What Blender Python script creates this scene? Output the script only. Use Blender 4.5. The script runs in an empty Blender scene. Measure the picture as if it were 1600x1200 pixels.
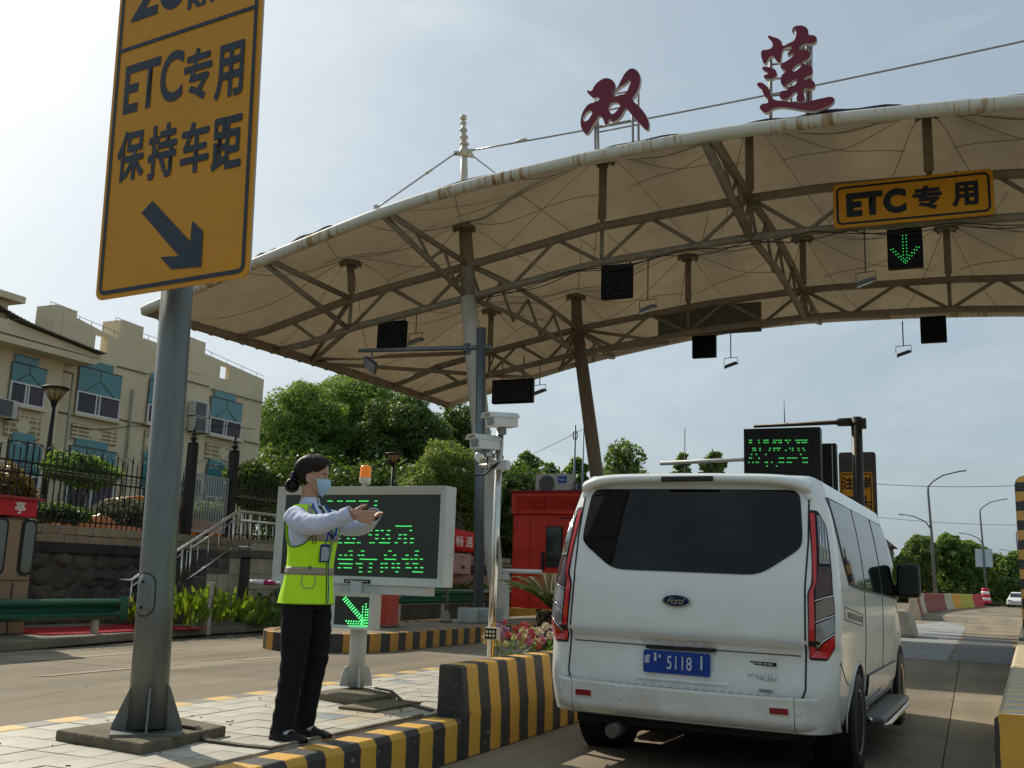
import bpy, bmesh, math, random
import numpy as np
from mathutils import Vector, Matrix, noise
R = math.radians
random.seed(7); rng = np.random.default_rng(7)
scene = bpy.context.scene
COL = scene.collection

# ---------------------------------------------------------------- camera
CAM = Vector((0.0, 0.0, 1.2)); FPX = 1593.0
CR = Vector((0.91443707, 0.40342911, 0.03240049)); CU = Vector((0.04638409, -0.18399068, 0.98183295)); CF = Vector((-0.40206138, 0.89632158, 0.18696059))
cam_data = bpy.data.cameras.new('camera'); cam_data.sensor_width = 36; cam_data.lens = FPX / 1600 * 36
cam_data.clip_start = 0.05; cam_data.clip_end = 3000
cam = bpy.data.objects.new('camera', cam_data); COL.objects.link(cam)
cam.matrix_world = Matrix(((CR.x, CU.x, -CF.x, CAM.x), (CR.y, CU.y, -CF.y, CAM.y), (CR.z, CU.z, -CF.z, CAM.z), (0, 0, 0, 1)))
scene.camera = cam

def at(px, py, X=None, Y=None, Z=None):
    """world point on the plane X=, Y= or Z= (a survey helper: sight lines measured on the photograph)"""
    d = CR * (px - 800) - CU * (py - 600) + CF * FPX
    if X is not None: t = (X - CAM.x) / d.x
    elif Y is not None: t = (Y - CAM.y) / d.y
    else: t = (Z - CAM.z) / d.z
    return CAM + d * t

# ---------------------------------------------------------------- sky and sun
SUN = Vector((-1.1, 0.52, 1.0)).normalized()
world = bpy.data.worlds.new('World'); scene.world = world; world.use_nodes = True
wn = world.node_tree; wn.nodes.clear()
def W(t, **k):
    n = wn.nodes.new(t)
    for a, b in k.items(): setattr(n, a, b)
    return n
sky = W('ShaderNodeTexSky', sky_type='NISHITA', sun_disc=False)
sky.sun_elevation = math.asin(SUN.z); sky.sun_rotation = math.atan2(SUN.x, SUN.y)
sky.air_density = 1.0; sky.dust_density = 3.0; sky.ozone_density = 1.5; sky.altitude = 20
tc = W('ShaderNodeTexCoord'); mp = W('ShaderNodeMapping'); mp.inputs['Scale'].default_value = (1.0, 1.6, 3.4); mp.inputs['Rotation'].default_value = (0.2, 0.3, 0.5)
nz = W('ShaderNodeTexNoise'); nz.inputs['Scale'].default_value = 2.2; nz.inputs['Detail'].default_value = 9; nz.inputs['Roughness'].default_value = 0.62; nz.inputs['Distortion'].default_value = 0.6
cr = W('ShaderNodeValToRGB'); cr.color_ramp.elements[0].position = 0.44; cr.color_ramp.elements[1].position = 0.74
cr.color_ramp.elements[0].color = (0, 0, 0, 1); cr.color_ramp.elements[1].color = (1, 1, 1, 1)
mulc = W('ShaderNodeMath', operation='MULTIPLY_ADD'); mulc.inputs[1].default_value = 0.24; mulc.inputs[2].default_value = 0.50
hsv = W('ShaderNodeHueSaturation'); hsv.inputs['Saturation'].default_value = 0.72
mix = W('ShaderNodeMix', data_type='RGBA')
mix.inputs[7].default_value = (5.0, 6.7, 7.3, 1)          # thin even haze of a hot day
bg = W('ShaderNodeBackground'); bg.inputs['Strength'].default_value = 0.091
out = W('ShaderNodeOutputWorld')
L = wn.links.new
cl_ = W('ShaderNodeMix', data_type='RGBA'); cl_.inputs[6].default_value = (5.0, 6.5, 7.3, 1); cl_.inputs[7].default_value = (7.6, 8.5, 8.8, 1); L(cr.outputs[0], cl_.inputs[0])   # haze, and thin cloud in it
L(tc.outputs['Generated'], mp.inputs['Vector']); L(mp.outputs[0], nz.inputs['Vector']); L(nz.outputs['Fac'], cr.inputs[0]); L(cr.outputs[0], mulc.inputs[0])
L(sky.outputs[0], hsv.inputs['Color']); L(hsv.outputs[0], mix.inputs[6]); L(mulc.outputs[0], mix.inputs[0]); L(cl_.outputs[2], mix.inputs[7]); L(mix.outputs[2], bg.inputs['Color']); L(bg.outputs[0], out.inputs[0])
sl = bpy.data.lights.new('sun', 'SUN'); sl.energy = 4.2; sl.angle = R(0.7); sl.color = (1.0, 0.91, 0.75)
so = bpy.data.objects.new('sun', sl); COL.objects.link(so); so.rotation_euler = SUN.to_track_quat('Z', 'Y').to_euler(); so.location = (-30, 15, 40)
scene.view_settings.view_transform = 'Standard'; scene.view_settings.look = 'None'
scene.view_settings.gamma = 1; scene.view_settings.exposure = 0.10; scene.view_settings.use_curve_mapping = False
try:
    scene.cycles.max_bounces = 6; scene.cycles.transparent_max_bounces = 12; scene.cycles.caustics_reflective = False; scene.cycles.caustics_refractive = False
except Exception: pass

# ---------------------------------------------------------------- materials
MATS = {}
def mat(name, col, rough=0.6, metal=0.0, var=0.0, vscale=3.0, col2=None, bump=0.0, bscale=60.0, emit=None, estr=1.0, coat=0.0, spec=0.3, alpha=None, detail=6, rand=0.0, streak=False):
    """principled material; colour wanders between col and col2 with noise, relief from a finer noise"""
    if name in MATS: return MATS[name]
    m = bpy.data.materials.new(name); m.use_nodes = True; nt = m.node_tree; b = nt.nodes['Principled BSDF']; l = nt.links.new
    b.inputs['Roughness'].default_value = rough; b.inputs['Metallic'].default_value = metal; b.inputs['Specular IOR Level'].default_value = spec
    b.inputs['Coat Weight'].default_value = coat; b.inputs['Coat Roughness'].default_value = 0.08
    c = tuple(col) + (1,); b.inputs['Base Color'].default_value = c
    tcn = nt.nodes.new('ShaderNodeTexCoord'); src = tcn.outputs['Object']
    if var > 0 or col2:
        n = nt.nodes.new('ShaderNodeTexNoise'); n.inputs['Scale'].default_value = vscale; n.inputs['Detail'].default_value = detail; n.inputs['Roughness'].default_value = 0.65
        if streak:
            mm = nt.nodes.new('ShaderNodeMapping'); mm.inputs['Scale'].default_value = (6, 6, 0.5); l(src, mm.inputs[0]); l(mm.outputs[0], n.inputs['Vector'])
        else: l(src, n.inputs['Vector'])
        r = nt.nodes.new('ShaderNodeValToRGB'); r.color_ramp.elements[0].position = 0.32; r.color_ramp.elements[1].position = 0.7
        c2 = col2 if col2 else tuple(x * (1 - var) for x in col)
        r.color_ramp.elements[0].color = tuple(c2) + (1,); r.color_ramp.elements[1].color = c
        l(n.outputs['Fac'], r.inputs[0]); res = r.outputs[0]
    else: res = None
    if rand > 0:
        oi = nt.nodes.new('ShaderNodeObjectInfo'); mr = nt.nodes.new('ShaderNodeMapRange'); mr.inputs[3].default_value = 1 - rand; mr.inputs[4].default_value = 1 + rand * 0.4
        l(oi.outputs['Random'], mr.inputs[0]); mx = nt.nodes.new('ShaderNodeMix'); mx.data_type = 'RGBA'; mx.blend_type = 'MULTIPLY'; mx.inputs[0].default_value = 1
        if res: l(res, mx.inputs[6])
        else: mx.inputs[6].default_value = c
        l(mr.outputs[0], mx.inputs[7]); res = mx.outputs[2]
    if res: l(res, b.inputs['Base Color'])
    if bump > 0:
        n2 = nt.nodes.new('ShaderNodeTexNoise'); n2.inputs['Scale'].default_value = bscale; n2.inputs['Detail'].default_value = 5; l(src, n2.inputs['Vector'])
        bp = nt.nodes.new('ShaderNodeBump'); bp.inputs['Strength'].default_value = bump; bp.inputs['Distance'].default_value = 0.02; l(n2.outputs['Fac'], bp.inputs['Height']); l(bp.outputs[0], b.inputs['Normal'])
    if emit:
        b.inputs['Emission Color'].default_value = tuple(emit) + (1,); b.inputs['Emission Strength'].default_value = estr
    MATS[name] = m; return m
def leaf_mat(name, c1, c2, trans=0.35):
    if name in MATS: return MATS[name]
    m = bpy.data.materials.new(name); m.use_nodes = True; nt = m.node_tree; nt.nodes.clear(); l = nt.links.new
    g = nt.nodes.new('ShaderNodeNewGeometry'); o = nt.nodes.new('ShaderNodeOutputMaterial')
    r = nt.nodes.new('ShaderNodeValToRGB'); r.color_ramp.elements[0].color = tuple(c1) + (1,); r.color_ramp.elements[1].color = tuple(c2) + (1,)
    tcn = nt.nodes.new('ShaderNodeTexCoord'); n = nt.nodes.new('ShaderNodeTexNoise'); n.inputs['Scale'].default_value = 0.9; l(tcn.outputs['Object'], n.inputs['Vector'])
    ad = nt.nodes.new('ShaderNodeMath'); ad.operation = 'MULTIPLY_ADD'; ad.inputs[1].default_value = 0.6; l(g.outputs['Random Per Island'], ad.inputs[0])
    sb = nt.nodes.new('ShaderNodeMath'); sb.operation = 'SUBTRACT'; sb.inputs[1].default_value = 0.28; l(n.outputs['Fac'], sb.inputs[0]); l(sb.outputs[0], ad.inputs[2]); l(ad.outputs[0], r.inputs[0])
    d = nt.nodes.new('ShaderNodeBsdfPrincipled'); d.inputs['Roughness'].default_value = 0.5; d.inputs['Specular IOR Level'].default_value = 0.3; t = nt.nodes.new('ShaderNodeBsdfTranslucent')
    tm = nt.nodes.new('ShaderNodeMix'); tm.data_type = 'RGBA'; tm.blend_type = 'MULTIPLY'; tm.inputs[0].default_value = 1; tm.inputs[7].default_value = (1.5, 1.45, 0.5, 1)
    l(r.outputs[0], d.inputs['Base Color']); l(r.outputs[0], tm.inputs[6]); l(tm.outputs[2], t.inputs['Color'])
    mx = nt.nodes.new('ShaderNodeMixShader'); mx.inputs[0].default_value = trans; l(d.outputs[0], mx.inputs[1]); l(t.outputs[0], mx.inputs[2]); l(mx.outputs[0], o.inputs[0])
    MATS[name] = m; return m
def stripe_mat(name, axis, width, phase, c1=(0.60, 0.33, 0.04), c2=(0.025, 0.025, 0.026), slant=0.0):
    """alternating painted bands measured along one object axis"""
    if name in MATS: return MATS[name]
    m = bpy.data.materials.new(name); m.use_nodes = True; nt = m.node_tree; b = nt.nodes['Principled BSDF']; l = nt.links.new
    b.inputs['Roughness'].default_value = 0.55
    tcn = nt.nodes.new('ShaderNodeTexCoord'); sp = nt.nodes.new('ShaderNodeSeparateXYZ')
    nw = nt.nodes.new('ShaderNodeTexNoise'); nw.inputs['Scale'].default_value = 9; nw.inputs['Detail'].default_value = 3
    l(tcn.outputs['Object'], sp.inputs[0]); l(tcn.outputs['Object'], nw.inputs['Vector'])
    a = nt.nodes.new('ShaderNodeMath'); a.operation = 'MULTIPLY_ADD'; a.inputs[1].default_value = 0.03; l(nw.outputs['Fac'], a.inputs[0]); l(sp.outputs[axis], a.inputs[2])
    a1 = nt.nodes.new('ShaderNodeMath'); a1.operation = 'SUBTRACT'; a1.inputs[1].default_value = phase; l(a.outputs[0], a1.inputs[0])
    a2 = nt.nodes.new('ShaderNodeMath'); a2.operation = 'DIVIDE'; a2.inputs[1].default_value = 2 * width; l(a1.outputs[0], a2.inputs[0])
    a3 = nt.nodes.new('ShaderNodeMath'); a3.operation = 'FRACT'; l(a2.outputs[0], a3.inputs[0])
    a4 = nt.nodes.new('ShaderNodeMath'); a4.operation = 'GREATER_THAN'; a4.inputs[1].default_value = 0.5; l(a3.outputs[0], a4.inputs[0])
    mx = nt.nodes.new('ShaderNodeMix'); mx.data_type = 'RGBA'; mx.inputs[6].default_value = tuple(c1) + (1,); mx.inputs[7].default_value = tuple(c2) + (1,); l(a4.outputs[0], mx.inputs[0])
    dn = nt.nodes.new('ShaderNodeTexNoise'); dn.inputs['Scale'].default_value = 5; dn.inputs['Detail'].default_value = 8; dn.inputs['Roughness'].default_value = 0.7; l(tcn.outputs['Object'], dn.inputs['Vector'])
    dr = nt.nodes.new('ShaderNodeValToRGB'); dr.color_ramp.elements[0].position = 0.5; dr.color_ramp.elements[1].position = 0.8; dr.color_ramp.elements[1].color = (0.30, 0.30, 0.30, 1); dr.color_ramp.elements[0].color = (0, 0, 0, 1); l(dn.outputs['Fac'], dr.inputs[0])
    m2 = nt.nodes.new('ShaderNodeMix'); m2.data_type = 'RGBA'; m2.inputs[7].default_value = (0.20, 0.16, 0.11, 1); l(dr.outputs[0], m2.inputs[0]); l(mx.outputs[2], m2.inputs[6])
    cn = nt.nodes.new('ShaderNodeTexNoise'); cn.inputs['Scale'].default_value = 24; cn.inputs['Detail'].default_value = 4; l(tcn.outputs['Object'], cn.inputs['Vector']); ch = nt.nodes.new('ShaderNodeValToRGB'); ch.color_ramp.elements[0].position = .665; ch.color_ramp.elements[1].position = .69; l(cn.outputs['Fac'], ch.inputs[0])
    m3 = nt.nodes.new('ShaderNodeMix'); m3.data_type = 'RGBA'; m3.inputs[7].default_value = (0.22, 0.19, 0.145, 1); l(ch.outputs[0], m3.inputs[0]); l(m2.outputs[2], m3.inputs[6]); l(m3.outputs[2], b.inputs['Base Color'])   # chipped paint
    bp = nt.nodes.new('ShaderNodeBump'); bp.inputs['Strength'].default_value = 0.25; bp.inputs['Distance'].default_value = 0.01; l(dn.outputs['Fac'], bp.inputs['Height']); l(bp.outputs[0], b.inputs['Normal'])
    MATS[name] = m; return m

# ---------------------------------------------------------------- object helpers
WM = {}
def M_of(o): return WM.get(o.name, Matrix.Identity(4)) if o else Matrix.Identity(4)
def tag(o, label=None, cat=None, group=None, kind=None):
    if label: o['label'] = label
    if cat: o['category'] = cat
    if group: o['group'] = group
    if kind: o['kind'] = kind
    return o
def thing(name, label, cat, loc, rz=0.0, group=None):
    o = bpy.data.objects.new(name, None); COL.objects.link(o); o.empty_display_size = 0.2
    o.location = loc; o.rotation_euler = (0, 0, rz); WM[o.name] = Matrix.Translation(Vector(loc)) @ Matrix.Rotation(rz, 4, 'Z')
    return tag(o, label, cat, group)
def link(name, me, parent=None, local=None, kind=None):
    o = bpy.data.objects.new(name, me); COL.objects.link(o)
    if parent: o.parent = parent
    if local is not None: o.matrix_local = local
    WM[o.name] = M_of(parent) @ (local if local is not None else Matrix.Identity(4))
    if kind: o['kind'] = kind
    return o
def kids(o): return [c for c in COL.objects if c.parent == o]
def copy_tree(o, loc=None, rz=None, label=None, parent=None):
    ch = kids(o); c = o.copy(); COL.objects.link(c)
    if parent: c.parent = parent
    for k in ch: copy_tree(k, parent=c)
    if loc is not None: c.location = loc
    if rz is not None: c.rotation_euler = (0, 0, rz)
    if label: c['label'] = label
    return c
class MB:
    def __init__(s): s.v = []; s.f = []; s.m = []; s.sm = []
    def add(s, vs, fs, mi=0, smooth=False):
        k = len(s.v); s.v += [tuple(p) for p in vs]; s.f += [tuple(i + k for i in f) for f in fs]; s.m += [mi] * len(fs); s.sm += [smooth] * len(fs); return s
    def box(s, c, d, rz=0.0, mi=0, M=None, taper=1.0):
        x, y, z = [q / 2 for q in d]; vs = []
        for sz in (-1, 1):
            t = taper if sz > 0 else 1
            for sx, sy in ((-1, -1), (1, -1), (1, 1), (-1, 1)): vs.append(Vector((sx * x * t, sy * y * t, sz * z)))
        T = Matrix.Translation(Vector(c)) @ (M if M is not None else Matrix.Rotation(rz, 4, 'Z'))
        return s.add([T @ v for v in vs], [(3, 2, 1, 0), (4, 5, 6, 7), (0, 1, 5, 4), (1, 2, 6, 5), (2, 3, 7, 6), (3, 0, 4, 7)], mi)
    def tube(s, pts, r, n=10, mi=0, cap=True, smooth=True):
        pts = [Vector(p) for p in pts]; rs = r if hasattr(r, '__len__') else [r] * len(pts)
        k = len(s.v); up = None
        for i, p in enumerate(pts):
            t = (pts[min(i + 1, len(pts) - 1)] - pts[max(i - 1, 0)]).normalized()
            if up is None: up = Vector((0, 0, 1)) if abs(t.z) < 0.9 else Vector((0, 1, 0))
            a = t.cross(up); 
            if a.length < 1e-5: a = t.orthogonal()
            a.normalize(); b = t.cross(a).normalized(); up = -b if (-b).dot(up) > 0 else b
            a = t.cross(up).normalized(); b = t.cross(a)
            for j in range(n):
                q = 2 * math.pi * j / n; s.v.append(tuple(p + (a * math.cos(q) + b * math.sin(q)) * rs[i]))
        for i in range(len(pts) - 1):
            for j in range(n):
                s.f.append((k + i * n + j, k + i * n + (j + 1) % n, k + (i + 1) * n + (j + 1) % n, k + (i + 1) * n + j)); s.m.append(mi); s.sm.append(smooth)
        if cap:
            s.f.append(tuple(k + j for j in range(n))[::-1]); s.f.append(tuple(k + (len(pts) - 1) * n + j for j in range(n))); s.m += [mi, mi]; s.sm += [False, False]
        return s
    def lathe(s, c, prof, n=16, mi=0, M=None, smooth=True):
        T = Matrix.Translation(Vector(c)) @ (M if M is not None else Matrix.Identity(4)); k = len(s.v)
        for r, z in prof:
            for j in range(n): q = 2 * math.pi * j / n; s.v.append(tuple(T @ Vector((r * math.cos(q), r * math.sin(q), z))))
        for i in range(len(prof) - 1):
            for j in range(n): s.f.append((k + i * n + j, k + i * n + (j + 1) % n, k + (i + 1) * n + (j + 1) % n, k + (i + 1) * n + j)); s.m.append(mi); s.sm.append(smooth)
        s.f.append(tuple(k + j for j in range(n))[::-1]); s.f.append(tuple(k + (len(prof) - 1) * n + j for j in range(n))); s.m += [mi, mi]; s.sm += [False, False]
        return s
    def prism(s, poly, T, d, mi=0, mi2=None):
        """polygon in the xy plane of T, thickness d along +z of T"""
        n = len(poly); a = [T @ Vector((x, y, 0)) for x, y in poly]; b = [T @ Vector((x, y, d)) for x, y in poly]
        k = len(s.v); s.v += [tuple(p) for p in a + b]; s.f.append(tuple(k + i for i in range(n))[::-1]); s.f.append(tuple(k + n + i for i in range(n))); s.m += [mi, mi]; s.sm += [False] * 2
        for i in range(n): s.f.append((k + i, k + (i + 1) % n, k + n + (i + 1) % n, k + n + i)); s.m.append(mi if mi2 is None else mi2); s.sm.append(False)
        return s
    def grid(s, fn, nu, nv, mi=0, smooth=True, closed=False):
        k = len(s.v)
        for i in range(nu):
            for j in range(nv): s.v.append(tuple(fn(i / (nu - 1), j / (nv - 1 if not closed else nv))))
        for i in range(nu - 1):
            for j in range(nv if closed else nv - 1):
                j2 = (j + 1) % nv; s.f.append((k + i * nv + j, k + i * nv + j2, k + (i + 1) * nv + j2, k + (i + 1) * nv + j)); s.m.append(mi); s.sm.append(smooth)
        return s
    def mesh(s, name, mats, inv=None, fix=True):
        me = bpy.data.meshes.new(name); vs = s.v if inv is None else [tuple(inv @ Vector(p)) for p in s.v]
        me.from_pydata(vs, [], s.f)
        for m in (mats if isinstance(mats, (list, tuple)) else [mats]): me.materials.append(m)
        me.polygons.foreach_set('material_index', s.m); me.polygons.foreach_set('use_smooth', s.sm)
        if fix:
            bm = bmesh.new(); bm.from_mesh(me); bmesh.ops.recalc_face_normals(bm, faces=bm.faces); bm.to_mesh(me); bm.free()
        me.update(); return me
    def build(s, name, mats, parent=None, bevel=0.0, kind=None, label=None, segs=2, solid=0.0, sub=0):
        """geometry is given in world coordinates and stored in the parent's frame"""
        me = s.mesh(name, mats, M_of(parent).inverted() if parent else None)
        o = link(name, me, parent, None, kind)
        if label: o['label'] = label
        if solid: md = o.modifiers.new('solid', 'SOLIDIFY'); md.thickness = solid; md.offset = 0
        if bevel: md = o.modifiers.new('bevel', 'BEVEL'); md.width = bevel; md.segments = segs; md.limit_method = 'ANGLE'; md.angle_limit = R(40)
        if sub: md = o.modifiers.new('sub', 'SUBSURF'); md.levels = sub; md.render_levels = sub
        return o
def B(c, d, **k): return MB().box(c, d, **k)
def T_(pts, r, **k): return MB().tube(pts, r, **k)
def frame(o, ux, uy, origin):
    """matrix with local x=ux, y=uy"""
    ux = Vector(ux).normalized(); uy = Vector(uy).normalized(); uz = ux.cross(uy).normalized()
    return Matrix(((ux.x, uy.x, uz.x, origin[0]), (ux.y, uy.y, uz.y, origin[1]), (ux.z, uy.z, uz.z, origin[2]), (0, 0, 0, 1)))
def FR(ux, uy, origin): return frame(None, ux, uy, origin)
def text_mesh(name, s, T, size_x, size_y, m, depth=0.0, bold=0.0, wt=0.0, parent=None, spacing=1.0, shear=0.0, label=None):
    """lettering fitted to size_x by size_y, centred on T"""
    if any(ord(q) > 12000 for q in s) and not wt: wt = bold * .62; bold = .006
    cu = bpy.data.curves.new(name, 'FONT'); cu.body = s; cu.extrude = 0; cu.offset = bold; cu.space_character = spacing; cu.shear = shear; cu.resolution_u = 6
    o = bpy.data.objects.new(name, cu); COL.objects.link(o); bpy.context.view_layer.update()
    me = bpy.data.meshes.new_from_object(o.evaluated_get(bpy.context.evaluated_depsgraph_get())); bpy.data.objects.remove(o)
    v = np.array([p.co[:] for p in me.vertices]); lo = v.min(0); hi = v.max(0); c = (lo + hi) / 2; hi = hi + 2 * wt; sx = size_x / (hi[0] - lo[0]); sy = size_y / (hi[1] - lo[1])
    inv = M_of(parent).inverted() if parent else Matrix.Identity(4)
    if wt:
        bm = bmesh.new(); k = 0
        for q in range(8):
            dx, dy = wt * math.cos(q * .7854), wt * math.sin(q * .7854); m2 = me.copy(); m2.transform(Matrix.Translation((dx, dy, q * .0016))); bm.from_mesh(m2); bpy.data.meshes.remove(m2)
        bm.to_mesh(me); bm.free(); zk = .1
    for p in me.vertices: p.co = inv @ (T @ Vector(((p.co.x - c[0]) * sx, (p.co.y - c[1]) * sy, p.co.z * .12)))
    me.name = name; me.materials.clear(); me.materials.append(m)
    for p in me.polygons: p.material_index = 0
    ob = link(name, me, parent)
    if depth: md = ob.modifiers.new('solid', 'SOLIDIFY'); md.thickness = depth; md.offset = 0
    if label: ob['label'] = label
    return ob
def rrect(w, h, r, n=5):
    p = []
    for cx, cy, a0 in ((w / 2 - r, h / 2 - r, 0), (-w / 2 + r, h / 2 - r, 90), (-w / 2 + r, -h / 2 + r, 180), (w / 2 - r, -h / 2 + r, 270)):
        for i in range(n + 1): a = R(a0 + 90 * i / n); p.append((cx + r * math.cos(a), cy + r * math.sin(a)))
    return p
# ================================================================ GROUND
soil = mat('soil', (0.24, 0.20, 0.13), 0.95, col2=(0.12, 0.13, 0.06), vscale=0.15, bump=0.3, bscale=3)
conc = mat('road_concrete', (0.27, 0.215, 0.145), 0.88, col2=(0.175, 0.14, 0.10), vscale=0.8, bump=0.25, bscale=90, rand=0.12, detail=10, spec=0.15)
def road_mat(name, c1, c2, c3):
    m = bpy.data.materials.new(name); m.use_nodes = True; nt = m.node_tree; b = nt.nodes['Principled BSDF']; l = nt.links.new; b.inputs['Roughness'].default_value = .88; b.inputs['Specular IOR Level'].default_value = .15
    t = nt.nodes.new('ShaderNodeNewGeometry')
    def nz_(sc, mapsc, det=6, ro=.6):
        mp_ = nt.nodes.new('ShaderNodeMapping'); mp_.inputs['Scale'].default_value = mapsc; n = nt.nodes.new('ShaderNodeTexNoise'); n.inputs['Scale'].default_value = sc; n.inputs['Detail'].default_value = det; n.inputs['Roughness'].default_value = ro; l(t.outputs['Position'], mp_.inputs[0]); l(mp_.outputs[0], n.inputs['Vector']); return n.outputs['Fac']
    def rmp(s, a, z, ca, cz):
        r = nt.nodes.new('ShaderNodeValToRGB'); r.color_ramp.elements[0].position = a; r.color_ramp.elements[1].position = z; r.color_ramp.elements[0].color = (*ca, 1); r.color_ramp.elements[1].color = (*cz, 1); l(s, r.inputs[0]); return r.outputs[0]
    def mul(a, c, f=1.0, mode='MULTIPLY'):
        x = nt.nodes.new('ShaderNodeMix'); x.data_type = 'RGBA'; x.blend_type = mode; x.inputs[0].default_value = f; l(a, x.inputs[6]); l(c, x.inputs[7]); return x.outputs[2]
    base = rmp(nz_(.35, (1, 1, 1), 8), .35, .65, c1, c2)
    trk = rmp(nz_(1.0, (1.1, .07, 1), 4), .42, .66, (1.06, 1.05, 1.03), (.72, .73, .75))            # tyre tracks along the lane
    spots = rmp(nz_(2.6, (1, .6, 1), 10, .75), .60, .72, (1, 1, 1), (.62, .60, .56))                # oil and water stains
    grit = rmp(nz_(70, (1, 1, 1), 3), .3, .7, (.86, .86, .86), (1.1, 1.1, 1.1))
    col = mul(mul(mul(base, trk), spots), grit); oi = nt.nodes.new('ShaderNodeObjectInfo'); col = mul(col, rmp(oi.outputs['Random'], 0, 1, (.88, .88, .88), (1.08, 1.07, 1.05))); l(col, b.inputs['Base Color'])
    vo = nt.nodes.new('ShaderNodeTexVoronoi'); vo.feature = 'DISTANCE_TO_EDGE'; vo.inputs['Scale'].default_value = .24; mp_ = nt.nodes.new('ShaderNodeMapping'); mp_.inputs['Scale'].default_value = (1, .55, 1); dn = nt.nodes.new('ShaderNodeTexNoise'); dn.inputs['Scale'].default_value = 1.3; dn.inputs['Detail'].default_value = 8; l(t.outputs['Position'], dn.inputs['Vector'])
    ad = nt.nodes.new('ShaderNodeMix'); ad.data_type = 'RGBA'; ad.blend_type = 'LINEAR_LIGHT'; ad.inputs[0].default_value = .35; l(t.outputs['Position'], ad.inputs[6]); l(dn.outputs['Color'], ad.inputs[7]); l(ad.outputs[2], mp_.inputs[0]); l(mp_.outputs[0], vo.inputs['Vector'])
    ck = rmp(vo.outputs['Distance'], .0006, .003, (.62, .60, .56), (1, 1, 1)); l(mul(col, ck), b.inputs['Base Color'])   # hairline cracks
    bp = nt.nodes.new('ShaderNodeBump'); bp.inputs['Strength'].default_value = .25; bp.inputs['Distance'].default_value = .01; l(nz_(70, (1, 1, 1), 3), bp.inputs['Height']); l(bp.outputs[0], b.inputs['Normal']); return m
conc = road_mat('road_concrete_worn', (0.185, 0.155, 0.112), (0.27, 0.235, 0.178), None)
conc_pale = mat('pale_concrete', (0.33, 0.34, 0.33), 0.75, col2=(0.20, 0.21, 0.21), vscale=1.6, bump=0.2, bscale=90, detail=10, spec=0.3)
conc_dark = mat('dark_concrete', (0.12, 0.115, 0.105), 0.6, col2=(0.06, 0.06, 0.06), vscale=1.1, bump=0.2, bscale=90, detail=10)
mortar = mat('joint_dirt', (0.10, 0.085, 0.065), 0.95)
old_conc = mat('old_concrete', (0.19, 0.16, 0.11), 0.9, col2=(0.09, 0.075, 0.05), vscale=4, bump=0.6, bscale=35)
pave_c = mat('pavement_concrete', (0.26, 0.225, 0.165), 0.9, col2=(0.15, 0.13, 0.095), vscale=1.2, bump=0.3, bscale=50)
grass_m = mat('verge_grass', (0.10, 0.13, 0.03), 0.95, col2=(0.05, 0.075, 0.02), vscale=2.5, bump=0.8, bscale=25)

g = MB(); g.add([(-1500, -200, -0.05), (1500, -200, -0.05), (1500, 2500, -0.05), (-1500, 2500, -0.05)], [(0, 1, 2, 3)])
g.build('ground', soil, kind='structure')
# the road: base sheet plus every concrete slab that can be told apart
rd = MB(); rd.box((-5.5, 70, -0.032), (16, 180, 0.02)); road = rd.build('road', mortar, kind='structure')
xs = [-12.0, -8.68, -5.12, -0.24, 2.6]
slab_cache = {}
def slab(x0, x1, y0, y1, m):
    key = (round(x1 - x0, 3), round(y1 - y0, 3), m.name)
    if key not in slab_cache:
        w, d = x1 - x0 - 0.010, y1 - y0 - 0.010; mb = MB().box((0, 0, -0.011), (w, d, 0.022)); slab_cache[key] = mb.mesh('slab', m)
    link('slab', slab_cache[key], road, Matrix.Translation(((x0 + x1) / 2, (y0 + y1) / 2, rng.uniform(-0.0015, 0.0015))))
ys = [0.5 + 4.6 * i for i in range(15)]
for i in range(len(ys) - 1):
    for j in range(4):
        y0, y1 = ys[i], ys[i + 1]
        m = conc
        slab(xs[j], xs[j + 1], y0, y1, m)
far = MB(); far.box((-4.4, 110, -0.011), (15.2, 89.2, 0.022)); far.build('far_pavement', conc, road)
# one pale and one dark strip in the exit lane, sheets lying a few mm above the slabs
p = MB(); p.add([(-2.3, 20.6, .004), (-0.45, 20.4, .004), (-0.2, 41, .004), (-1.1, 47, .004), (-2.0, 41, .004)], [(0, 1, 2, 3, 4)]); p.build('pale_strip', conc_pale, road)
p = MB(); p.add([(-0.42, 20.4, .005), (0.72, 20.4, .005), (0.9, 31.4, .005), (-0.24, 31.4, .005)], [(0, 1, 2, 3)]); p.build('dark_strip', conc_dark, road)
# old lane line worn to a few pale shreds in the left lane
lm = mat('worn_lane_paint', (0.33, 0.29, 0.23), 0.8, col2=(0.24, 0.20, 0.15), vscale=5)
for y0, y1, x, w in ((8.2, 10.6, -9.15, .10), (11.3, 12.6, -8.95, .12), (9.2, 12.4, -10.7, .12), (11.0, 12.2, -9.3, .06)):
    q = MB(); q.add([(x - w / 2, y0, .006), (x + w / 2, y0 + .2, .006), (x + w / 2, y1, .006), (x - w / 2, y1 - .3, .006)], [(0, 1, 2, 3)]); q.build('lane_paint', lm, road)

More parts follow.
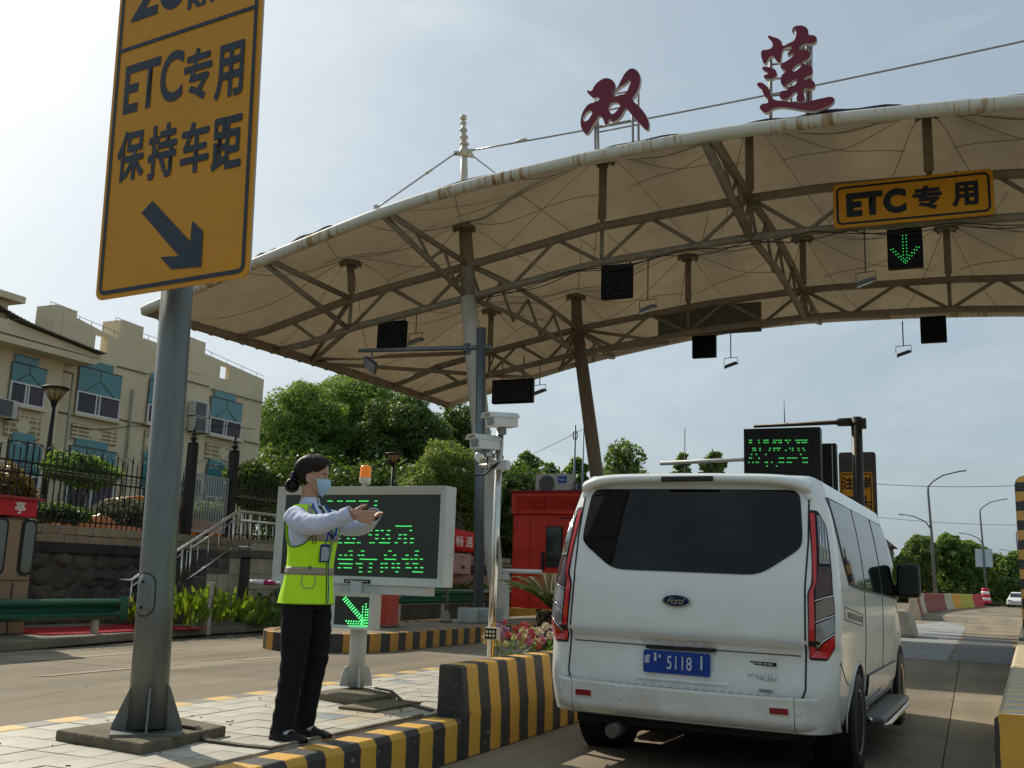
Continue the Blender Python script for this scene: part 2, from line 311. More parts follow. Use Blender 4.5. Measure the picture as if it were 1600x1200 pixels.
# ---------------------------------------------------------------- near island: white tiles, painted kerbs
IZ = 0.26
island = MB().box((-4.2, 23.7, 0.115), (1.72, 42, 0.23)).build('traffic_island', old_conc, kind='structure')
tile_m = mat('white_pavement_tile', (0.47, 0.455, 0.395), 0.6, col2=(0.36, 0.335, 0.27), vscale=2.2, bump=0.15, bscale=120, rand=0.16)
tile_g = mat('bluish_shade_tile', (0.27, 0.30, 0.31), 0.55, col2=(0.20, 0.22, 0.23), vscale=3, bump=0.1)
tile_b = mat('stained_tile', (0.46, 0.38, 0.28), 0.7, col2=(0.34, 0.28, 0.2), vscale=4, bump=0.2)
TX, TY = 0.1965, 0.26
def tile_mesh(m):
    bm = MB().box((0, 0, -0.011), (TX - 0.0075, TY - 0.0075, 0.022)); return bm.mesh('tile', m)
tms = [tile_mesh(tile_m), tile_mesh(tile_g), tile_mesh(tile_b)]
n_t = 0; rest = MB()
for r_ in range(150):
    y = 2.72 + TY * (r_ + .5)
    for c_ in range(8):
        x = -3.44 - TX * (c_ + .5)
        if 3.6 < y and n_t < 288:
            k = 0
            h = rng.random()
            if h > 0.985: k = 1
            elif h > 0.965: k = 2
            if abs(x + 3.75) < .2 and 5.9 < y < 6.6: k = 2 if h > .5 else 1  # bluish tiles clustered here put the display board's shadow into the colour
            M = Matrix.Translation((x, y, IZ + rng.uniform(-.0022, .0022))) @ Matrix.Rotation(rng.uniform(-.006, .006), 4, 'X') @ Matrix.Rotation(rng.uniform(-.006, .006), 4, 'Y') @ Matrix.Rotation(rng.uniform(-.012, .012), 4, 'Z')
            link('tile', tms[k], island, M); n_t += 1
        else: rest.box((x, y, IZ - .011), (TX - .0075, TY - .0075, .022))
rest.build('distant_tiles', tile_m, island, kind='stuff')
SW = 0.1705; PH = 6.346 + SW
kerb_m = stripe_mat('kerb_stripes_near', 1, SW, PH % (2 * SW))
def kerb(poly, y0, y1, name, m, parent=None, bevel=.012, kind='structure', step=1.2):
    mb = MB(); T = FR((1, 0, 0), (0, 0, 1), (0, y0, 0)); k = 0
    T = Matrix(((1, 0, 0, 0), (0, 0, 1, y0), (0, 1, 0, 0), (0, 0, 0, 1)))
    mb.prism(poly, T, y1 - y0); return mb.build(name, m, parent, bevel=bevel, kind=kind)
kl = kerb([(-3.36, 0.0), (-3.15, 0.0), (-3.155, .235), (-3.18, .268), (-3.36, .268)], 1.0, 6.415, 'low_kerb', kerb_m, island, kind=None)
kt = kerb([(-3.365, 0.0), (-3.145, 0.0), (-3.148, .285), (-3.185, .585), (-3.2, .602), (-3.36, .602)], 6.42, 16.4, 'tall_kerb_block', kerb_m, island, kind=None)
k2 = kerb([(-3.36, 0.0), (-3.15, 0.0), (-3.155, .26), (-3.36, .268)], 16.41, 44.5, 'far_low_kerb', kerb_m, island, kind=None)
kerb_bk = stripe_mat('kerb_stripes_back', 1, 0.235, 0.1, c1=(0.58, 0.36, 0.10), c2=(0.16, 0.155, 0.14))
kb = kerb([(-5.20, 0.0), (-5.03, 0.0), (-5.03, .258), (-5.20, .258)], 1.0, 44.5, 'back_kerb', kerb_bk, island, kind=None)
# dark loose cable and its cover strip running from the big sign's footing to the display's footing
cab = mat('flat_cable', (0.12, 0.10, 0.08), 0.8, var=0.4, vscale=20)
wood = mat('weathered_timber_strip', (0.30, 0.25, 0.17), 0.85, var=0.5, vscale=6)
def strip(pts, w, h, name, m, par=None):
    mb = MB()
    for a, b in zip(pts, pts[1:]):
        a = Vector(a); b = Vector(b); d = (b - a); l = d.length; ang = math.atan2(d.y, d.x)
        mb.box((a + b) / 2 + Vector((0, 0, h / 2)), (l, w, h), M=Matrix.Rotation(ang, 4, 'Z') @ Matrix.Rotation(-math.asin(max(-1, min(1, d.z / l))), 4, 'Y'))
    return mb.build(name, m, par, bevel=.003)
st = strip([(-4.14, 4.74, .325), (-3.97, 4.72, .325), (-3.88, 4.71, .265), (-3.62, 4.70, .262), (-3.44, 4.72, .262)], .045, .012, 'conduit_strip', cab)
tag(st, 'flat dark cable strip leaving the foot of the big sign post across the tiles', 'cable')
st = strip([(-3.46, 4.74, .262), (-3.45, 6.38, .262)], .03, .014, 'conduit_strip', wood)
tag(st, 'thin weathered strip lying along the tiles behind the low kerb', 'cable cover')
st = strip([(-4.20, 7.0, .335), (-4.02, 6.93, .33), (-3.86, 6.86, .264), (-3.5, 6.62, .264)], .03, .012, 'conduit_strip', cab)
tag(st, 'dark cable running from the display post footing to the tall striped block', 'cable')
pl = MB()
pl.box((-3.92, 6.62, .272), (.30, .62, .02), rz=-.05); o = pl.build('cover_plate', old_conc, bevel=.004); tag(o, 'flat worn cement plate on the tiles in front of the display post', 'cement plate')
# litter: twigs and leaf scraps on the tiles
lit = MB()
for i in range(150):
    x = rng.uniform(-5.0, -3.4); y = rng.uniform(3.6, 14); a = rng.uniform(0, 6.28); l_ = rng.uniform(.008, .03)
    lit.box((x, y, IZ + .004), (l_, rng.uniform(.003, .010), .004), rz=a)
tag(lit.build('twig_litter', mat('dead_leaf', (.07, .05, .03), .9)), 'scattered dead twigs and leaf scraps on the white tiles', 'litter', kind='stuff')

# ---------------------------------------------------------------- second island with curved striped nose
def nose(off=0.0):
    pts = [(-8.42, 50), (-8.42, 14.6)]
    cx, cy, r_ = -9.5, 14.6, 1.08
    for i in range(1, 13): a = R(-90 * 0 - 15 * i); pts.append((cx + (r_ + 0) * math.cos(a), cy + 1.45 * math.sin(a)))
    pts.append((-10.58, 50)); return pts
np_ = nose(); per = [0.0]
for a, b in zip(np_, np_[1:]): per.append(per[-1] + math.dist(a, b))
isl2 = MB().prism([(x * .0 + (-9.5 + (x + 9.5) * .9), 14.6 + (y - 14.6) * (1 if y > 14.6 else .9)) for x, y in np_], Matrix.Translation((0, 0, 0)), .262).build('second_traffic_island', pave_c, kind='structure')
# kerb stones: each painted stone is a piece of its own, alternating paint
yel = mat('kerb_yellow', (0.55, 0.27, 0.03), .6, col2=(.38, .2, .05), vscale=5, bump=.2, bscale=30); blk = mat('kerb_black', (0.035, 0.033, 0.03), .6, col2=(.06, .055, .045), vscale=6, bump=.2, bscale=30)
def pt_at(s):
    for i in range(len(per) - 1):
        if per[i + 1] >= s: t = (s - per[i]) / (per[i + 1] - per[i]); a, b = np_[i], np_[i + 1]; return Vector((a[0] + (b[0] - a[0]) * t, a[1] + (b[1] - a[1]) * t))
    return Vector(np_[-1])
s_ = 50 - 29.0; k = 0; S = .235
while s_ < per[-1] - 30:
    a = pt_at(s_); b = pt_at(s_ + S); mb = MB(); d = (b - a); ang = math.atan2(d.y, d.x); c = (a + b) / 2; nrm = Vector((-d.y, d.x)).normalized()
    cc = Vector((-9.5, 20)); inn = -1 if (cc - c).dot(nrm) < 0 else 1
    c2 = c + nrm * inn * .09
    mb.box((c2.x, c2.y, .14), (S + .004, .18, .28), rz=ang); mb.build('kerb_stone', yel if k % 2 else blk, isl2, bevel=.008, segs=1); s_ += S; k += 1
far_k = MB().box((-8.51, 46, .14), (.18, 8, .28)).build('distant_kerb', yel, isl2)
# worn sandy edge on top
# ---------------------------------------------------------------- right hand tall kerb block of the exit lane
rk_m = stripe_mat('kerb_stripes_right', 1, 0.17, 0.03, c1=(0.58, 0.42, .17), c2=(.36, .35, .30))
rkf = stripe_mat('kerb_stripes_right_end', 0, 0.165, 0.115 + .165 * 0)
RKM = Matrix.Translation((.10, 6.02, 0)) @ Matrix.Rotation(R(-2.66), 4, 'Z')
rki = MB().prism([(-.13, 0), (1.6, 0), (1.6, .598), (0.02, .598), (-.01, .57), (-.02, .28)], RKM @ Matrix(((1, 0, 0, 0), (0, 0, 1, 0), (0, 1, 0, 0), (0, 0, 0, 1))), 46).build('right_kerb_block', rk_m, kind='structure', bevel=.01)
MB().prism([(-.135, 0), (1.6, 0), (1.6, .60), (.01, .60), (-.02, .57), (-.03, .28)], RKM @ Matrix(((1, 0, 0, 0), (0, 0, -1, -.003), (0, 1, 0, 0), (0, 0, 0, 1))), .012).build('block_end_face', rkf, rki)
# ---------------------------------------------------------------- far left pavement, carpet, retaining wall, upper terrace
MB().prism([(-11.85, -5), (-11.85, 9.8), (-12.62, 13.6), (-12.85, 15.6), (-13.4, 24), (-13.4, 60), (-15.0, 60), (-15.0, -5)], Matrix.Identity(4), .13).build('far_pavement', pave_c, kind='structure', bevel=.02)
red = mat('red_carpet', (0.42, 0.018, 0.025), .95, col2=(.33, .015, .02), vscale=8, bump=.5, bscale=150)
cp = MB().grid(lambda u, v: (-14.2 + 1.55 * v + .1 * u, 11.55 + 3.55 * u, .139 + .004 * math.sin(9 * u + 3 * v)), 24, 8).build('red_carpet', red, solid=.008)
tag(cp, 'bright red carpet laid on the far pavement in front of the stone wall', 'carpet')
MB().box((-55.25, 40, .85), (80, 130, 1.7)).build('upper_terrace', mat('terrace_ground', (.22, .2, .15), .95, col2=(.1, .12, .05), vscale=.6), kind='structure')
# ================================================================ LEFT SIDE: wall, fence, stairs, booth, building
stone_m = mat('rubble_stone', (.15, .13, .10), .9, col2=(.06, .054, .046), vscale=3, bump=.8, bscale=12, rand=.35)
wall_m = mat('dark_mortar', (.115, .10, .08), .95, col2=(.06, .054, .043), vscale=4, bump=.8, bscale=25)
cope_m = mat('beige_wall_tile', (.33, .27, .185), .7, col2=(.24, .19, .12), vscale=3, rand=.2, bump=.1)
rw = thing('retaining_wall', 'dark rubble stone retaining wall with beige tiled coping below the iron fence', 'stone wall', (-15, 16, 0))
MB().box((-15.14, 20, .82), (.28, 60, 1.50)).build('wall_core', wall_m, rw)
MB().box((-15.10, 20, 1.475), (.40, 60, .19)).build('wall_band', mat('blackened_band', (.05, .05, .045), .9, var=.5, vscale=3, bump=.4), rw, bevel=.02)
def rock(seed, w, h, d):
    bm = bmesh.new(); bmesh.ops.create_icosphere(bm, subdivisions=2, radius=1)
    for v in bm.verts:
        n = noise.noise(v.co * 1.3 + Vector((seed * 7.1, seed * 3.3, 0))) * .35 + noise.noise(v.co * 3.1 + Vector((seed * 2.1, 5, 1))) * .12
        c = v.co * (1 + n); v.co = Vector((c.x * d, c.y * w, c.z * h))
    me = bpy.data.meshes.new('stone'); bm.to_mesh(me); bm.free(); me.materials.append(stone_m)
    return me
rocks = [rock(i, 1, 1, 1) for i in range(6)]
y = 9.0; n_s = 0
z0 = .3
for row in range(4):
    y = 9.0 + rng.uniform(0, .3)
    while y < 19.5:
        w = rng.uniform(.18, .34); h = rng.uniform(.16, .215)
        zc = .28 + row * .335 + rng.uniform(-.04, .04)
        M = Matrix.Translation((-15.01, y + w, zc)) @ Matrix.Rotation(rng.uniform(-.5, .5), 4, 'X') @ Matrix.Diagonal((rng.uniform(.07, .11), w, h, 1))
        WMr = M_of(rw).inverted() @ M
        link('stone', rocks[int(rng.integers(6))], rw, WMr); y += 2 * w + rng.uniform(-.02, .04)
# coping tiles: two courses of beige blocks
cm = MB().box((0, 0, 0), (.36, .388, .155)).mesh('coping_block', cope_m); cm2 = MB().box((0, 0, 0), (.30, .288, .125)).mesh('coping_block', cope_m)
for i in range(64): link('coping_block', cm, rw, M_of(rw).inverted() @ Matrix.Translation((-15.08, 8.2 + .4 * i, 1.795 + rng.uniform(-.003, .003))))
for i in range(80): link('coping_block', cm2, rw, M_of(rw).inverted() @ Matrix.Translation((-15.06, 8.2 + .3 * i, 1.635)))
# ---- iron fence
iron = mat('black_iron', (.022, .020, .018), .55, metal=.3)
def ring(mb, c, r, a0=0, a1=360, rr=.008, n=14, ax='y'):
    pts = []
    for i in range(n + 1):
        a = R(a0 + (a1 - a0) * i / n); pts.append((c[0], c[1] + r * math.cos(a), c[2] + r * math.sin(a)))
    mb.tube(pts, rr, n=5)
barm = None
def fence(y0, y1, label, zb=1.87, x=-15.08, H=1.25, bars_each=True, hoop=True):
    t = thing('iron_fence', label, 'fence', (x, y0, zb), group='sections of black wrought iron fence')
    inv = M_of(t).inverted()
    for z in (.10, .86, 1.06): MB().box((x, (y0 + y1) / 2, zb + z), (.03, y1 - y0, .03)).build('rail', iron, t)
    n = int(round((y1 - y0) / .135)); bm_ = MB().box((0, 0, H / 2), (.018, .018, H)).tube([(0, 0, H), (0, 0, H + .10)], [.014, .001], n=5).mesh('bar', iron)
    for i in range(n + 1):
        h = H if i % 3 else H + .12
        link('bar', bm_, t, inv @ Matrix.Translation((x, y0 + (y1 - y0) * i / n, zb)) @ Matrix.Diagonal((1, 1, h / H, 1)))
    sc = MB()
    for i in range(n):
        yc = y0 + (y1 - y0) * (i + .5) / n
        for s2 in (-1, 1): ring(sc, (x, yc + s2 * .028, zb + .96), .032, rr=.006, n=8)
        if hoop and i % 2 == 0: ring(sc, (x, yc + .067, zb + 1.25), .135, 0, 180, rr=.006, n=9)
        if i % 4 == 1:
            for s2 in (-1, 1): ring(sc, (x, yc + s2 * .05, zb + .24), .05, rr=.006, n=8)
            ring(sc, (x, yc, zb + .52), .11, rr=.006, n=10)
    sc.build('scrollwork', iron, t, kind='stuff')
    return t
fence(9.6, 13.0, 'black iron fence with scrolled top at the far left above the kiosk roof')
fence(13.0, 16.85, 'black iron fence with looped top on the coping left of the big sign post')
# gate between two pillars
def pillar(px, py_top, Y_, label):
    t = thing('gate_pillar', label, 'gate post', (-15.1, Y_, 1.85))
    MB().box((-15.1, Y_, 2.82), (.17, .17, 1.95)).build('shaft', iron, t, bevel=.01)
    mb = MB(); mb.lathe((-15.1, Y_, 3.8), [(.11, 0), (.11, .03), (.05, .05), (.05, .09), (.09, .12), (.03, .16), (.025, .3), (.005, .42)], n=8)
    for a in (0, 90): mb.tube([Vector((-15.1, Y_, 3.98)) + Matrix.Rotation(R(a), 3, 'Z') @ Vector((s * .09, 0, .05 * abs(s))) for s in (-1, -.5, 0, .5, 1)], .012, n=5)
    mb.build('finial', iron, t); return t
g1 = at(296, 760, X=-15.1).y; g2 = at(362, 760, X=-15.1).y
pillar(0, 0, g1, 'tall black gate pillar with spiked finial nearest the big sign post'); pillar(0, 0, g2, 'tall black gate pillar with spiked finial on the right of the steel gate')
steel = mat('stainless_steel', (.62, .60, .56), .22, metal=1.0, var=.15, vscale=6)
silver = mat('grey_bars', (.32, .33, .33), .4, metal=.6)
t = thing('barred_gate', 'pale barred gate between two black pillars above the stairs', 'gate', (-15.1, g1, 1.85)); inv = M_of(t).inverted()
n = 15; bmm = MB().box((0, 0, .62), (.022, .022, 1.24)).mesh('bar', silver)
for i in range(n): link('bar', bmm, t, inv @ Matrix.Translation((-15.1, g1 + .12 + (g2 - g1 - .24) * i / (n - 1), 1.95)))
for z in (1.98, 3.17): MB().box((-15.1, (g1 + g2) / 2, z), (.03, g2 - g1 - .17, .04)).build('rail', silver, t)
mb = MB()
for i in range(6):
    for s in (0, 1): ring(mb, (-15.1, g1 + .25 + (g2 - g1 - .45) * i / 5, 3.42 + .09 * math.sin(i * 1.9) + .02), .05, rr=.007, n=8)
mb.tube([(-15.1, g1 + .1, 3.62), (-15.1, g2 - .1, 3.5)], .008, n=5); mb.build('crest_ornament', mat('pale_ornament', (.6, .58, .5), .6), t)
fence(g2 + .1, 22.6, 'black iron fence right of the gate running behind the stair landing', hoop=False)
fence(22.6, 30.0, 'black iron fence far behind the display board in front of the trees', hoop=False)
# ---- stairs with steel handrail
tile_w = mat('cream_cladding_tile', (.42, .36, .27), .55, col2=(.33, .27, .19), vscale=3, rand=.12)
grout = mat('dark_grout', (.07, .06, .05), .9)
stc = mat('stair_concrete', (.13, .12, .10), .9, col2=(.07, .065, .055), vscale=4, bump=.4)
stairs = thing('stairs', 'concrete stairs climbing along the stone wall to a tiled landing', 'stairs', (-14.4, 14.6, .13))
for i in range(8):
    y0 = 14.75 + .335 * i; MB().box((-14.42, (y0 + 17.45) / 2, .13 + .18 * i + .09), (1.1, 17.45 - y0, .18)).build('step', stc, stairs, bevel=.01)
MB().box((-14.3, 19.9, .78), (1.3, 4.9, 1.26)).build('landing_block', grout, stairs)
MB().box((-14.3, 19.9, 1.52), (1.42, 4.96, .16)).build('landing_slab', stc, stairs, bevel=.01)
# cream tiles on the landing block's visible faces, doorway left open
tm_ = MB().box((0, 0, 0), (.02, .232, .31)).mesh('cladding_tile', tile_w); inv = M_of(stairs).inverted()
for i in range(20):
    for j in range(5):
        yc = 17.58 + .24 * i; zc = .31 + .32 * j
        if 18.55 < yc < 21.6 and zc < 1.15: continue
        if zc > 1.62: continue
        link('cladding_tile', tm_, stairs, inv @ Matrix.Translation((-13.64, yc, zc + rng.uniform(-.002, .002))))
tm2 = MB().box((0, 0, 0), (.232, .02, .31)).mesh('cladding_tile', tile_w)
for i in range(3):
    y0 = 16.45 + .335 * i
    for j in range(4):
        zc = .29 + .32 * j
        if zc + .16 < .13 + .18 * (5 + i) + .1:
            link('cladding_tile', tm_, stairs, inv @ Matrix.Translation((-13.855, y0 + .1, zc)) @ Matrix.Diagonal((1, 1.35, 1, 1)))
# dark doorway with aluminium frame under the landing
dk = mat('dark_void', (.012, .012, .013), .8)
alu = mat('aluminium_frame', (.55, .56, .56), .35, metal=.7)
glassd = mat('dark_glass', (.012, .016, .018), .06, spec=.8, coat=.3)
dr = thing('doorway', 'dark doorway with white aluminium frames under the stair landing', 'doorway', (-13.6, 19, .13))
MB().box((-13.66, 20.1, .70), (.04, 3.05, 1.0)).build('dark_recess', dk, dr)
for yy in (19.35, 19.62, 21.5): MB().box((-13.61, yy, .70), (.05, .055, 1.02)).build('frame', alu, dr, bevel=.004)
MB().box((-13.61, 20.5, .235), (.05, 1.9, .05)).build('frame', alu, dr); MB().box((-13.61, 20.1, 1.2), (.05, 3.0, .05)).build('frame', alu, dr)
MB().box((-13.62, 20.55, .72), (.02, 1.8, .92)).build('pane', glassd, dr)
# handrail: pixel measured at X=-13.95
hr = thing('stair_handrail', 'shiny stainless steel handrail rising along the stairs and round the landing', 'handrail', (-13.95, 14.6, .13))
xh = -13.95
A0 = Vector((xh, 14.45, .93)); A1 = Vector((xh, 17.3, 2.375)); A2 = Vector((xh, 22.3, 2.375))
MB().tube([(xh - .9, 14.45, .93), (xh - .04, 14.45, .93), A0 + Vector((0, .03, .01)), A1, A1 + Vector((0, .1, .02)), A2], .03, n=10).build('top_rail', steel, hr)
MB().tube([A1 + Vector((0, .1, -.17)), A2 + Vector((0, 0, -.17))], .028, n=8).build('mid_rail', steel, hr)
def onr(y): return A0.z + (A1.z - A0.z) * min(max((y - A0.y) / (A1.y - A0.y), 0), 1)
for y0, y1 in ((14.5, 15.75), (15.95, 17.2)):
    MB().tube([(xh, y0, onr(y0) - .13), (xh, y1, onr(y1) - .13)], .02, n=8).build('mid_rail', steel, hr)
    MB().tube([(xh, y0, onr(y0) - .72), (xh, y1, onr(y1) - .72)], .02, n=8).build('lower_rail', steel, hr)
for yy in (14.5, 15.75, 15.98, 17.2, 17.45, 17.75, 18.05, 22.2): MB().tube([(xh, yy, onr(yy) - .85), (xh, yy, onr(yy) - .02)], .022, n=8).build('post', steel, hr)
balm = MB().tube([(0, 0, -.72), (0, 0, -.13)], .010, n=6).mesh('baluster', steel); invh = M_of(hr).inverted()
for i in range(9): yy = 14.68 + i * .3; link('baluster', balm, hr, invh @ Matrix.Translation((xh, yy, onr(yy))))
for i in range(16): yy = 18.3 + i * .24; link('baluster', balm, hr, invh @ Matrix.Translation((xh, yy, onr(yy))))
MB().tube([(xh, 17.4, 1.66), A2 - Vector((0, 0, .72))], .02, n=8).build('lower_rail', steel, hr)
# ---- toll kiosk at the left edge
bt_m = mat('kiosk_tan_panel', (.30, .20, .125), .55, col2=(.25, .165, .1), vscale=2)
rub = mat('black_rubber', (.015, .015, .015), .6)
kiosk = thing('toll_kiosk', 'tan toll kiosk with rounded windows and a red roof sign at the left edge', 'kiosk', (-13.9, 10.3, .13))
MB().box((-13.9, 9.95, .99), (1.78, 3.0, 1.72)).build('body', bt_m, kiosk, bevel=.06, segs=3)
gl_k = mat('kiosk_glass', (.06, .07, .055), .08, spec=.8, coat=.2)
for yc, w in ((10.1, 1.65), (11.30, .27)):
    T = FR((0, 1, 0), (0, 0, 1), (-13.008, yc, 1.42)); MB().prism(rrect(w, .84, .1), T, .02).build('window_seal', rub, kiosk)
    T = FR((0, 1, 0), (0, 0, 1), (-12.985, yc, 1.42)); MB().prism(rrect(w - .08, .76, .08), T, .006).build('pane', gl_k, kiosk)
for z in (.62, .93): MB().box((-13.0, 9.95, z), (.012, 2.9, .008)).build('panel_seam', rub, kiosk)
for yc in (10.6, 11.12): MB().box((-13.0, yc, .52), (.012, .01, .75)).build('panel_seam', rub, kiosk)
redp = mat('sign_red', (.50, .015, .02), .45)
sb = thing('kiosk_sign', 'red roof sign of the kiosk with white characters', 'sign', (-13.2, 10.3, 1.86))
MB().box((-13.5, 9.95, 2.0), (1.1, 2.82, .26)).build('sign_box', redp, sb, bevel=.012)
MB().box((-13.45, 9.95, 2.14), (1.16, 2.92, .04)).build('eave', mat('kiosk_roof', (.28, .04, .035), .6), sb)
wp = mat('white_lettering', (.8, .79, .76), .5)
c_ = at(31, 803, X=-12.94)
for i, chh in enumerate('收费亭'): text_mesh('lettering', chh, FR((0, 1, 0), (0, 0, 1), (-12.944, c_.y - .75 * (2 - i), 2.0)), .19, .18, wp, parent=sb, bold=.012)
# ---- guard rails
grn = mat('green_guardrail', (.012, .10, .055), .45, col2=(.01, .075, .04), vscale=3, var=.2); postm = mat('cream_post', (.52, .48, .40), .7, col2=(.36, .32, .25), vscale=8)
def wbeam(x, y0, y1, z0, h, name, par, flip=1):
    prof = [(0, 0), (.05, .04), (.075, .12), (.05, .2), (.0, .25), (-.01, .5), (0, .75), (.05, .8), (.075, .88), (.05, .96), (0, 1)]
    mb = MB(); mb.grid(lambda u, v: (x + flip * np.interp(v, [i / 10 for i in range(11)], [p[0] for p in prof]), y0 + (y1 - y0) * u, z0 + h * v), 2, 31)
    return mb.build(name, grn, par, solid=.012)
gr = thing('guard_rail', 'dark green steel guard rail at the far left in front of the kiosk', 'guard rail', (-12.5, 12, .13))
wbeam(-12.5, 5.5, 12.75, .36, .31, 'beam', gr)
mb = MB(); mb.grid(lambda u, v: (-12.43 - .12 * u ** 2, 12.72 + .3 * u, .33 + .37 * v), 6, 4); mb.build('end_terminal', grn, gr, solid=.012)
MB().box((-12.46, 12.97, .66), (.03, .06, .06)).build('reflector', mat('reflector_yellow', (.7, .5, .08), .4), gr)
for yy in (9.4,): MB().box((-12.53, yy, .33), (.10, .10, .66)).build('post', postm, gr, bevel=.01)
o = MB().box((-12.62, 12.42, .27), (.09, .09, .34)).build('marker_post', postm, bevel=.01); tag(o, 'short cream marker post under the end of the left green guard rail', 'post')
b0 = at(322, 992, Z=.0)
mk = MB().box((b0.x, b0.y, .47), (.105, .105, .95)).build('marker_post', postm, bevel=.01); tag(mk, 'taller cream marker post in front of the green canna leaves', 'post')
gr2 = thing('guard_rail', 'green guard rail behind the second island near the bent grey pole', 'guard rail', (-12, 22, .1))
wbeam(-12.3, 17.5, 33, .52, .33, 'beam', gr2)
for yy in (18.5, 21.4, 23.6, 26, 29): MB().box((-12.36, yy, .4), (.12, .12, .8)).build('post', postm, gr2, bevel=.01)
o = MB().box((-12.75, 27.5, .25), (.8, 12, .5)).build('hedge_kerb', wall_m, kind='structure')

# ---- building: plane X=-28 facing the road, stepped bays
wallb = mat('beige_render', (.68, .59, .42), .9, col2=(.58, .50, .35), vscale=.6, bump=.15, bscale=40, streak=False)
teal = mat('teal_glass', (.045, .22, .25), .10, col2=(.03, .15, .17), vscale=.8, spec=.7); wfr = mat('white_window_frame', (.62, .64, .64), .4); curt = mat('grey_curtain', (.10, .10, .115), .8, col2=(.05, .05, .06), vscale=6, streak=True); curp = mat('violet_curtain', (.125, .105, .135), .85, col2=(.065, .055, .07), vscale=9, streak=True)
winglass = mat('window_glass', (.045, .055, .075), .05, spec=.9)
relief_m = mat('relief_panel', (.36, .295, .19), .9, col2=(.31, .25, .165), vscale=2)
linem = mat('render_groove', (.14, .12, .09), .9)
BX = -28.0
bld = thing('office_building', 'beige two storey building with stepped sloping parapets and teal windows', 'building', (-31, 28, 1.7))
def b_at(px, py, x=BX): return at(px, py, X=x)
# stepped bays: (y0, y1, plane x, parapet z at y0, z at y1)
def bay(y0, y1, x, zt0, zt1, hole=None, depth=.20):
    T = Matrix(((0, 0, -1, x), (1, 0, 0, 0), (0, 1, 0, 0), (0, 0, 0, 1)))
    poly = [(y0, 1.6), (y1, 1.6), (y1, zt1), (y0, zt0)]
    bm = bmesh.new()
    o_ = MB().prism(poly, T, depth).build('wall', wallb, bld)
    return o_
# measured bay break points along the facade at X=-28
yA = b_at(0, 620).y - 3.5
yb = [b_at(232, 660).y, b_at(330, 690).y, b_at(413, 640).y]
def ztop(px, py): p_ = b_at(px, py); return p_.y, p_.z
P1 = ztop(118, 498); P2 = ztop(190, 527); P3 = ztop(226, 528); P4 = ztop(296, 550); P5 = ztop(320, 551); P6 = ztop(415, 593)
y_l = b_at(0, 520).y
bay1 = bay(yA, P1[0] - .5, BX + .25, 9.3, 8.35)
bay2 = bay(P1[0] - .5, P3[0], BX, P1[1] + .15, P2[1] - .35)
bay3 = bay(P3[0], P5[0], BX - .04, P3[1], P4[1] - .12)
bay4 = bay(P5[0], P6[0], BX - .08, P5[1], P6[1])
MB().box((BX - 6, (yA + P6[0]) / 2 - .3, 4.4), (11, P6[0] - yA - .6, 5.4)).build('rear_wing', wallb, bld)
MB().box((BX - .4 - 3, P6[0] - .2, 5.5), (6, .35, 7.6)).build('end_wall', wallb, bld)
# parapet stub blocks
for (px0, px1, pyt, pyb) in ((88, 118, 480, 520), (190, 223, 504, 535), (297, 320, 531, 560)):
    a = b_at(px0, pyt); b = b_at(px1, pyb); MB().box((BX - .47, (a.y + b.y) / 2, (a.z + b.z) / 2 - .3), (.9, b.y - a.y, a.z - b.z + .8)).build('parapet_block', wallb, bld)
    MB().tube([(BX - .3, a.y, a.z + .02), (BX - .3, a.y, a.z + .22), (BX - .3, b.y, a.z + .18), (BX - .3, b.y, a.z)], .012, n=5).build('lightning_rod', iron, bld)
for q0, q1 in ((P1, P2), (P3, P4), (P5, P6)):
    mbq = MB().tube([(BX - .1, q0[0], q0[1] + .17), (BX - .1, q1[0], q1[1] + .15)], .010, n=5)
    for i in range(4): yy = q0[0] + (q1[0] - q0[0]) * (i + .5) / 4; zz = q0[1] + (q1[1] - q0[1]) * (i + .5) / 4; mbq.tube([(BX - .1, yy, zz), (BX - .1, yy, zz + .17)], .01, n=5)
    mbq.build('lightning_rod', iron, bld)
skyh = mat('parapet_opening', (.62, .68, .72), .9, emit=(.62, .68, .72), estr=.0)
# square parapet openings: recessed frame with sky-pale plaster behind
OPEN = [(159, 536), (354, 582)]
# tiled roof at left
rt = mat('brown_roof_tile', (.13, .105, .09), .8, col2=(.08, .065, .055), vscale=4, bump=.8, bscale=14)
a = b_at(0, 505, BX + 1); b = b_at(22, 502, BX + 1); c = b_at(158, 556, BX + 1); d = b_at(0, 521, BX + 1)
mb = MB(); mb.prism([(d.y - 3, d.z + .5), (b.y, b.z), (c.y, c.z), (c.y, c.z - .12), (d.y - 3, d.z + .1)], Matrix(((0, 0, -1, BX + 1.0), (1, 0, 0, 0), (0, 1, 0, 0), (0, 0, 0, 1))), .12)
mb.build('roof_fascia', wallb, bld)
rp = MB(); nb = 26
for i in range(nb):
    for j in range(9):
        u = i / nb; yy = b.y + (c.y - b.y) * u; zz = b.z + (c.z - b.z) * u; xx = BX + 1.05 - j * .36
        L2 = math.hypot(c.y - b.y, c.z - b.z) / nb; an = math.atan2(c.z - b.z, c.y - b.y)
        rp.box((xx, yy + L2 / 2 * math.cos(an), zz + .05 + j * .19 * (1 - u)), (.34, L2 * 1.08, .035), M=Matrix.Rotation(an + .07, 4, 'X'))
rp.build('roof_tiles', rt, bld, kind='stuff')
MB().prism([(yA - 2, d.z + .1), (d.y, d.z), (c.y, c.z - .14), (c.y - .2, c.z - .36), (yA - 2, d.z - .2)], Matrix(((0, 0, -1, BX + 1.0), (1, 0, 0, 0), (0, 1, 0, 0), (0, 0, 0, 1))), 1.0).build('soffit', wallb, bld)
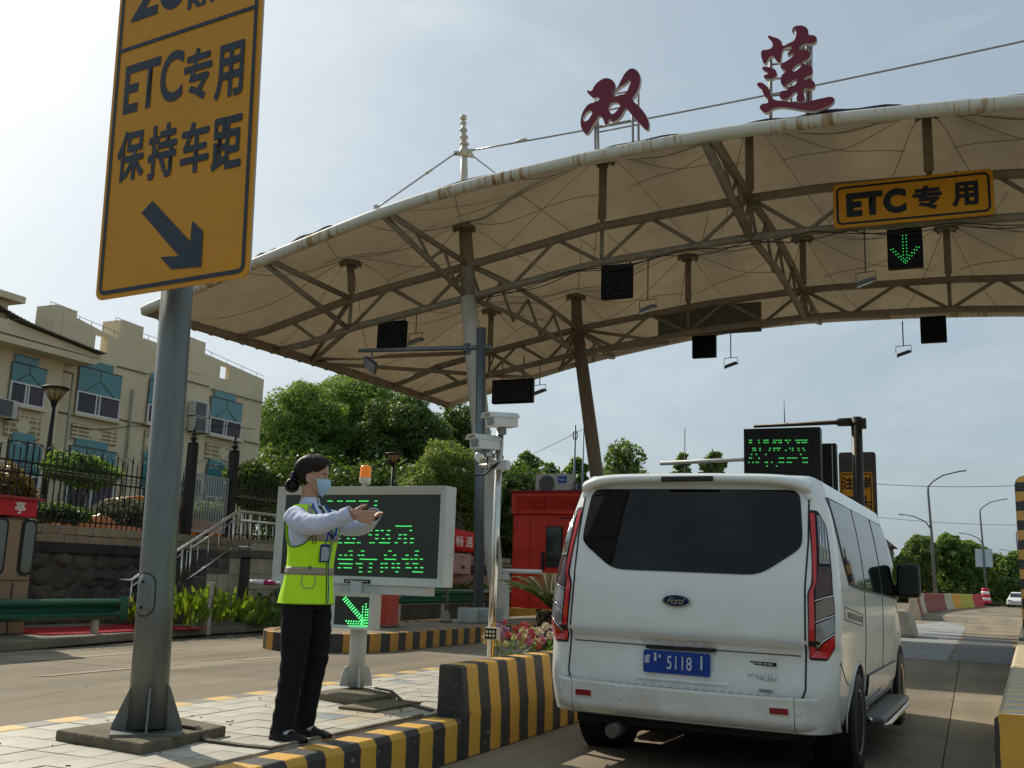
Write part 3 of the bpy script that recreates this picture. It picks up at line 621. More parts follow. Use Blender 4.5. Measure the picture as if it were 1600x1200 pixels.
# low block above roof at the far left
e0 = b_at(22, 472); MB().box((BX - 1.5, e0.y - 2.5, e0.z - .7), (2.5, 5.0, 1.9)).build('stair_tower', wallb, bld)
e1 = b_at(37, 470); MB().box((BX - 1.4, e1.y - 2.6, e1.z), (3.0, 5.2, .22)).build('tower_cornice', wallb, bld)
# windows
def win(px0, px1, py0, pym, py1, x, name='upper'):
    """px range, head, transom and sill pixels"""
    a = at(px0, pym, X=x); b = at(px1, pym, X=x); zt = at((px0 + px1) / 2, py0, X=x).z; zm = at((px0 + px1) / 2, pym, X=x).z; zs = at((px0 + px1) / 2, py1, X=x).z
    y0, y1 = a.y, b.y; w = y1 - y0; yc = (y0 + y1) / 2
    wn_ = MB().box((x + .02, yc, (zt + zs) / 2), (.05, w, zt - zs)).build('window', linem, bld)
    MB().box((x + .05, yc, (zt + zm) / 2), (.012, w - .04, zt - zm - .03)).build('pane', teal, wn_)
    MB().box((x + .052, yc - .15, zt + .14), (.012, w * .68, .26)).build('pane', teal, wn_)
    mbm = MB(); mbm.tube([(x + .065, yc, zt), (x + .065, yc, zm + (zt - zm) * .55), (x + .065, y0 + w * .15, zm)], .014, n=5); mbm.tube([(x + .065, yc, zm + (zt - zm) * .55), (x + .065, y1 - w * .15, zm)], .014, n=5); mbm.tube([(x + .065, y0, zt - .02), (x + .065, y1, zt - .02)], .014, n=5)
    mbm.build('muntin', linem, wn_)
    MB().box((x + .045, yc - w * .25, (zm + zs) / 2), (.012, w * .46, zm - zs - .05)).build('pane', curt, wn_)
    MB().box((x + .045, yc + w * .25, (zm + zs) / 2), (.012, w * .46, zm - zs - .05)).build('pane', curp, wn_)
    f = MB()
    for yy in (y0 + .03, yc - w * .06, yc + w * .02, y1 - .03): f.box((x + .07, yy, (zm + zs) / 2), (.05, .05, zm - zs))
    for zz in (zs + .03, zm - .03): f.box((x + .073, yc, zz), (.05, w, .055))
    f.build('frame', wfr, wn_)
    MB().box((x + .10, yc, zs - .06), (.2, w + .15, .09)).build('sill', wallb, wn_)
    return y0, y1, zs
win(14, 70, 570, 600, 635, BX + .27); wb2 = win(118, 187, 578, 617, 652, BX + .02); win(229, 262, 596, 634, 664, BX - .01); wb4 = win(326, 376, 624, 656, 683, BX - .04)
win(8, 60, 690, 742, 800, BX + .27); win(102, 177, 700, 752, 802, BX + .02); win(218, 240, 716, 762, 806, BX - .01); win(318, 356, 728, 776, 810, BX - .04)
# relief panels between storeys
for px0, px1, py0, py1, x in ((8, 60, 645, 688, BX + .26), (112, 180, 660, 697, BX + .01), (226, 240, 672, 712, BX - .02), (322, 372, 690, 725, BX - .05)):
    a = at(px0, py0, X=x); b = at(px1, py1, X=x); w = b.y - a.y; h = a.z - b.z; yc = (a.y + b.y) / 2; zc = (a.z + b.z) / 2
    rl = MB().box((x + .02, yc, zc), (.03, w, h)).build('relief_panel', relief_m, bld)
    g = MB()
    for i in range(4): g.box((x + .045, a.y + w * (i + .5) / 4, zc), (.03, .05, h))
    for i in range(4): g.box((x + .048, yc, b.z + h * (i + .5) / 4), (.03, w, .05))
    g.box((x + .05, yc, zc), (.03, .45, .45), M=Matrix.Rotation(R(45), 4, 'X')); g.build('relief_grid', wallb, rl)
# grooves in the render
for (p0, p1) in (((183, 575), (231, 582)), ((293, 597), (328, 602)), ((183, 656), (226, 662)), ((330, 616), (412, 621)), ((293, 668), (326, 673)), ((360, 687), (408, 692)), ((68, 640), (110, 646)), ((67, 575), (112, 580))):
    a = at(*p0, X=BX + .03); b = at(*p1, X=BX + .03); MB().box((BX + (.0 if p0[0] > 225 else .03) , (a.y + b.y) / 2, (a.z + b.z) / 2), (.03, b.y - a.y, .045)).build('groove', linem, bld)
# rain pipes and a slack cable on the facade
for px in (205, 309, 100):
    p0 = at(px, 640, X=BX + .08); MB().tube([(BX + .08 if px > 150 else BX + .33, p0.y, 1.8), (BX + .08 if px > 150 else BX + .33, p0.y, 7.6)], .045, n=8).build('rain_pipe', mat('rain_pipe', (.38, .34, .26), .6, var=.4, vscale=2), bld)
q = [at(px, 668 + 3 * math.sin(px * .05), X=BX + .1) for px in range(110, 400, 12)]; MB().tube(q, .012, n=4).build('facade_cable', iron, bld)
# openings in the parapet
opn = mat('opening_light', (.78, .82, .84), .9)
for (px, py) in OPEN:
    c = at(px, py, X=BX + .02); h = .30
    cutter = MB().box((BX - .2, c.y, c.z), (1.6, 2 * h * .95, 2 * h * .9)).build('cut', linem); 
    for w_ in (bay2, bay3, bay4):
        md = w_.modifiers.new('opening', 'BOOLEAN'); md.object = cutter; md.solver = 'EXACT'
        cutter.parent = None
    CUTS = globals().setdefault('CUTS', []); CUTS.append((cutter, [bay2, bay3, bay4]))
def bake(o):
    dg = bpy.context.evaluated_depsgraph_get(); me = bpy.data.meshes.new_from_object(o.evaluated_get(dg)); o.modifiers.clear(); o.data = me
bpy.context.view_layer.update()
for w_ in (bay2, bay3, bay4): bake(w_)
for c, _ in CUTS: bpy.data.objects.remove(c)
# air conditioner units on the wall
acm = mat('ac_casing', (.55, .54, .50), .5, col2=(.42, .41, .37), vscale=5); acd = mat('ac_grille', (.10, .11, .12), .6)
def ac(c, label, grp, face='x', s=1.0):
    t = thing('air_conditioner', label, 'air conditioner', c, group=grp); x, y, z = c
    if face == 'x':
        MB().box((x, y, z), (.34, .85 * s, .58 * s)).build('casing', acm, t, bevel=.015); MB().box((x + .175, y - .08, z), (.02, .60 * s, .50 * s)).build('fan_grille', acd, t)
        mbp = MB(); mbp.tube([(x, y + .45, z - .1), (x + .05, y + .62, z - .15), (x, y + .66, z + .05), (x - .1, y + .6, z + .1)], .015, n=6); mbp.build('pipe', wfr, t)
        mbp = MB(); mbp.box((x - .05, y - .3, z - .31), (.4, .04, .04)); mbp.box((x - .05, y + .3, z - .31), (.4, .04, .04)); mbp.build('bracket', iron, t)
    return t
c = at(311, 640, X=BX + .2); ac((c.x, c.y, c.z), 'outdoor air conditioner unit on the beige wall, upper of the two', 'wall air conditioners')
c = at(310, 664, X=BX + .2); ac((c.x, c.y, c.z), 'outdoor air conditioner unit on the beige wall, lower of the two', 'wall air conditioners')
c = at(4, 638, X=BX + .45); ac((c.x, c.y, c.z), 'outdoor air conditioner unit at the left edge beside the first window', 'wall air conditioners')
c = at(303, 760, X=BX + .2); ac((c.x, c.y, c.z), 'outdoor air conditioner unit low on the wall seen through the barred gate', 'wall air conditioners')
# ================================================================ TOLL CANOPY
steel_t = mat('aged_painted_steel', (.28, .25, .20), .6, col2=(.19, .155, .115), vscale=3.5, detail=8, bump=.1)
steel_w = mat('white_painted_pipe', (.60, .58, .52), .5, col2=(.40, .35, .27), vscale=2.2, detail=9)
def rust_mat():
    m = bpy.data.materials.new('rust_streaked_pipe'); m.use_nodes = True; nt = m.node_tree; b = nt.nodes['Principled BSDF']; l = nt.links.new; b.inputs['Roughness'].default_value = .6
    t = nt.nodes.new('ShaderNodeTexCoord'); mp_ = nt.nodes.new('ShaderNodeMapping'); mp_.inputs['Scale'].default_value = (7, 1, .7); n = nt.nodes.new('ShaderNodeTexNoise'); n.inputs['Scale'].default_value = 1.6; n.inputs['Detail'].default_value = 6
    n2 = nt.nodes.new('ShaderNodeTexNoise'); n2.inputs['Scale'].default_value = .45; n2.inputs['Detail'].default_value = 2; l(t.outputs['Object'], n2.inputs['Vector'])
    l(t.outputs['Object'], mp_.inputs[0]); l(mp_.outputs[0], n.inputs['Vector'])
    a = nt.nodes.new('ShaderNodeMath'); a.operation = 'MULTIPLY'; l(n.outputs['Fac'], a.inputs[0]); l(n2.outputs['Fac'], a.inputs[1])
    r = nt.nodes.new('ShaderNodeValToRGB'); e = r.color_ramp.elements; e[0].position = .27; e[0].color = (.58, .56, .50, 1); e[1].position = .40; e[1].color = (.16, .07, .02, 1); q = e.new(.33); q.color = (.38, .26, .14, 1)
    l(a.outputs[0], r.inputs[0]); l(r.outputs[0], b.inputs['Base Color']); return m
rust = rust_mat()
mem = bpy.data.materials.new('tension_membrane'); mem.use_nodes = True
nt = mem.node_tree; nt.nodes.clear(); o_ = nt.nodes.new('ShaderNodeOutputMaterial'); d_ = nt.nodes.new('ShaderNodeBsdfDiffuse'); t_ = nt.nodes.new('ShaderNodeBsdfTranslucent'); mx_ = nt.nodes.new('ShaderNodeMixShader'); mx_.inputs[0].default_value = .30
tcx = nt.nodes.new('ShaderNodeTexCoord'); nn = nt.nodes.new('ShaderNodeTexNoise'); nn.inputs['Scale'].default_value = .7; nn.inputs['Detail'].default_value = 8; nn.inputs['Roughness'].default_value = .6; rr_ = nt.nodes.new('ShaderNodeValToRGB')
rr_.color_ramp.elements[0].color = (.46, .405, .32, 1); rr_.color_ramp.elements[1].color = (.54, .48, .385, 1); rr_.color_ramp.elements[0].position = .3; rr_.color_ramp.elements[1].position = .7
nt.links.new(tcx.outputs['Object'], nn.inputs['Vector']); nt.links.new(nn.outputs['Fac'], rr_.inputs[0]); sn = nt.nodes.new('ShaderNodeTexNoise'); sn.inputs['Scale'].default_value = 2.2; sn.inputs['Detail'].default_value = 12; sn.inputs['Roughness'].default_value = .72; sr = nt.nodes.new('ShaderNodeValToRGB'); sr.color_ramp.elements[0].position = .36; sr.color_ramp.elements[0].color = (.91, .90, .88, 1); sr.color_ramp.elements[1].position = .55
nt.links.new(tcx.outputs['Object'], sn.inputs['Vector']); nt.links.new(sn.outputs['Fac'], sr.inputs[0]); st_m = nt.nodes.new('ShaderNodeMix'); st_m.data_type = 'RGBA'; st_m.blend_type = 'MULTIPLY'; st_m.inputs[0].default_value = 1; nt.links.new(rr_.outputs[0], st_m.inputs[6]); nt.links.new(sr.outputs[0], st_m.inputs[7]); nt.links.new(st_m.outputs[2], d_.inputs[0])
tm_x = nt.nodes.new('ShaderNodeMix'); tm_x.data_type = 'RGBA'; tm_x.blend_type = 'MULTIPLY'; tm_x.inputs[0].default_value = 1; tm_x.inputs[7].default_value = (.36, .32, .265, 1); nt.links.new(st_m.outputs[2], tm_x.inputs[6]); nt.links.new(tm_x.outputs[2], t_.inputs[0])
nt.links.new(d_.outputs[0], mx_.inputs[1]); nt.links.new(t_.outputs[0], mx_.inputs[2]); nt.links.new(mx_.outputs[0], o_.inputs[0])

canopy = thing('toll_canopy', 'large arched beige membrane canopy on leaning steel columns spanning the toll lanes', 'canopy', (-10.2, 22.5, .25))
YF, YB, YN, YR = 19.3, 31.6, 22.3, 28.1
XFl, XBl = -19.07, -16.63; XR = 8.0
fx = [-19.07, -15.8, -12.06, -10.1, -6.8, -4.4, -2.04, -.39, 1.29, 5, 8]; fz = [7.64, 8.53, 9.47, 9.80, 10.10, 10.19, 10.15, 10.06, 9.95, 9.62, 9.15]
bx = [-16.63, -14, -11.26, -8.6, -6.2, -4.1, -1.2, 1.76, 5, 8]; bz = [7.17, 7.88, 8.53, 8.96, 9.27, 9.36, 9.30, 9.14, 8.75, 8.2]
def smooth_i(xs_, zs_):
    def f(x):
        w = [0.0, .5, 1.0, .5]; return (np.interp(x - .7, xs_, zs_) + 2 * np.interp(x, xs_, zs_) + np.interp(x + .7, xs_, zs_)) / 4 if xs_[0] + .7 < x < xs_[-1] - .7 else float(np.interp(x, xs_, zs_))
    return f
zf = smooth_i(fx, fz); zb = smooth_i(bx, bz)
NX = [-14.8, -11.3, -7.75, -4.2, -.4, 3.4, 7.0]                     # truss nodes 3.6 m apart
pf = [(-14.9, 1.2), (-11.5, .95), (-7.75, 1.95), (-4.2, 2.0), (-.4, 1.9), (3.4, 1.8), (7, 1.6)]
pr = [(-13.4, 1.28), (-10.57, .85), (-7.1, 1.35), (-3.85, 1.4), (-.15, 1.4), (3.4, 1.3), (7, 1.2)]
PEAKS = [(x, YN, a) for x, a in pf] + [(x, YR, a) for x, a in pr]
def xl(v): return XFl + (XBl - XFl) * v
def base_z(X, v): return (1 - v) * zf(X) + v * zb(X)
def mem_z(X, Y, v):
    z = base_z(X, v); e = min(1, 4.6 * v * (1 - v)) * min(1, max(0, (X - xl(v)) / 2.8)) ** .9
    h = 0
    for px, py, a in PEAKS:
        d = math.hypot(X - px, Y - py); d = max(d, .24); pass
        
    s = .22 * math.log(1 + sum(math.exp((a * .98 + .42 - .46 * (max(math.hypot(X - px, Y - py), .24) - .24)) / .22) for px, py, a in PEAKS))
    return z + e * (s - .40) 
def mem_pt(u, v):
    v2 = v; X = xl(v2) + (XR - xl(v2)) * u; Y = YF + (YB - YF) * v2
    return Vector((X, Y, mem_z(X, Y, v2)))
MB().grid(mem_pt, 230, 110).build('membrane', mem, canopy)
# welded seams radiating from every cone
seam_m = mat('membrane_seam', (.27, .21, .145), .9)
for px, py, a in PEAKS:
    mb = MB()
    for k in range(8):
        an = R(22.5 + 45 * k); pts = []
        for i in range(15):
            d = .26 + 3.3 * i / 14; X = px + d * math.cos(an) * 1.0; Y = py + d * math.sin(an); v = (Y - YF) / (YB - YF)
            if v < .01 or v > .99 or X < xl(v) + .1 or X > XR - .1: break
            pts.append((X, Y, mem_z(X, Y, v) - .012))
        if len(pts) > 2: mb.tube(pts, .008, n=4, cap=False)
    mb.build('seam', seam_m, canopy)
# edge pipes
MB().tube([(x, YF, zf(x)) for x in np.linspace(XFl, XR, 60)], .135, n=14).build('front_edge_pipe', rust, canopy)
MB().tube([(x, YB, zb(x)) for x in np.linspace(XBl, XR, 50)], .135, n=12).build('back_edge_pipe', rust, canopy)
def lz(v): return base_z(xl(v), v) - .12 * math.sin(math.pi * v)
MB().tube([(xl(v), YF + (YB - YF) * v, lz(v)) for v in np.linspace(0, 1, 24)], .135, n=12).build('left_edge_pipe', steel_t, canopy)
mb = MB()
for v in np.linspace(.04, .96, 22): mb.tube([(xl(v) - .01, YF + (YB - YF) * v - .03, lz(v)), (xl(v) + .01, YF + (YB - YF) * v + .03, lz(v))], .155, n=10)
mb.build('edge_clamps', steel_t, canopy)
# lashing rope and folded cloth edge standing a little proud above the front pipe
dkb = mat('dark_blue_tarp_edge', (.03, .03, .06), .8)
mb = MB()
for (x0, x1, h) in ((-15.9, -15.0, .10), (-14.9, -13.3, .12), (-12.4, -8.3, .06), (-6.9, -4.6, .07), (-4.2, -2.2, .07), (-3.1, -.6, .10), (-.2, 2.5, .05)):
    n = 12; mb.grid(lambda u, v: (x0 + (x1 - x0) * u, YF + .04, zf(x0 + (x1 - x0) * u) + .12 + v * h * (math.sin(math.pi * u) ** .5 + .25 * math.sin(13 * u + x0))), n, 2)
mb.build('folded_cloth_edge', dkb, canopy, solid=.02)
# trusses
ftx = [-18.11, -14.72, -11.27, -7.85, -4.22, -2.4, 1.4, 5, 8]; ftz = [7.56, 8.42, 9.0, 9.62, 9.90, 9.94, 9.75, 9.3, 8.8]
fbx = [-17.4, -14.54, -11.23, -7.83, -4.2, -2.42, 1.35, 5, 8]; fbz = [6.95, 7.62, 8.15, 8.72, 8.97, 8.98, 8.80, 8.4, 7.9]
rtx = [-15.9, -13.35, -10.44, -6.64, -3.57, -.13, 1.61, 5, 8]; rtz = [7.6, 8.12, 8.66, 9.12, 9.31, 9.26, 9.15, 8.8, 8.4]
rbx = [-15.5, -13.3, -10.43, -6.64, -3.62, -.16, 1.57, 5, 8]; rbz = [6.95, 7.40, 7.90, 8.36, 8.53, 8.46, 8.34, 8.0, 7.6]
def fT(x): return Vector((x, YN, np.interp(x, ftx, ftz)))
def fB(x): return Vector((x, YN, np.interp(x, fbx, fbz)))
def rT(x): return Vector((x, YR, np.interp(x, rtx, rtz)))
def rB(x): return Vector((x, YR, np.interp(x, rbx, rbz)))
def chord(fn, x0, x1, r, name):
    MB().tube([fn(x) for x in np.linspace(x0, x1, 30)], r, n=12).build(name, steel_t, canopy)
chord(fT, -17.6, 8, .105, 'top_chord'); chord(fB, -16.2, 8, .095, 'bottom_chord')
chord(rT, -15.2, 8, .10, 'top_chord'); chord(rB, -14.6, 8, .09, 'bottom_chord')
def brace(a, b, r=.048, name='brace'): MB().tube([a, b], r, n=8).build(name, steel_t, canopy)
for (T, Bo, nx) in ((fT, fB, NX), (rT, rB, [-13.4, -10.5, -7.1, -3.85, -.15, 3.4, 7])):
    up = False                       # node 0 starts at the bottom chord
    brace(T(nx[0] - 1.9), Bo(nx[0] - 1.0)) ; brace(T(nx[0] - .1), Bo(nx[0] - 1.0)) if False else None
    for i in range(len(nx) - 1):
        xs_ = np.linspace(nx[i], nx[i + 1], 4); st_ = up
        for a, b in zip(xs_, xs_[1:]):
            brace((T if st_ else Bo)(a), (Bo if st_ else T)(b)); st_ = not st_
        up = st_
    for x in nx: brace(T(x), Bo(x), .05, 'vertical')
# flying posts with ring plates under each cone
def disc(px, py, zt, r0, zb_, rs, tilt=0):
    mb = MB(); mb.lathe((px, py, zt - .16), [(r0, 0), (r0 + .02, .03), (.30, .05), (.30, .10), (r0, .14)], n=18)
    for k in range(8): a = R(45 * k); mb.box((px + .27 * math.cos(a), py + .27 * math.sin(a), zt - .13), (.09, .05, .08), rz=a)
    mb.build('cone_ring', steel_t, canopy)
for (px, a), nx in zip(pf, NX):
    zt = mem_z(px, YN, (YN - YF) / (YB - YF)); 
    if abs(nx + 11.3) > .1: MB().tube([fT(nx) + Vector((0, 0, .02)), fT(nx) + Vector((0, 0, .18)), fT(nx) + Vector((0, 0, .20)), Vector((px, YN, zt - .1))], [.06, .06, .10, .10], n=12).build('flying_post', steel_t, canopy)
    disc(px, YN, zt, .12, 0, 0)
for (px, a), nx in zip(pr, [-13.4, -10.5, -7.1, -3.85, -.15, 3.4, 7]):
    zt = mem_z(px, YR, (YR - YF) / (YB - YF))
    if abs(nx + 10.5) > .1: MB().tube([rT(nx) + Vector((0, 0, .02)), rT(nx) + Vector((0, 0, .15)), rT(nx) + Vector((0, 0, .18)), Vector((px, YR, zt - .1))], [.055, .055, .09, .09], n=12).build('flying_post', steel_t, canopy)
    disc(px, YR, zt, .11, 0, 0)
# transverse trusses
def zig(A, Bq, C, D, n, r=.04):
    for i in range(n):
        a = A.lerp(Bq, i / n); b = C.lerp(D, (i + .5) / n); c = A.lerp(Bq, (i + 1) / n); brace(a, b, r); brace(b, c, r)
for fxn, rxn, fe in ((-11.3, -10.5, -12.0), (-4.2, -3.85, -4.45), (3.4, 3.4, 3.3)):
    E = Vector((fe, YF, zf(fe) - .08)); big = .10 if fxn > -5 else .075
    MB().tube([E + Vector((.10, 0, 0)), fT(fxn)], big, n=10).build('transverse_chord', steel_t, canopy); MB().tube([E - Vector((.10, 0, 0)), fB(fxn)], big, n=10).build('transverse_chord', steel_t, canopy)
    zig(E.lerp(fT(fxn), .35), fT(fxn), E.lerp(fB(fxn), .35), fB(fxn), 2)
    arch = lambda t, A, C: A.lerp(C, t) + Vector((0, 0, .18 * math.sin(math.pi * t)))
    MB().tube([arch(t, fT(fxn), rT(rxn)) for t in np.linspace(0, 1, 8)], big * .95, n=10).build('transverse_chord', steel_t, canopy)
    MB().tube([arch(t, fB(fxn), rB(rxn)) for t in np.linspace(0, 1, 8)], big * .85, n=10).build('transverse_chord', steel_t, canopy)
    zig(fT(fxn), rT(rxn), fB(fxn), rB(rxn), 4)
    G = Vector((rxn, YB, zb(rxn) - .06)); MB().tube([rT(rxn), G], .07, n=8).build('transverse_chord', steel_t, canopy); MB().tube([rB(rxn), G + Vector((0, 0, -.08))], .065, n=8).build('transverse_chord', steel_t, canopy)
    zig(rT(rxn), G, rB(rxn), G, 2)
# left end fans
def LP(v): return Vector((xl(v) + .05, YF + (YB - YF) * v, lz(v)))
for q0, v_, r_ in ((fT(-17.6), .24, .105), (fB(-16.2), .36, .095), (rT(-15.2), .76, .10), (rB(-14.6), .88, .09)): MB().tube([q0, LP(v_)], r_, n=12).build('end_chord', steel_t, canopy)
E = Vector((-15.3, YF, zf(-15.3) - .08))
MB().tube([E + Vector((.12, 0, 0)), fT(NX[0])], .075, n=10).build('transverse_chord', steel_t, canopy); MB().tube([E - Vector((.12, 0, 0)), fB(NX[0])], .075, n=10).build('transverse_chord', steel_t, canopy)
vm = .47; Mp = Vector((xl(vm), YF + (YB - YF) * vm, lz(vm)))
for q in (fT(NX[0]), fB(NX[0]), rT(-13.4), rB(-13.4)): MB().tube([Mp + Vector((0, 0, .05 if q.z > 7.7 else -.05)), q], .065, n=8).build('end_chord', steel_t, canopy)
MB().tube([rT(-13.4), rT(-10.5) * 1, ], .05, n=8)
Gk = Vector((-13.4, YB, zb(-13.4) - .06)); brace(rT(-13.4), Gk, .06); brace(rB(-13.4), Gk, .06)
for s_x in (-1, 1):
    for rxn in (-10.5,): brace(rB(rxn), Vector((rxn + 1.9 * s_x, YB, zb(rxn + 1.9 * s_x) - .05)), .06); brace(rT(rxn), Vector((rxn + 1.9 * s_x, YB, zb(rxn + 1.9 * s_x) - .05)), .055)
for rxn in (-3.85,): 
    for s_x in (-1, 1): brace(rB(rxn), Vector((rxn + 1.9 * s_x, YB, zb(rxn + 1.9 * s_x) - .05)), .06)
# columns
colw = mat('column_paint', (.56, .55, .51), .5, col2=(.40, .37, .30), vscale=1.4, detail=9, streak=True)
colb = mat('rusty_column_paint', (.22, .17, .125), .6, col2=(.15, .11, .08), vscale=1.6, detail=9, streak=True)
def colm(base, top, prof, m, label=None):
    b = Vector(base); t = Vector(top); pts = [b.lerp(t, u) for u, r in prof]; c = MB().tube(pts, [r for u, r in prof], n=24).build('column', m, canopy, label=label); return c
c1b = Vector((-10.22, 22.5, .25)); n1 = Vector((-11.3, YN, 8.15)); dir1 = (n1 - c1b) / (n1.z - c1b.z); top1 = c1b + dir1 * (13.35 - .25); top1.x = -11.62; 
c1 = colm(c1b, n1, [(0, .17), (.03, .17), (.25, .21), (.5, .235), (.75, .225), (1, .20)], colw)
MB().tube([n1, Vector((-11.36, YN, 9.0)), Vector((-11.48, YN, 10.1))], [.20, .185, .165], n=20).build('mast_lower', steel_t, canopy)
MB().tube([Vector((-11.48, YN, 10.1)), Vector((-11.62, YN, 12.35))], [.105, .09], n=16).build('mast', steel_w, canopy)
mt = MB(); mt.tube([Vector((-11.6, YN, 12.3)), Vector((-11.66, YN, 13.0))], [.075, .05], n=12)
for i in range(4): z = 12.28 + .2 * i; mt.lathe((-11.60 - .02 * i, YN, z), [(.06, 0), (.125 - .012 * i, .03), (.125 - .012 * i, .07), (.06, .11)], n=14)
mt.lathe((-11.66, YN, 13.02), [(.05, 0), (.09, .03), (.085, .12), (.03, .14)], n=12)
mt.build('mast_finial', steel_w, canopy)
bs = MB(); bs.lathe((c1b.x, c1b.y, .25), [(.26, 0), (.26, .05), (.17, .06)], n=16); bs.build('base_plate', steel_w, canopy)
cl = Vector((-11.58, YN, 12.1)); cab_m = mat('steel_cable', (.28, .28, .27), .4, metal=.6)
mt = MB(); mt.lathe((cl.x, cl.y, cl.z - .12), [(.10, 0), (.15, .04), (.15, .18), (.10, .22)], n=12)
for a in (200, -20, 60): mt.box(cl + Vector((.2 * math.cos(R(a)), .2 * math.sin(R(a)), -.03)), (.16, .03, .12), rz=R(a))
mt.build('cable_collar', steel_w, canopy)
def cable(a, b, r=.02, sag=0.0):
    a = Vector(a); b = Vector(b); MB().tube([a.lerp(b, t) - Vector((0, 0, sag * 4 * t * (1 - t))) for t in np.linspace(0, 1, 14)], r, n=6).build('cable', cab_m, canopy)
    d = (b - a).normalized(); c = a + d * 1.3; MB().tube([c, c + d * .28], r * 1.7, n=6).build('turnbuckle', steel_w, canopy)
cable(cl + Vector((-.2, -.07, 0)), (-12.25, YF, zf(-12.25) + .18), .022); 
MB().box((-12.27, YF, zf(-12.27) + .16), (.10, .08, .16)).build('cable_lug', steel_w, canopy)
cable(cl + Vector((.1, .2, 0)), (-9.0, 25.2, mem_z(-9.0, 25.2, .48) + .1), .016)
cable(cl + Vector((.2, -.05, 0)), at(1700, 42, Y=YN), .022, sag=.1)
# rear column with bracing mast above its node
c2b = Vector((-9.15, 28.1, .1)); n2 = Vector((-10.5, YR, 8.6)); colm(c2b, n2, [(0, .15), (.3, .19), (.6, .20), (1, .185)], colb, 'brownish rusty leaning column')
MB().tube([n2, Vector((-10.57, YR, 9.75))], [.18, .15], n=18).build('mast_lower', colb, canopy)
# grey unlit panel hung behind the rear truss
MB().box((-6.6, YR + .45, 8.75), (3.0, .16, .85)).build('hung_panel', mat('weathered_panel', (.17, .16, .14), .8, var=.3, vscale=2), canopy, bevel=.01)
for x in (-7.4, -6.6, -5.8): MB().box((x, YR + .36, 8.75), (.03, .02, .83)).build('panel_rib', steel_t, canopy)

# wires draped along the front bottom chord
wr = mat('black_wire', (.03, .03, .03), .6)
for k in range(2): MB().tube([fB(x) + Vector((0, -.1, -.05 - .05 * k - .16 * abs(math.sin(x * (1.1 + .4 * k))))) for x in np.linspace(-11, 5, 60)], .012, n=4).build('wire', wr, canopy)
# ---------------------------------------------------------------- roof characters
face_m = mat('maroon_letter_face', (.20, .022, .045), .45, col2=(.14, .016, .035), vscale=2); ret_m = mat('white_letter_side', (.62, .62, .62), .5, col2=(.45, .42, .40), vscale=3)
def char_curve(name, polys, parent):
    cu = bpy.data.curves.new(name, 'CURVE'); cu.dimensions = '2D'; cu.fill_mode = 'BOTH'; cu.extrude = .055; cu.resolution_u = 5
    org = at(880 + 300 / 3.478, 20 + 500 / 3.478, Y=YF)
    for pl_ in polys:
        sp = cu.splines.new('BEZIER'); sp.bezier_points.add(len(pl_) - 1); sp.use_cyclic_u = True
        for bp, (x, y) in zip(sp.bezier_points, pl_):
            w = at(880 + x / 3.478, 20 + y / 3.478, Y=YF - .02); bp.co = (w.x, w.z, 0); bp.handle_left_type = 'AUTO'; bp.handle_right_type = 'AUTO'
    o = bpy.data.objects.new(name, cu); COL.objects.link(o); bpy.context.view_layer.update()
    me = bpy.data.meshes.new_from_object(o.evaluated_get(bpy.context.evaluated_depsgraph_get())); bpy.data.objects.remove(o)
    inv = M_of(parent).inverted()
    for v in me.vertices: v.co = inv @ Vector((v.co.x, YF - .08 - v.co.z, v.co.y))
    me.materials.clear(); me.materials.append(face_m); me.materials.append(ret_m)
    bm = bmesh.new(); bm.from_mesh(me); bmesh.ops.remove_doubles(bm, verts=bm.verts, dist=1e-5); bmesh.ops.recalc_face_normals(bm, faces=bm.faces)
    for f in bm.faces: f.material_index = 0 if abs(f.normal.y) > .7 else 1
    bm.to_mesh(me); bm.free(); me.name = name
    return link(name, me, parent)
SH = [[(142, 435), (160, 438), (180, 408), (210, 380), (240, 368), (270, 375), (288, 395), (292, 425), (278, 458), (300, 425), (325, 375), (350, 335), (378, 316), (405, 324), (424, 352), (425, 395), (408, 445), (386, 482), (412, 512), (442, 545), (466, 585), (474, 622), (467, 646), (447, 637), (420, 610), (390, 578), (366, 548), (351, 532), (330, 562), (300, 594), (272, 602), (262, 588), (252, 612), (242, 622), (230, 600), (216, 575), (204, 572), (190, 594), (166, 630), (150, 658), (134, 670), (118, 655), (105, 620), (108, 575), (125, 535), (150, 508), (178, 499), (197, 493), (206, 476), (196, 470), (178, 474), (156, 460)],
      [(118, 598), (126, 565), (148, 545), (166, 546), (158, 575), (134, 600)], [(280, 464), (303, 428), (345, 398), (372, 380), (366, 412), (346, 450), (318, 458)], [(258, 522), (270, 504), (300, 500), (317, 512), (300, 544), (274, 562), (260, 548)]]
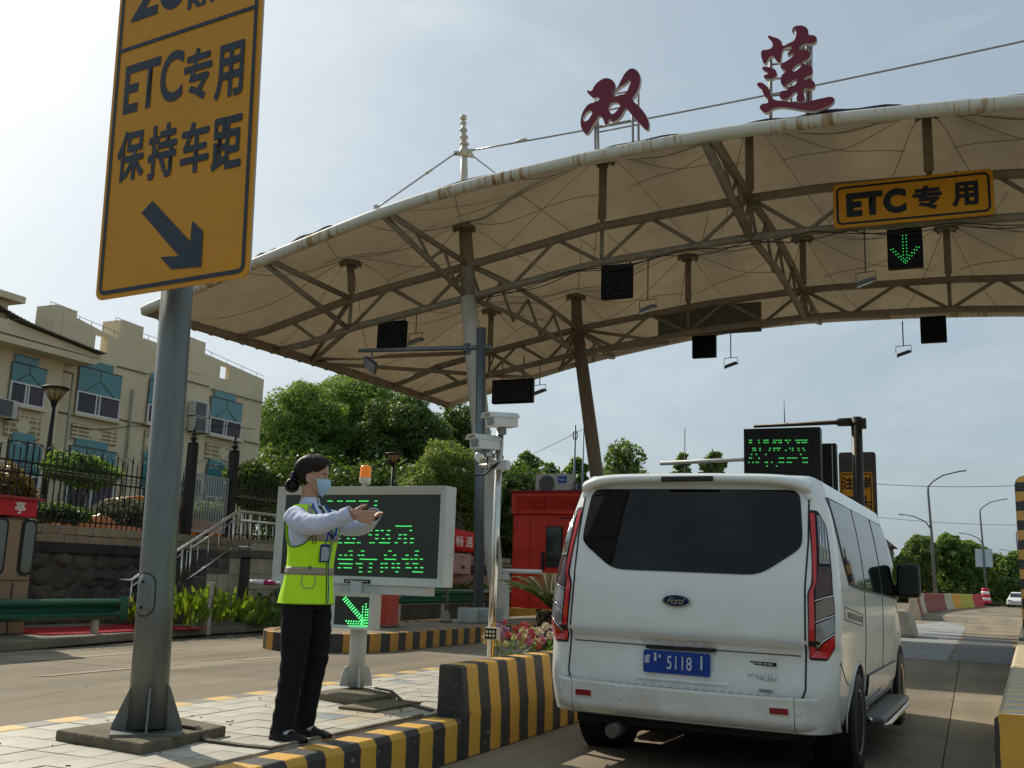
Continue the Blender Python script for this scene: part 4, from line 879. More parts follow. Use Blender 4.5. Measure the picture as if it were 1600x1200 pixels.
LI = [[(1120, 140), (1142, 145), (1172, 155), (1192, 172), (1198, 192), (1230, 180), (1258, 165), (1270, 137), (1268, 108), (1260, 102), (1255, 122), (1250, 104), (1262, 90), (1286, 84), (1315, 89), (1335, 108), (1338, 134), (1362, 136), (1382, 152), (1376, 172), (1350, 182), (1318, 182), (1296, 196), (1286, 208), (1320, 214), (1342, 228), (1346, 250), (1328, 270), (1302, 281), (1322, 294), (1350, 305), (1360, 325), (1352, 350), (1330, 360), (1316, 376), (1346, 377), (1368, 390), (1372, 414), (1350, 427), (1316, 426), (1312, 492), (1276, 492), (1272, 442), (1242, 464), (1216, 482), (1192, 480), (1179, 460), (1192, 440), (1226, 428), (1205, 414), (1190, 398), (1187, 370), (1200, 345), (1214, 331), (1196, 320), (1186, 300), (1206, 284), (1236, 264), (1258, 236), (1240, 238), (1225, 244), (1246, 200), (1222, 200), (1198, 218), (1190, 258), (1180, 285), (1162, 270), (1142, 248), (1122, 263), (1100, 290), (1088, 270), (1081, 240), (1086, 220), (1110, 215), (1138, 204), (1144, 182), (1130, 160)],
      [(1248, 330), (1262, 308), (1282, 292), (1298, 292), (1280, 322), (1262, 332)], [(1216, 412), (1240, 392), (1270, 376), (1270, 398), (1240, 414)]]
LI2 = [[(1088, 312), (1120, 309), (1150, 318), (1166, 340), (1160, 362), (1130, 373), (1100, 368), (1096, 356), (1118, 344), (1100, 330)]]
LI3 = [[(1060, 398), (1076, 392), (1102, 404), (1126, 430), (1134, 458), (1152, 484), (1200, 492), (1260, 500), (1320, 500), (1370, 487), (1420, 476), (1462, 471), (1478, 484), (1466, 506), (1420, 531), (1370, 546), (1300, 541), (1240, 530), (1180, 526), (1140, 536), (1112, 555), (1086, 545), (1074, 522), (1090, 508), (1116, 502), (1118, 488), (1096, 460), (1084, 430)]]
def cpx(x, y, dy=0): return at(880 + x / 3.478, 20 + y / 3.478, Y=YF + dy)
o = thing('roof_character', 'maroon calligraphic roof character on a steel frame, the lower left of the two', 'channel letter', cpx(300, 760)[:], group='maroon roof characters'); char_curve('letter_face', SH, o)
fr = MB()
for x0, y0, x1, y1 in ((185, 480, 192, 775), (172, 480, 176, 790), (376, 480, 380, 740), (408, 430, 410, 750)): a = cpx(x0, y0, .09); b = cpx(x1, y1, .09); fr.tube([a, b], .028, n=6)
for y0 in (440, 480, 520, 600, 630): a = cpx(185, y0 + 20, .12); b = cpx(405, y0 - 22, .12); fr.tube([a, b], .018, n=6)
fr.build('support_frame', mat('grey_frame_steel', (.42, .42, .43), .5, metal=.3, var=.3, vscale=4), o)
o = thing('roof_character', 'taller maroon calligraphic roof character on a steel frame, the upper right of the two', 'channel letter', cpx(1230, 600)[:], group='maroon roof characters')
for nme, pl_ in (('letter_face', LI), ('letter_stroke', LI2), ('letter_stroke', LI3)): char_curve(nme, pl_, o)
fr = MB()
for x0, y0, x1, y1, r in ((1128, 200, 1128, 625, .035), (1325, 150, 1325, 600, .025), (1345, 125, 1342, 590, .04), (1240, 300, 1240, 500, .02)): fr.tube([cpx(x0, y0, .1), cpx(x1, y1, .1)], r, n=6)
for y0 in (200, 270, 350, 440, 490): fr.tube([cpx(1128, y0 + 12, .13), cpx(1340, y0 - 12, .13)], .02, n=6)
fr.build('support_frame', MATS['grey_frame_steel'], o)

# ---------------------------------------------------------------- things hung under the canopy
blackb = mat('black_signal_housing', (.006, .006, .007), .6, spec=.12); ledoff = mat('unlit_led', (.03, .035, .035), .4); green_e = mat('green_led', (.02, .3, .05), .4, emit=(.05, 1.0, .16), estr=.7)
hang_m = mat('hanger_rod', (.10, .09, .08), .6)
def signal(x0, y0, x1, y1, Yp, label, chord_fn, lit=False, drop=None, dots=True):
    a = at(x0, y0, Y=Yp); b = at(x1, y1, Y=Yp); w = b.x - a.x; h = a.z - b.z; c = Vector(((a.x + b.x) / 2, Yp, (a.z + b.z) / 2))
    t = thing('lane_signal', label, 'lane signal', c, group='lane signals hung under the canopy')
    MB().box(c + Vector((0, .1, 0)), (w, .18, h)).build('housing', blackb, t, bevel=.015)
    mb = MB(); 
    zc = chord_fn(c.x).z
    for sx in (-1, 1): mb.box((c.x + sx * w * .42, Yp + .12, (zc + c.z + h * .3) / 2), (.03, .03, max(.1, zc - c.z - h * .3 + .12)))
    mb.build('hanger', hang_m, t)
    if dots:
        mb = MB(); G = 11
        for i in range(G):
            for j in range(G):
                u = (i + .5) / G * 2 - 1; v = (j + .5) / G * 2 - 1
                on = (abs(u) < .12 and -.75 < v < .75) or (abs(abs(u) * .75 + v + .0 + .68 - abs(u) * 1.2) < .0)
                if lit:
                    on = (abs(abs(u) - .09) < .05 and v > -.75) 
                    if not on: continue
                elif (i + j) % 2 or rng.random() < .55: continue
                if not lit: mb.box((c.x + u * w * .42, Yp + .006, c.z + v * h * .42), (.03, .012, .03))
        if lit:
            def dot(u, v): mb.lathe((c.x + u * w * .5, Yp + .012, c.z + v * h * .5), [(.013, 0), (.010, .012)], n=6, M=Matrix.Rotation(R(90), 4, 'X'))
            for k in range(9): 
                for s in (-1, 1): dot(s * .10, .62 - k * .165)
            for k in range(1, 6):
                for s in (-1, 1): dot(s * (.10 + .14 * k), -.72 + .135 * k); dot(s * (.10 + .14 * k), -.56 + .135 * k) if k < 5 else None
            dot(0, -.78); dot(0, -.62)
        mb.build('led_dots', green_e if lit else ledoff, t, kind='stuff')
    return t
signal(590, 503, 630, 543, YN + .0, 'black unlit signal box under the front truss nearest the left end', fB)
signal(939, 415, 986, 463, YN + .0, 'black unlit signal box under the front truss between the two roof characters', fB)
signal(1385, 359, 1443, 415, YN + .0, 'black signal box showing a green down arrow below the yellow lane sign', fB, lit=True)
signal(1081, 522, 1118, 557, YR + 1.5, 'small black signal box hanging against the sky under the rear truss, the middle one', rB)
signal(1437, 495, 1480, 533, YR + 1.5, 'black signal box hanging against the sky under the rear truss at the right', rB)
a = at(769, 594, Y=YR + .3); b = at(831, 628, Y=YR + .3)
t = thing('display_box', 'wide black display box hanging under the rear left of the canopy beside a small floodlight', 'display box', ((a.x + b.x) / 2, YR + .3, b.z))
MB().box(((a.x + b.x) / 2, YR + .4, (a.z + b.z) / 2), (b.x - a.x, .2, a.z - b.z)).build('housing', blackb, t, bevel=.015)
MB().box(((a.x + b.x) / 2, YR + .29, (a.z + b.z) / 2), (b.x - a.x - .1, .02, a.z - b.z - .1)).build('screen', mat('black_screen', (.008, .008, .01), .3), t)
for x in (a.x + .3, b.x - .35): MB().box((x, YR + .4, a.z + .35), (.03, .03, .75)).build('hanger', hang_m, t)
lampm = mat('flood_housing', (.10, .10, .10), .5); lens = mat('flood_lens', (.45, .46, .45), .15)
def hanglamp(px, py, Yp, ztop, label):
    c = at(px, py, Y=Yp); t = thing('hanging_floodlight', label, 'floodlight', c, group='floodlights hanging on thin rods')
    MB().tube([(c.x, c.y, c.z + .22), (c.x, c.y, ztop)], .016, n=6).build('rod', hang_m, t)
    MB().tube([(c.x - .2, c.y, c.z + .02), (c.x - .2, c.y, c.z + .2), (c.x + .2, c.y, c.z + .22), (c.x + .2, c.y, c.z + .02)], .012, n=5).build('yoke', hang_m, t)
    M = Matrix.Rotation(R(-18), 4, 'Y') @ Matrix.Rotation(R(12), 4, 'X')
    MB().box(c, (.42, .30, .09), M=M, taper=.8).build('housing', lampm, t, bevel=.01); MB().box(c - Vector((.014, 0, .05)), (.36, .24, .02), M=M).build('lens', lens, t)
hanglamp(649, 533, YN, fB(-13).z, 'floodlight on a rod between the leftmost signal box and the grey pole')
hanglamp(1012, 482, YN, fB(-6.5).z, 'floodlight on a rod right of the unlit signal box under the front truss')
hanglamp(1353, 440, YN, fB(-2).z, 'floodlight on a rod left of the green arrow signal')
hanglamp(843, 612, YR + .3, rB(-11.8).z, 'small floodlight beside the wide black display box')
hanglamp(1142, 570, YR + 1.5, 8.6, 'floodlight hanging against the sky right of the middle signal box')
hanglamp(1412, 552, YR + 1.5, 8.6, 'floodlight hanging against the sky left of the rightmost signal box')
# yellow lane sign on the front truss
amber = mat('amber_sign_sheet', (.64, .29, .018), .5, spec=.2, col2=(.57, .255, .02), vscale=1.3); signblk = mat('sign_black', (.016, .02, .028), .5); signblk2 = mat('sign_blue_black', (.018, .03, .045), .5)
alur = mat('sign_back_alu', (.40, .40, .41), .45, metal=.5)
TL = at(1301, 290, Y=YN - .25); TR = at(1554, 262, Y=YN - .25); BL = at(1303, 357, Y=YN - .25); BR = at(1552, 335, Y=YN - .25)
c = (TL + TR + BL + BR) / 4; ux = ((TR - TL) + (BR - BL)).normalized(); w = ((TR - TL).length + (BR - BL).length) / 2; h = ((TL - BL).length + (TR - BR).length) / 2
T = FR(ux, (0, 0, 1), c); t = thing('lane_sign', 'amber lane sign with black lettering hung from the front truss of the canopy', 'sign', c)
MB().prism(rrect(w, h, .09), T, -.05).build('board', amber, t)
def ring_strip(w, h, r, th, T, m, name, par, off=.004, n=5):
    a = rrect(w, h, r, n); b = rrect(w - 2 * th, h - 2 * th, max(.01, r - th), n); k = len(a); mb = MB()
    mb.add([T @ Vector((x, y, off)) for x, y in a] + [T @ Vector((x, y, off)) for x, y in b], [(i, (i + 1) % k, k + (i + 1) % k, k + i) for i in range(k)]); return mb.build(name, m, par)
ring_strip(w - .13, h - .13, .12, .05, T, signblk, 'border', t)
for s, x, ww, hh in (('ETC', -.83, 1.44, .56), ('专', .37, .68, .54), ('用', 1.23, .60, .54)):
    text_mesh('lettering', s, T @ Matrix.Translation((x * w / 3.74, 0, .006)), ww * w / 3.74, hh * h / 1.0, signblk, parent=t, bold=.03, wt=.035 if s == 'ETC' else .016, spacing=1.12)
for x in (-.8, .9): MB().box(T @ Vector((x, .05, -.18)), (.06, .12, 1.05)).build('bracket', steel_t, t)
# ================================================================ SIGNS, POLES AND MACHINES ON THE ISLANDS
galv = mat('galvanised_steel', (.17, .18, .165), .42, metal=.55, col2=(.13, .14, .135), vscale=2.5, detail=9, streak=True)
galv_b = mat('blue_grey_galvanised', (.17, .205, .225), .4, metal=.5, col2=(.12, .145, .16), vscale=2.5, detail=9, streak=True)
# ---- the big sign on its thick post
pb = at(229, 1140, Z=.33); pt = at(276, 465, Y=4.72); axis = (pt - pb)
sp = thing('sign_post', 'thick galvanised steel post with gusset plates carrying the tall amber sign', 'post', (pb.x, pb.y, .26))
ptop = pb + axis * 2.15
MB().tube([pb, pb + axis * .3, ptop], [.104, .099, .085], n=32).build('shaft', galv, sp)
for k in range(4):
    a = R(42 + 90 * k); M = Matrix.Translation(pb) @ Matrix.Rotation(a, 4, 'Z')
    T = M @ FR((1, 0, 0), (0, 0, 1), (0, .006, 0)); MB().prism([(.08, 0), (.185, 0), (.18, .03), (.10, .23), (.08, .23)], T, .012).build('gusset', galv, sp, bevel=.002)
MB().box((pb.x, pb.y, .325), (.36, .36, .016), rz=R(42)).build('base_plate', galv, sp)
hatch_c = pb + axis * .285
hd = (CAM - hatch_c); hd.z = 0; hd.normalize(); hd = Matrix.Rotation(R(-38), 3, 'Z') @ hd
def hatch_pt(u, v, off):
    # rounded plate lying on the cylinder
    an = math.atan2(hd.y, hd.x) + u; p = hatch_c + axis.normalized() * v; return Vector((p.x + (.1005 + off) * math.cos(an), p.y + (.1005 + off) * math.sin(an), p.z))
out_ = rrect(.125, .235, .058, 6)
mb = MB(); mb.tube([hatch_pt(x / .1, y, .001) for x, y in out_ + out_[:1]], .0028, n=5, cap=False); mb.build('hatch_groove', rub, sp)
mb = MB(); n_ = len(out_); vs = [hatch_pt(0, 0, .004)] + [hatch_pt(x * .95 / .1, y * .97, .004) for x, y in out_]; 
cells = []; 
for sc_ in (.33, .66, 1.0): cells.append([hatch_pt(x * .95 * sc_ / .1, y * .97 * sc_, .003) for x, y in out_])
vs = [hatch_pt(0, 0, .003)] + cells[0] + cells[1] + cells[2]; fs = [(0, 1 + i, 1 + (i + 1) % n_) for i in range(n_)]
for r_ in range(2): fs += [(1 + r_ * n_ + i, 1 + (r_ + 1) * n_ + i, 1 + (r_ + 1) * n_ + (i + 1) % n_, 1 + r_ * n_ + (i + 1) % n_) for i in range(n_)]
mb.add(vs, fs, smooth=True); ht = mb.build('hatch_cover', galv, sp, solid=.003)
for v in (.07, -.07): MB().tube([hatch_pt(-.1, v, .002), hatch_pt(-.1, v, .008)], .009, n=8).build('hatch_bolt', rub, sp)
# concrete footing, outline measured on the tiles
fp = [at(85, 1157, Z=.26), at(220, 1180, Z=.26), at(353, 1150, Z=.26), at(255, 1131, Z=.26)]
f0 = MB().prism([(p.x, p.y) for p in fp], Matrix.Translation((0, 0, .255)), .062).build('post_footing', old_conc, bevel=.012)
tag(f0, 'square rough concrete footing slab under the thick sign post', 'concrete slab')
# the board
D0 = at(150, 468, Y=4.50); 
BLc = at(150, 470, Y=4.56); ang = R(-6); ux = Vector((math.cos(ang), -math.sin(ang), 0)); ux = Vector((math.cos(R(6)), -math.sin(R(6)), 0))
n_b = ux.cross(Vector((0, 0, 1)))           # board normal towards the camera side
def on_board(px, py):
    d = CR * (px - 800) - CU * (py - 600) + CF * FPX; t = (BLc - CAM).dot(n_b) / d.dot(n_b); return CAM + d * t
cs = [on_board(150, 470), on_board(386, 432), on_board(409, 0), on_board(188, 0)]
w = (cs[1] - cs[0]).dot(ux); w2 = (cs[2] - cs[3]).dot(ux); hb = 2.75
upv = ((cs[3] - cs[0]).normalized() + (cs[2] - cs[1]).normalized()).normalized()
T = FR(ux, upv, (cs[0] + cs[1]) / 2 + upv * hb / 2 + Vector((0, 0, 0))); Ti = T.inverted(); w = (w + w2) / 2
bs_ = thing('speed_sign', 'tall amber road sign with dark lettering and a down right arrow on the thick post', 'road sign', (cs[0] + cs[1])[:] and ((cs[0] + cs[1]) / 2))
MB().prism(rrect(w, hb, .055), T, -.012).build('board', amber, bs_)
MB().prism(rrect(w - .04, hb - .06, .03), T @ Matrix.Translation((0, 0, -.013)), -.03).build('board_back', alur, bs_)
ring_strip(w - .055, hb - .055, .05, .026, T, signblk2, 'border', bs_)
def lb(px, py): q = Ti @ on_board(px, py); return q.x, q.y
def fit(s, x0, y0, x1, y1, bold=.03, spacing=1.0):
    """lettering filling the measured rectangle: left/right/top/bottom pixels taken near the glyph centre"""
    a = lb(x0, (y0 + y1) / 2); b = lb(x1, (y0 + y1) / 2); c = lb((x0 + x1) / 2, y0); d = lb((x0 + x1) / 2, y1)
    return text_mesh('lettering', s, T @ Matrix.Translation(((a[0] + b[0]) / 2, (c[1] + d[1]) / 2, .0035)), b[0] - a[0], c[1] - d[1], signblk2, parent=bs_, bold=bold, spacing=spacing)
fit('ETC', 196, 90, 286, 167, .022)
fit('专', 288, 75, 331, 157, .035); fit('用', 337, 68, 381, 153, .035)
fit('保', 184, 204, 226, 282, .035); fit('持', 232, 194, 276, 278, .035); fit('车', 283, 190, 327, 270, .035); fit('距', 332, 182, 378, 264, .035)
q = lb(300, 44); MB().prism([(-w / 2 + .05, q[1] - .013), (w / 2 - .05, q[1] - .013), (w / 2 - .05, q[1] + .013), (-w / 2 + .05, q[1] + .013)], T @ Matrix.Translation((0, 0, .004)), .0008).build('divider', signblk2, bs_)
q0 = lb(205, 37); q1 = lb(290, 25); hh = .36
text_mesh('lettering', '20', T @ Matrix.Translation(((q0[0] + q1[0]) / 2, q0[1] + hh / 2 + .0, .0035)), q1[0] - q0[0], hh, signblk2, parent=bs_, bold=.025)
q0 = lb(293, 17); q1 = lb(386, 8); text_mesh('lettering', 'km/h', T @ Matrix.Translation(((q0[0] + q1[0]) / 2, q0[1] + .10, .0035)), q1[0] - q0[0], .20, signblk2, parent=bs_, bold=.02)
ar = [(222, 333), (239, 314), (298, 378), (301, 345), (318, 362), (315, 417), (268, 421), (251, 402), (280, 400)]
MB().prism([lb(*p) for p in ar], T @ Matrix.Translation((0, 0, .004)), .0008).build('arrow', signblk2, bs_)
for s in (.35, 1.0, 1.75):
    c = T @ Vector((0, -hb / 2 + s, -.045)); MB().box(c, (w - .1, .02, .05), rz=R(-6)).build('crossbar', alur, bs_)
# ---- LED board on its post
lf = mat('display_frame_paint', (.52, .54, .53), .45, col2=(.44, .46, .45), vscale=3); scr = mat('led_matrix_face', (.045, .05, .045), .35, col2=(.035, .04, .035), vscale=2)
Yd = 7.06
a = at(432, 762, Y=Yd); b = at(697, 758, Y=Yd); c = at(426, 914, Y=Yd); d = at(693, 912, Y=Yd)
xL, xR, zT, zB = (a.x + c.x) / 2, (b.x + d.x) / 2, (a.z + b.z) / 2, (c.z + d.z) / 2
dp = thing('led_display', 'grey framed LED message board with green text lines and an orange beacon on top', 'led board', (-4.39, 7.14, .26))
cx_, cz_ = (xL + xR) / 2, (zT + zB) / 2; ww, hh_ = xR - xL, zT - zB
def framed(x, z, w_, h_, y, dep, bd, par, m_f, m_s, ins=.03):
    mb = MB(); o_ = [(-w_ / 2, -h_ / 2), (w_ / 2, -h_ / 2), (w_ / 2, h_ / 2), (-w_ / 2, h_ / 2)]; i_ = [(-w_ / 2 + bd, -h_ / 2 + bd), (w_ / 2 - bd, -h_ / 2 + bd), (w_ / 2 - bd, h_ / 2 - bd), (-w_ / 2 + bd, h_ / 2 - bd)]
    V = [(x + p[0], y, z + p[1]) for p in o_] + [(x + p[0] * .995, y + ins, z + p[1] * .995) for p in i_] + [(x + p[0], y + dep, z + p[1]) for p in o_]
    mb.add(V, [(0, 1, 5, 4), (1, 2, 6, 5), (2, 3, 7, 6), (3, 0, 4, 7), (0, 8, 9, 1), (1, 9, 10, 2), (2, 10, 11, 3), (3, 11, 8, 0), (8, 11, 10, 9)])
    mb.build('frame', m_f, par, bevel=.004)
    return MB().box((x, y + ins + .006, z), (w_ - 2 * bd + .004, .01, h_ - 2 * bd + .004)).build('screen', m_s, par)
scn = framed(cx_, cz_, ww, hh_, Yd, .17, .062, dp, lf, scr)
gl = mat('green_dash_led', (.03, .35, .08), .4, emit=(.10, 1.0, .22), estr=.75)
rows = {515: [(560, 600), (635, 680), (705, 780), (805, 880), (930, 948)], 548: [(925, 945)], 580: [(928, 945)], 612: [(928, 942)], 710: [(1090, 1220), (300, 360), (420, 480)],
 745: [(640, 665), (700, 725), (755, 778), (882, 910), (935, 960), (975, 998), (1025, 1052), (1203, 1218)], 778: [(640, 662), (745, 768), (882, 905), (935, 958), (1018, 1042), (1118, 1140), (1155, 1178)],
 808: [(640, 660), (715, 730), (757, 775), (932, 957), (988, 1003), (1033, 1050), (1110, 1133), (1155, 1180), (1207, 1233)], 840: [(630, 675), (690, 773), (787, 820), (885, 930), (962, 1048), (1085, 1108), (1155, 1178), (1205, 1230)],
 905: [(723, 757), (822, 847), (1035, 1060), (1243, 1275)], 938: [(655, 670), (692, 713), (738, 753), (798, 815), (828, 845), (1005, 1020), (1073, 1097), (1172, 1190), (1242, 1265)], 968: [(640, 757), (812, 948), (1003, 1095), (1140, 1195), (1210, 1225), (1240, 1262), (1280, 1305)],
 1003: [(650, 757), (780, 833), (887, 910), (978, 993), (1008, 1025), (1065, 1080), (1100, 1125), (1172, 1195), (1222, 1270)], 1035: [(640, 665), (685, 748), (807, 830), (885, 908), (977, 992), (1010, 1030), (1062, 1085), (1100, 1125), (1168, 1215), (1240, 1262), (1285, 1308)],
 1067: [(807, 830), (877, 900), (977, 990), (1092, 1113), (1222, 1307)]}
mb = MB()
for yy, segs_ in rows.items():
    for x0, x1 in segs_:
        p0 = at(400 + x0 / 5, 680 + yy / 5, Y=Yd + .03); p1 = at(400 + x1 / 5, 680 + yy / 5, Y=Yd + .03); n = max(2, round((p1.x - p0.x) / .0165))
        for i in range(n): x = p0.x + (p1.x - p0.x) * (i + .5) / n; mb.box((x, Yd + .028, p0.z), (.0125, .008, .0075))
mb.build('led_text', gl, dp, kind='stuff')
pz = at(582, 909, Y=Yd); MB().box((at(558, 909, Y=Yd).x, Yd - .001, pz.z), (.24, .006, .028)).build('maker_plate', blackb, dp)
text_mesh('plate_lettering', '显示屏 GD 0547919', FR((1, 0, 0), (0, 0, 1), (at(558, 909, Y=Yd).x, Yd - .006, pz.z)), .21, .014, wp, parent=dp)
MB().box((cx_ - .03, Yd + .08, zB - .035), (ww - .22, .12, .07)).build('lower_beam', lf, dp, bevel=.004)
px0 = at(560, 1000, Y=7.14).x
MB().tube([(px0, 7.14, .32), (px0, 7.14, zB - .03)], .066, n=24).build('post', lf, dp)
for k in range(4):
    a_ = R(45 + 90 * k); Tg = Matrix.Translation((px0, 7.14, .325)) @ Matrix.Rotation(a_, 4, 'Z') @ FR((1, 0, 0), (0, 0, 1), (0, .006, 0)); MB().prism([(.05, 0), (.13, 0), (.125, .05), (.10, .14), (.07, .16), (.05, .14)], Tg, .012).build('gusset', lf, dp)
fp = [at(490, 1092, Z=.26), at(552, 1103, Z=.26), at(612, 1094, Z=.26), at(560, 1082, Z=.26)]
o = MB().prism([(p.x + (p.x - px0) * .1, p.y) for p in fp], Matrix.Translation((0, 0, .255)), .055).build('post_footing', old_conc, bevel=.01); tag(o, 'small cracked concrete footing under the white display post', 'concrete slab')
# lower arrow box
a = at(518, 925, Y=6.98); b = at(578, 985, Y=6.98); cx2, cz2 = (a.x + b.x) / 2, (a.z + b.z) / 2
ab = framed(cx2, cz2, b.x - a.x, a.z - b.z, 6.98, .15, .028, dp, lf, scr, ins=.015)
mb = MB(); e0 = at(536, 934, Y=6.99); e1 = at(573, 980, Y=6.99)
def adot(u, v): mb.lathe((e0.x + (e1.x - e0.x) * u, 6.992, e1.z + (e0.z - e1.z) * v), [(.0062, 0), (.004, .006)], n=6, M=Matrix.Rotation(R(90), 4, 'X'))
for k in range(12):
    for s in (-1, 0, 1): adot(.02 + k * .072 - s * .045 + .04, .98 - k * .07 - s * .045)
for k in range(9): adot(.92, .05 + k * .095); adot(.80, .05 + k * .095) if k < 8 else None; adot(1.0, .05 + k * .095) if k < 7 else None
for k in range(7): adot(.32 + k * .1, .02); adot(.26 + k * .1, .10); adot(.18 + k * .1, .18) 
mb.build('led_arrow', mat('bright_green_led', (.03, .4, .08), .4, emit=(.12, 1.0, .28), estr=1.5), dp, kind='stuff')
MB().box((px0, 7.08, (zB - .05 + a.z) / 2 + .0), (.1, .05, .16)).build('bracket', lf, dp)
# beacon
bc = at(570, 757, Y=7.12)
bea = thing('warning_beacon', 'orange warning beacon lamp standing on top of the LED message board', 'beacon', (bc.x, 7.12, zT))
MB().lathe((bc.x, 7.12, zT), [(.02, 0), (.02, .03), (.045, .035), (.048, .075), (.043, .08)], n=20).build('base', mat('cream_plastic', (.62, .58, .48), .4), bea)
orange = mat('orange_lens', (.85, .21, .01), .25, emit=(1, .25, .01), estr=.18, coat=.3)
MB().lathe((bc.x, 7.12, zT + .08), [(.048, 0), (.048, .006), (.045, .01), (.045, .078), (.038, .092), (.02, .098), (.002, .099)], n=24).build('lens', orange, bea)
# ---- steel camera pole
sx_ = -3.62; sb_ = Vector((-3.52, 7.6, .26)); stp = at(782, 662, Y=7.6)
cp_ = thing('camera_pole', 'slim shiny stainless pole behind the tall striped block carrying cameras', 'pole', sb_)
MB().tube([sb_, stp], .031, n=20).build('shaft', steel, cp_)
MB().box(stp + Vector((0, 0, .0)), (.16, .14, .008)).build('top_plate', galv, cp_)
cj = at(784, 727, Y=7.56); MB().box(cj, (.12, .09, .075)).build('clamp_box', lf, cp_, bevel=.006)
MB().tube([cj + Vector((-.02, -.05, .0)), cj + Vector((-.12, -.06, -.08)), cj + Vector((-.28, -.05, -.09)), cj + Vector((-.33, -.04, -.03))], .009, n=6).build('cable', rub, cp_)
MB().tube([cj + Vector((-.0, -.05, .02)), cj + Vector((-.1, -.07, -.04)), cj + Vector((-.1, -.06, .06))], .007, n=6).build('cable', rub, cp_)
MB().tube([cj, cj + Vector((-.2, 0, .0))], .016, n=8).build('side_arm', steel, cp_)
camw = mat('camera_housing', (.60, .61, .60), .35, col2=(.5, .51, .5), vscale=4)
def camera_box(c, yaw, pitch, L_, label, s=1.0):
    t = thing('security_camera', label, 'security camera', c); M = Matrix.Rotation(yaw, 4, 'Z') @ Matrix.Rotation(pitch, 4, 'X')
    T = Matrix.Translation(c) @ M @ Matrix(((1, 0, 0, 0), (0, 0, 1, -L_ / 2), (0, 1, 0, 0), (0, 0, 0, 1)))
    pr_ = [(-.062 * s, -.05 * s), (.062 * s, -.05 * s), (.066 * s, .03 * s), (.04 * s, .056 * s), (-.04 * s, .056 * s), (-.066 * s, .03 * s)]
    MB().prism(pr_, T, L_).build('housing', camw, t, bevel=.004)
    MB().prism([(-.075 * s, .026 * s), (-.046 * s, .062 * s), (.046 * s, .062 * s), (.075 * s, .026 * s), (.078 * s, .032 * s), (.048 * s, .068 * s), (-.048 * s, .068 * s), (-.078 * s, .032 * s)], T @ Matrix.Translation((0, 0, -.04)), L_ + .05).build('sun_shield', camw, t)
    MB().prism(rrect(.086 * s, .06 * s, .008), T @ Matrix.Translation((0, -.005, -.004)), .006).build('front_window', glassd, t)
    MB().prism([(-.02, -.11 * s), (.02, -.11 * s), (.02, -.05 * s), (-.02, -.05 * s)], T @ Matrix.Translation((0, 0, L_ * .45)), .04).build('mount', galv, t)
    return t
camera_box(at(779, 664, Y=7.55) + Vector((.03, 0, .03)), R(-30), R(4), .24, 'white box security camera on top of the slim stainless pole')
camera_box(at(758, 693, Y=7.5), R(-26), R(2), .22, 'white box security camera lower left on the slim stainless pole')
c = at(752, 716, Y=7.5); t = thing('flash_unit', 'small round metal flash unit below the lower white security camera', 'flash unit', c)
MB().lathe(c, [(.02, -.03), (.04, -.02), (.042, .05), (.03, .06)], n=16, M=Matrix.Rotation(R(80), 4, 'X')).build('body', steel, t); MB().box(c + Vector((.04, .02, .03)), (.1, .06, .03)).build('bracket', steel, t)
c = at(769, 990, Y=7.52); t = thing('led_floodlight', 'small six lens floodlight clamped low on the slim stainless pole', 'floodlight', c)
MB().box(c, (.115, .06, .10)).build('housing', mat('cream_lamp_housing', (.45, .42, .34), .5), t, bevel=.006); MB().box(c - Vector((0, .031, 0)), (.095, .006, .075)).build('front', blackb, t)
for i in range(3):
    for j in range(2): MB().lathe(c + Vector((-.028 + .028 * i, -.035, -.015 + .03 * j)), [(.012, 0), (.011, .004), (.004, .008)], n=10, M=Matrix.Rotation(R(90), 4, 'X')).build('lens', mat('warm_lens', (.6, .57, .42), .2), t)
MB().tube([c + Vector((.02, .03, -.04)), c + Vector((.05, .02, -.12)), c + Vector((.02, .02, -.24))], .004, n=5).build('cable', rub, t)
# ---- grey lamp pole with arm
gb = Vector((-9.98, 20.85, .25)); gt_ = at(752, 513, Y=20.9)
gp = thing('lamp_pole', 'blue grey galvanised pole with a horizontal camera arm standing on the second island', 'pole', gb)
MB().tube([gb, gt_], .115, n=20).build('shaft', galv_b, gp)
a0 = at(757, 543, Y=20.9) ; a1 = at(561, 548, Y=20.9); a0 = Vector((a0.x, 20.9, a0.z)); MB().tube([a0 + Vector((.15, 0, 0)), a1], [.06, .05], n=12).build('arm', galv_b, gp)
aj = at(731, 545, Y=20.9); mb = MB(); mb.tube([aj - Vector((.03, 0, 0)), aj + Vector((.03, 0, 0))], .14, n=14); mb.tube([aj - Vector((.07, 0, 0)), aj - Vector((.05, 0, 0))], .13, n=14); mb.build('flange', galv_b, gp)
MB().tube([at(768, 550, Y=20.8), at(771, 560, Y=20.8), at(765, 572, Y=20.8)], .02, n=6).build('cable', rub, gp)
mb = MB()
for k in range(4): a_ = R(45 + 90 * k); mb.prism([(.1, 0), (.24, 0), (.12, .28), (.1, .28)], Matrix.Translation(gb) @ Matrix.Rotation(a_, 4, 'Z') @ FR((1, 0, 0), (0, 0, 1), (0, .01, 0)), .02)
mb.build('gussets', galv_b, gp)
c = at(580, 570, Y=20.9); t = thing('arm_floodlight', 'grey floodlight hanging under the left end of the pole arm', 'floodlight', c)
M = Matrix.Rotation(R(35), 4, 'Y') @ Matrix.Rotation(R(-50), 4, 'X'); MB().box(c, (.44, .34, .12), M=M, taper=.75).build('housing', mat('grey_flood', (.06, .065, .065), .5), t, bevel=.02); MB().box(c - Vector((.0, .07, .05)), (.36, .26, .02), M=M).build('lens', mat('dim_lens', (.25, .27, .28), .15), t)
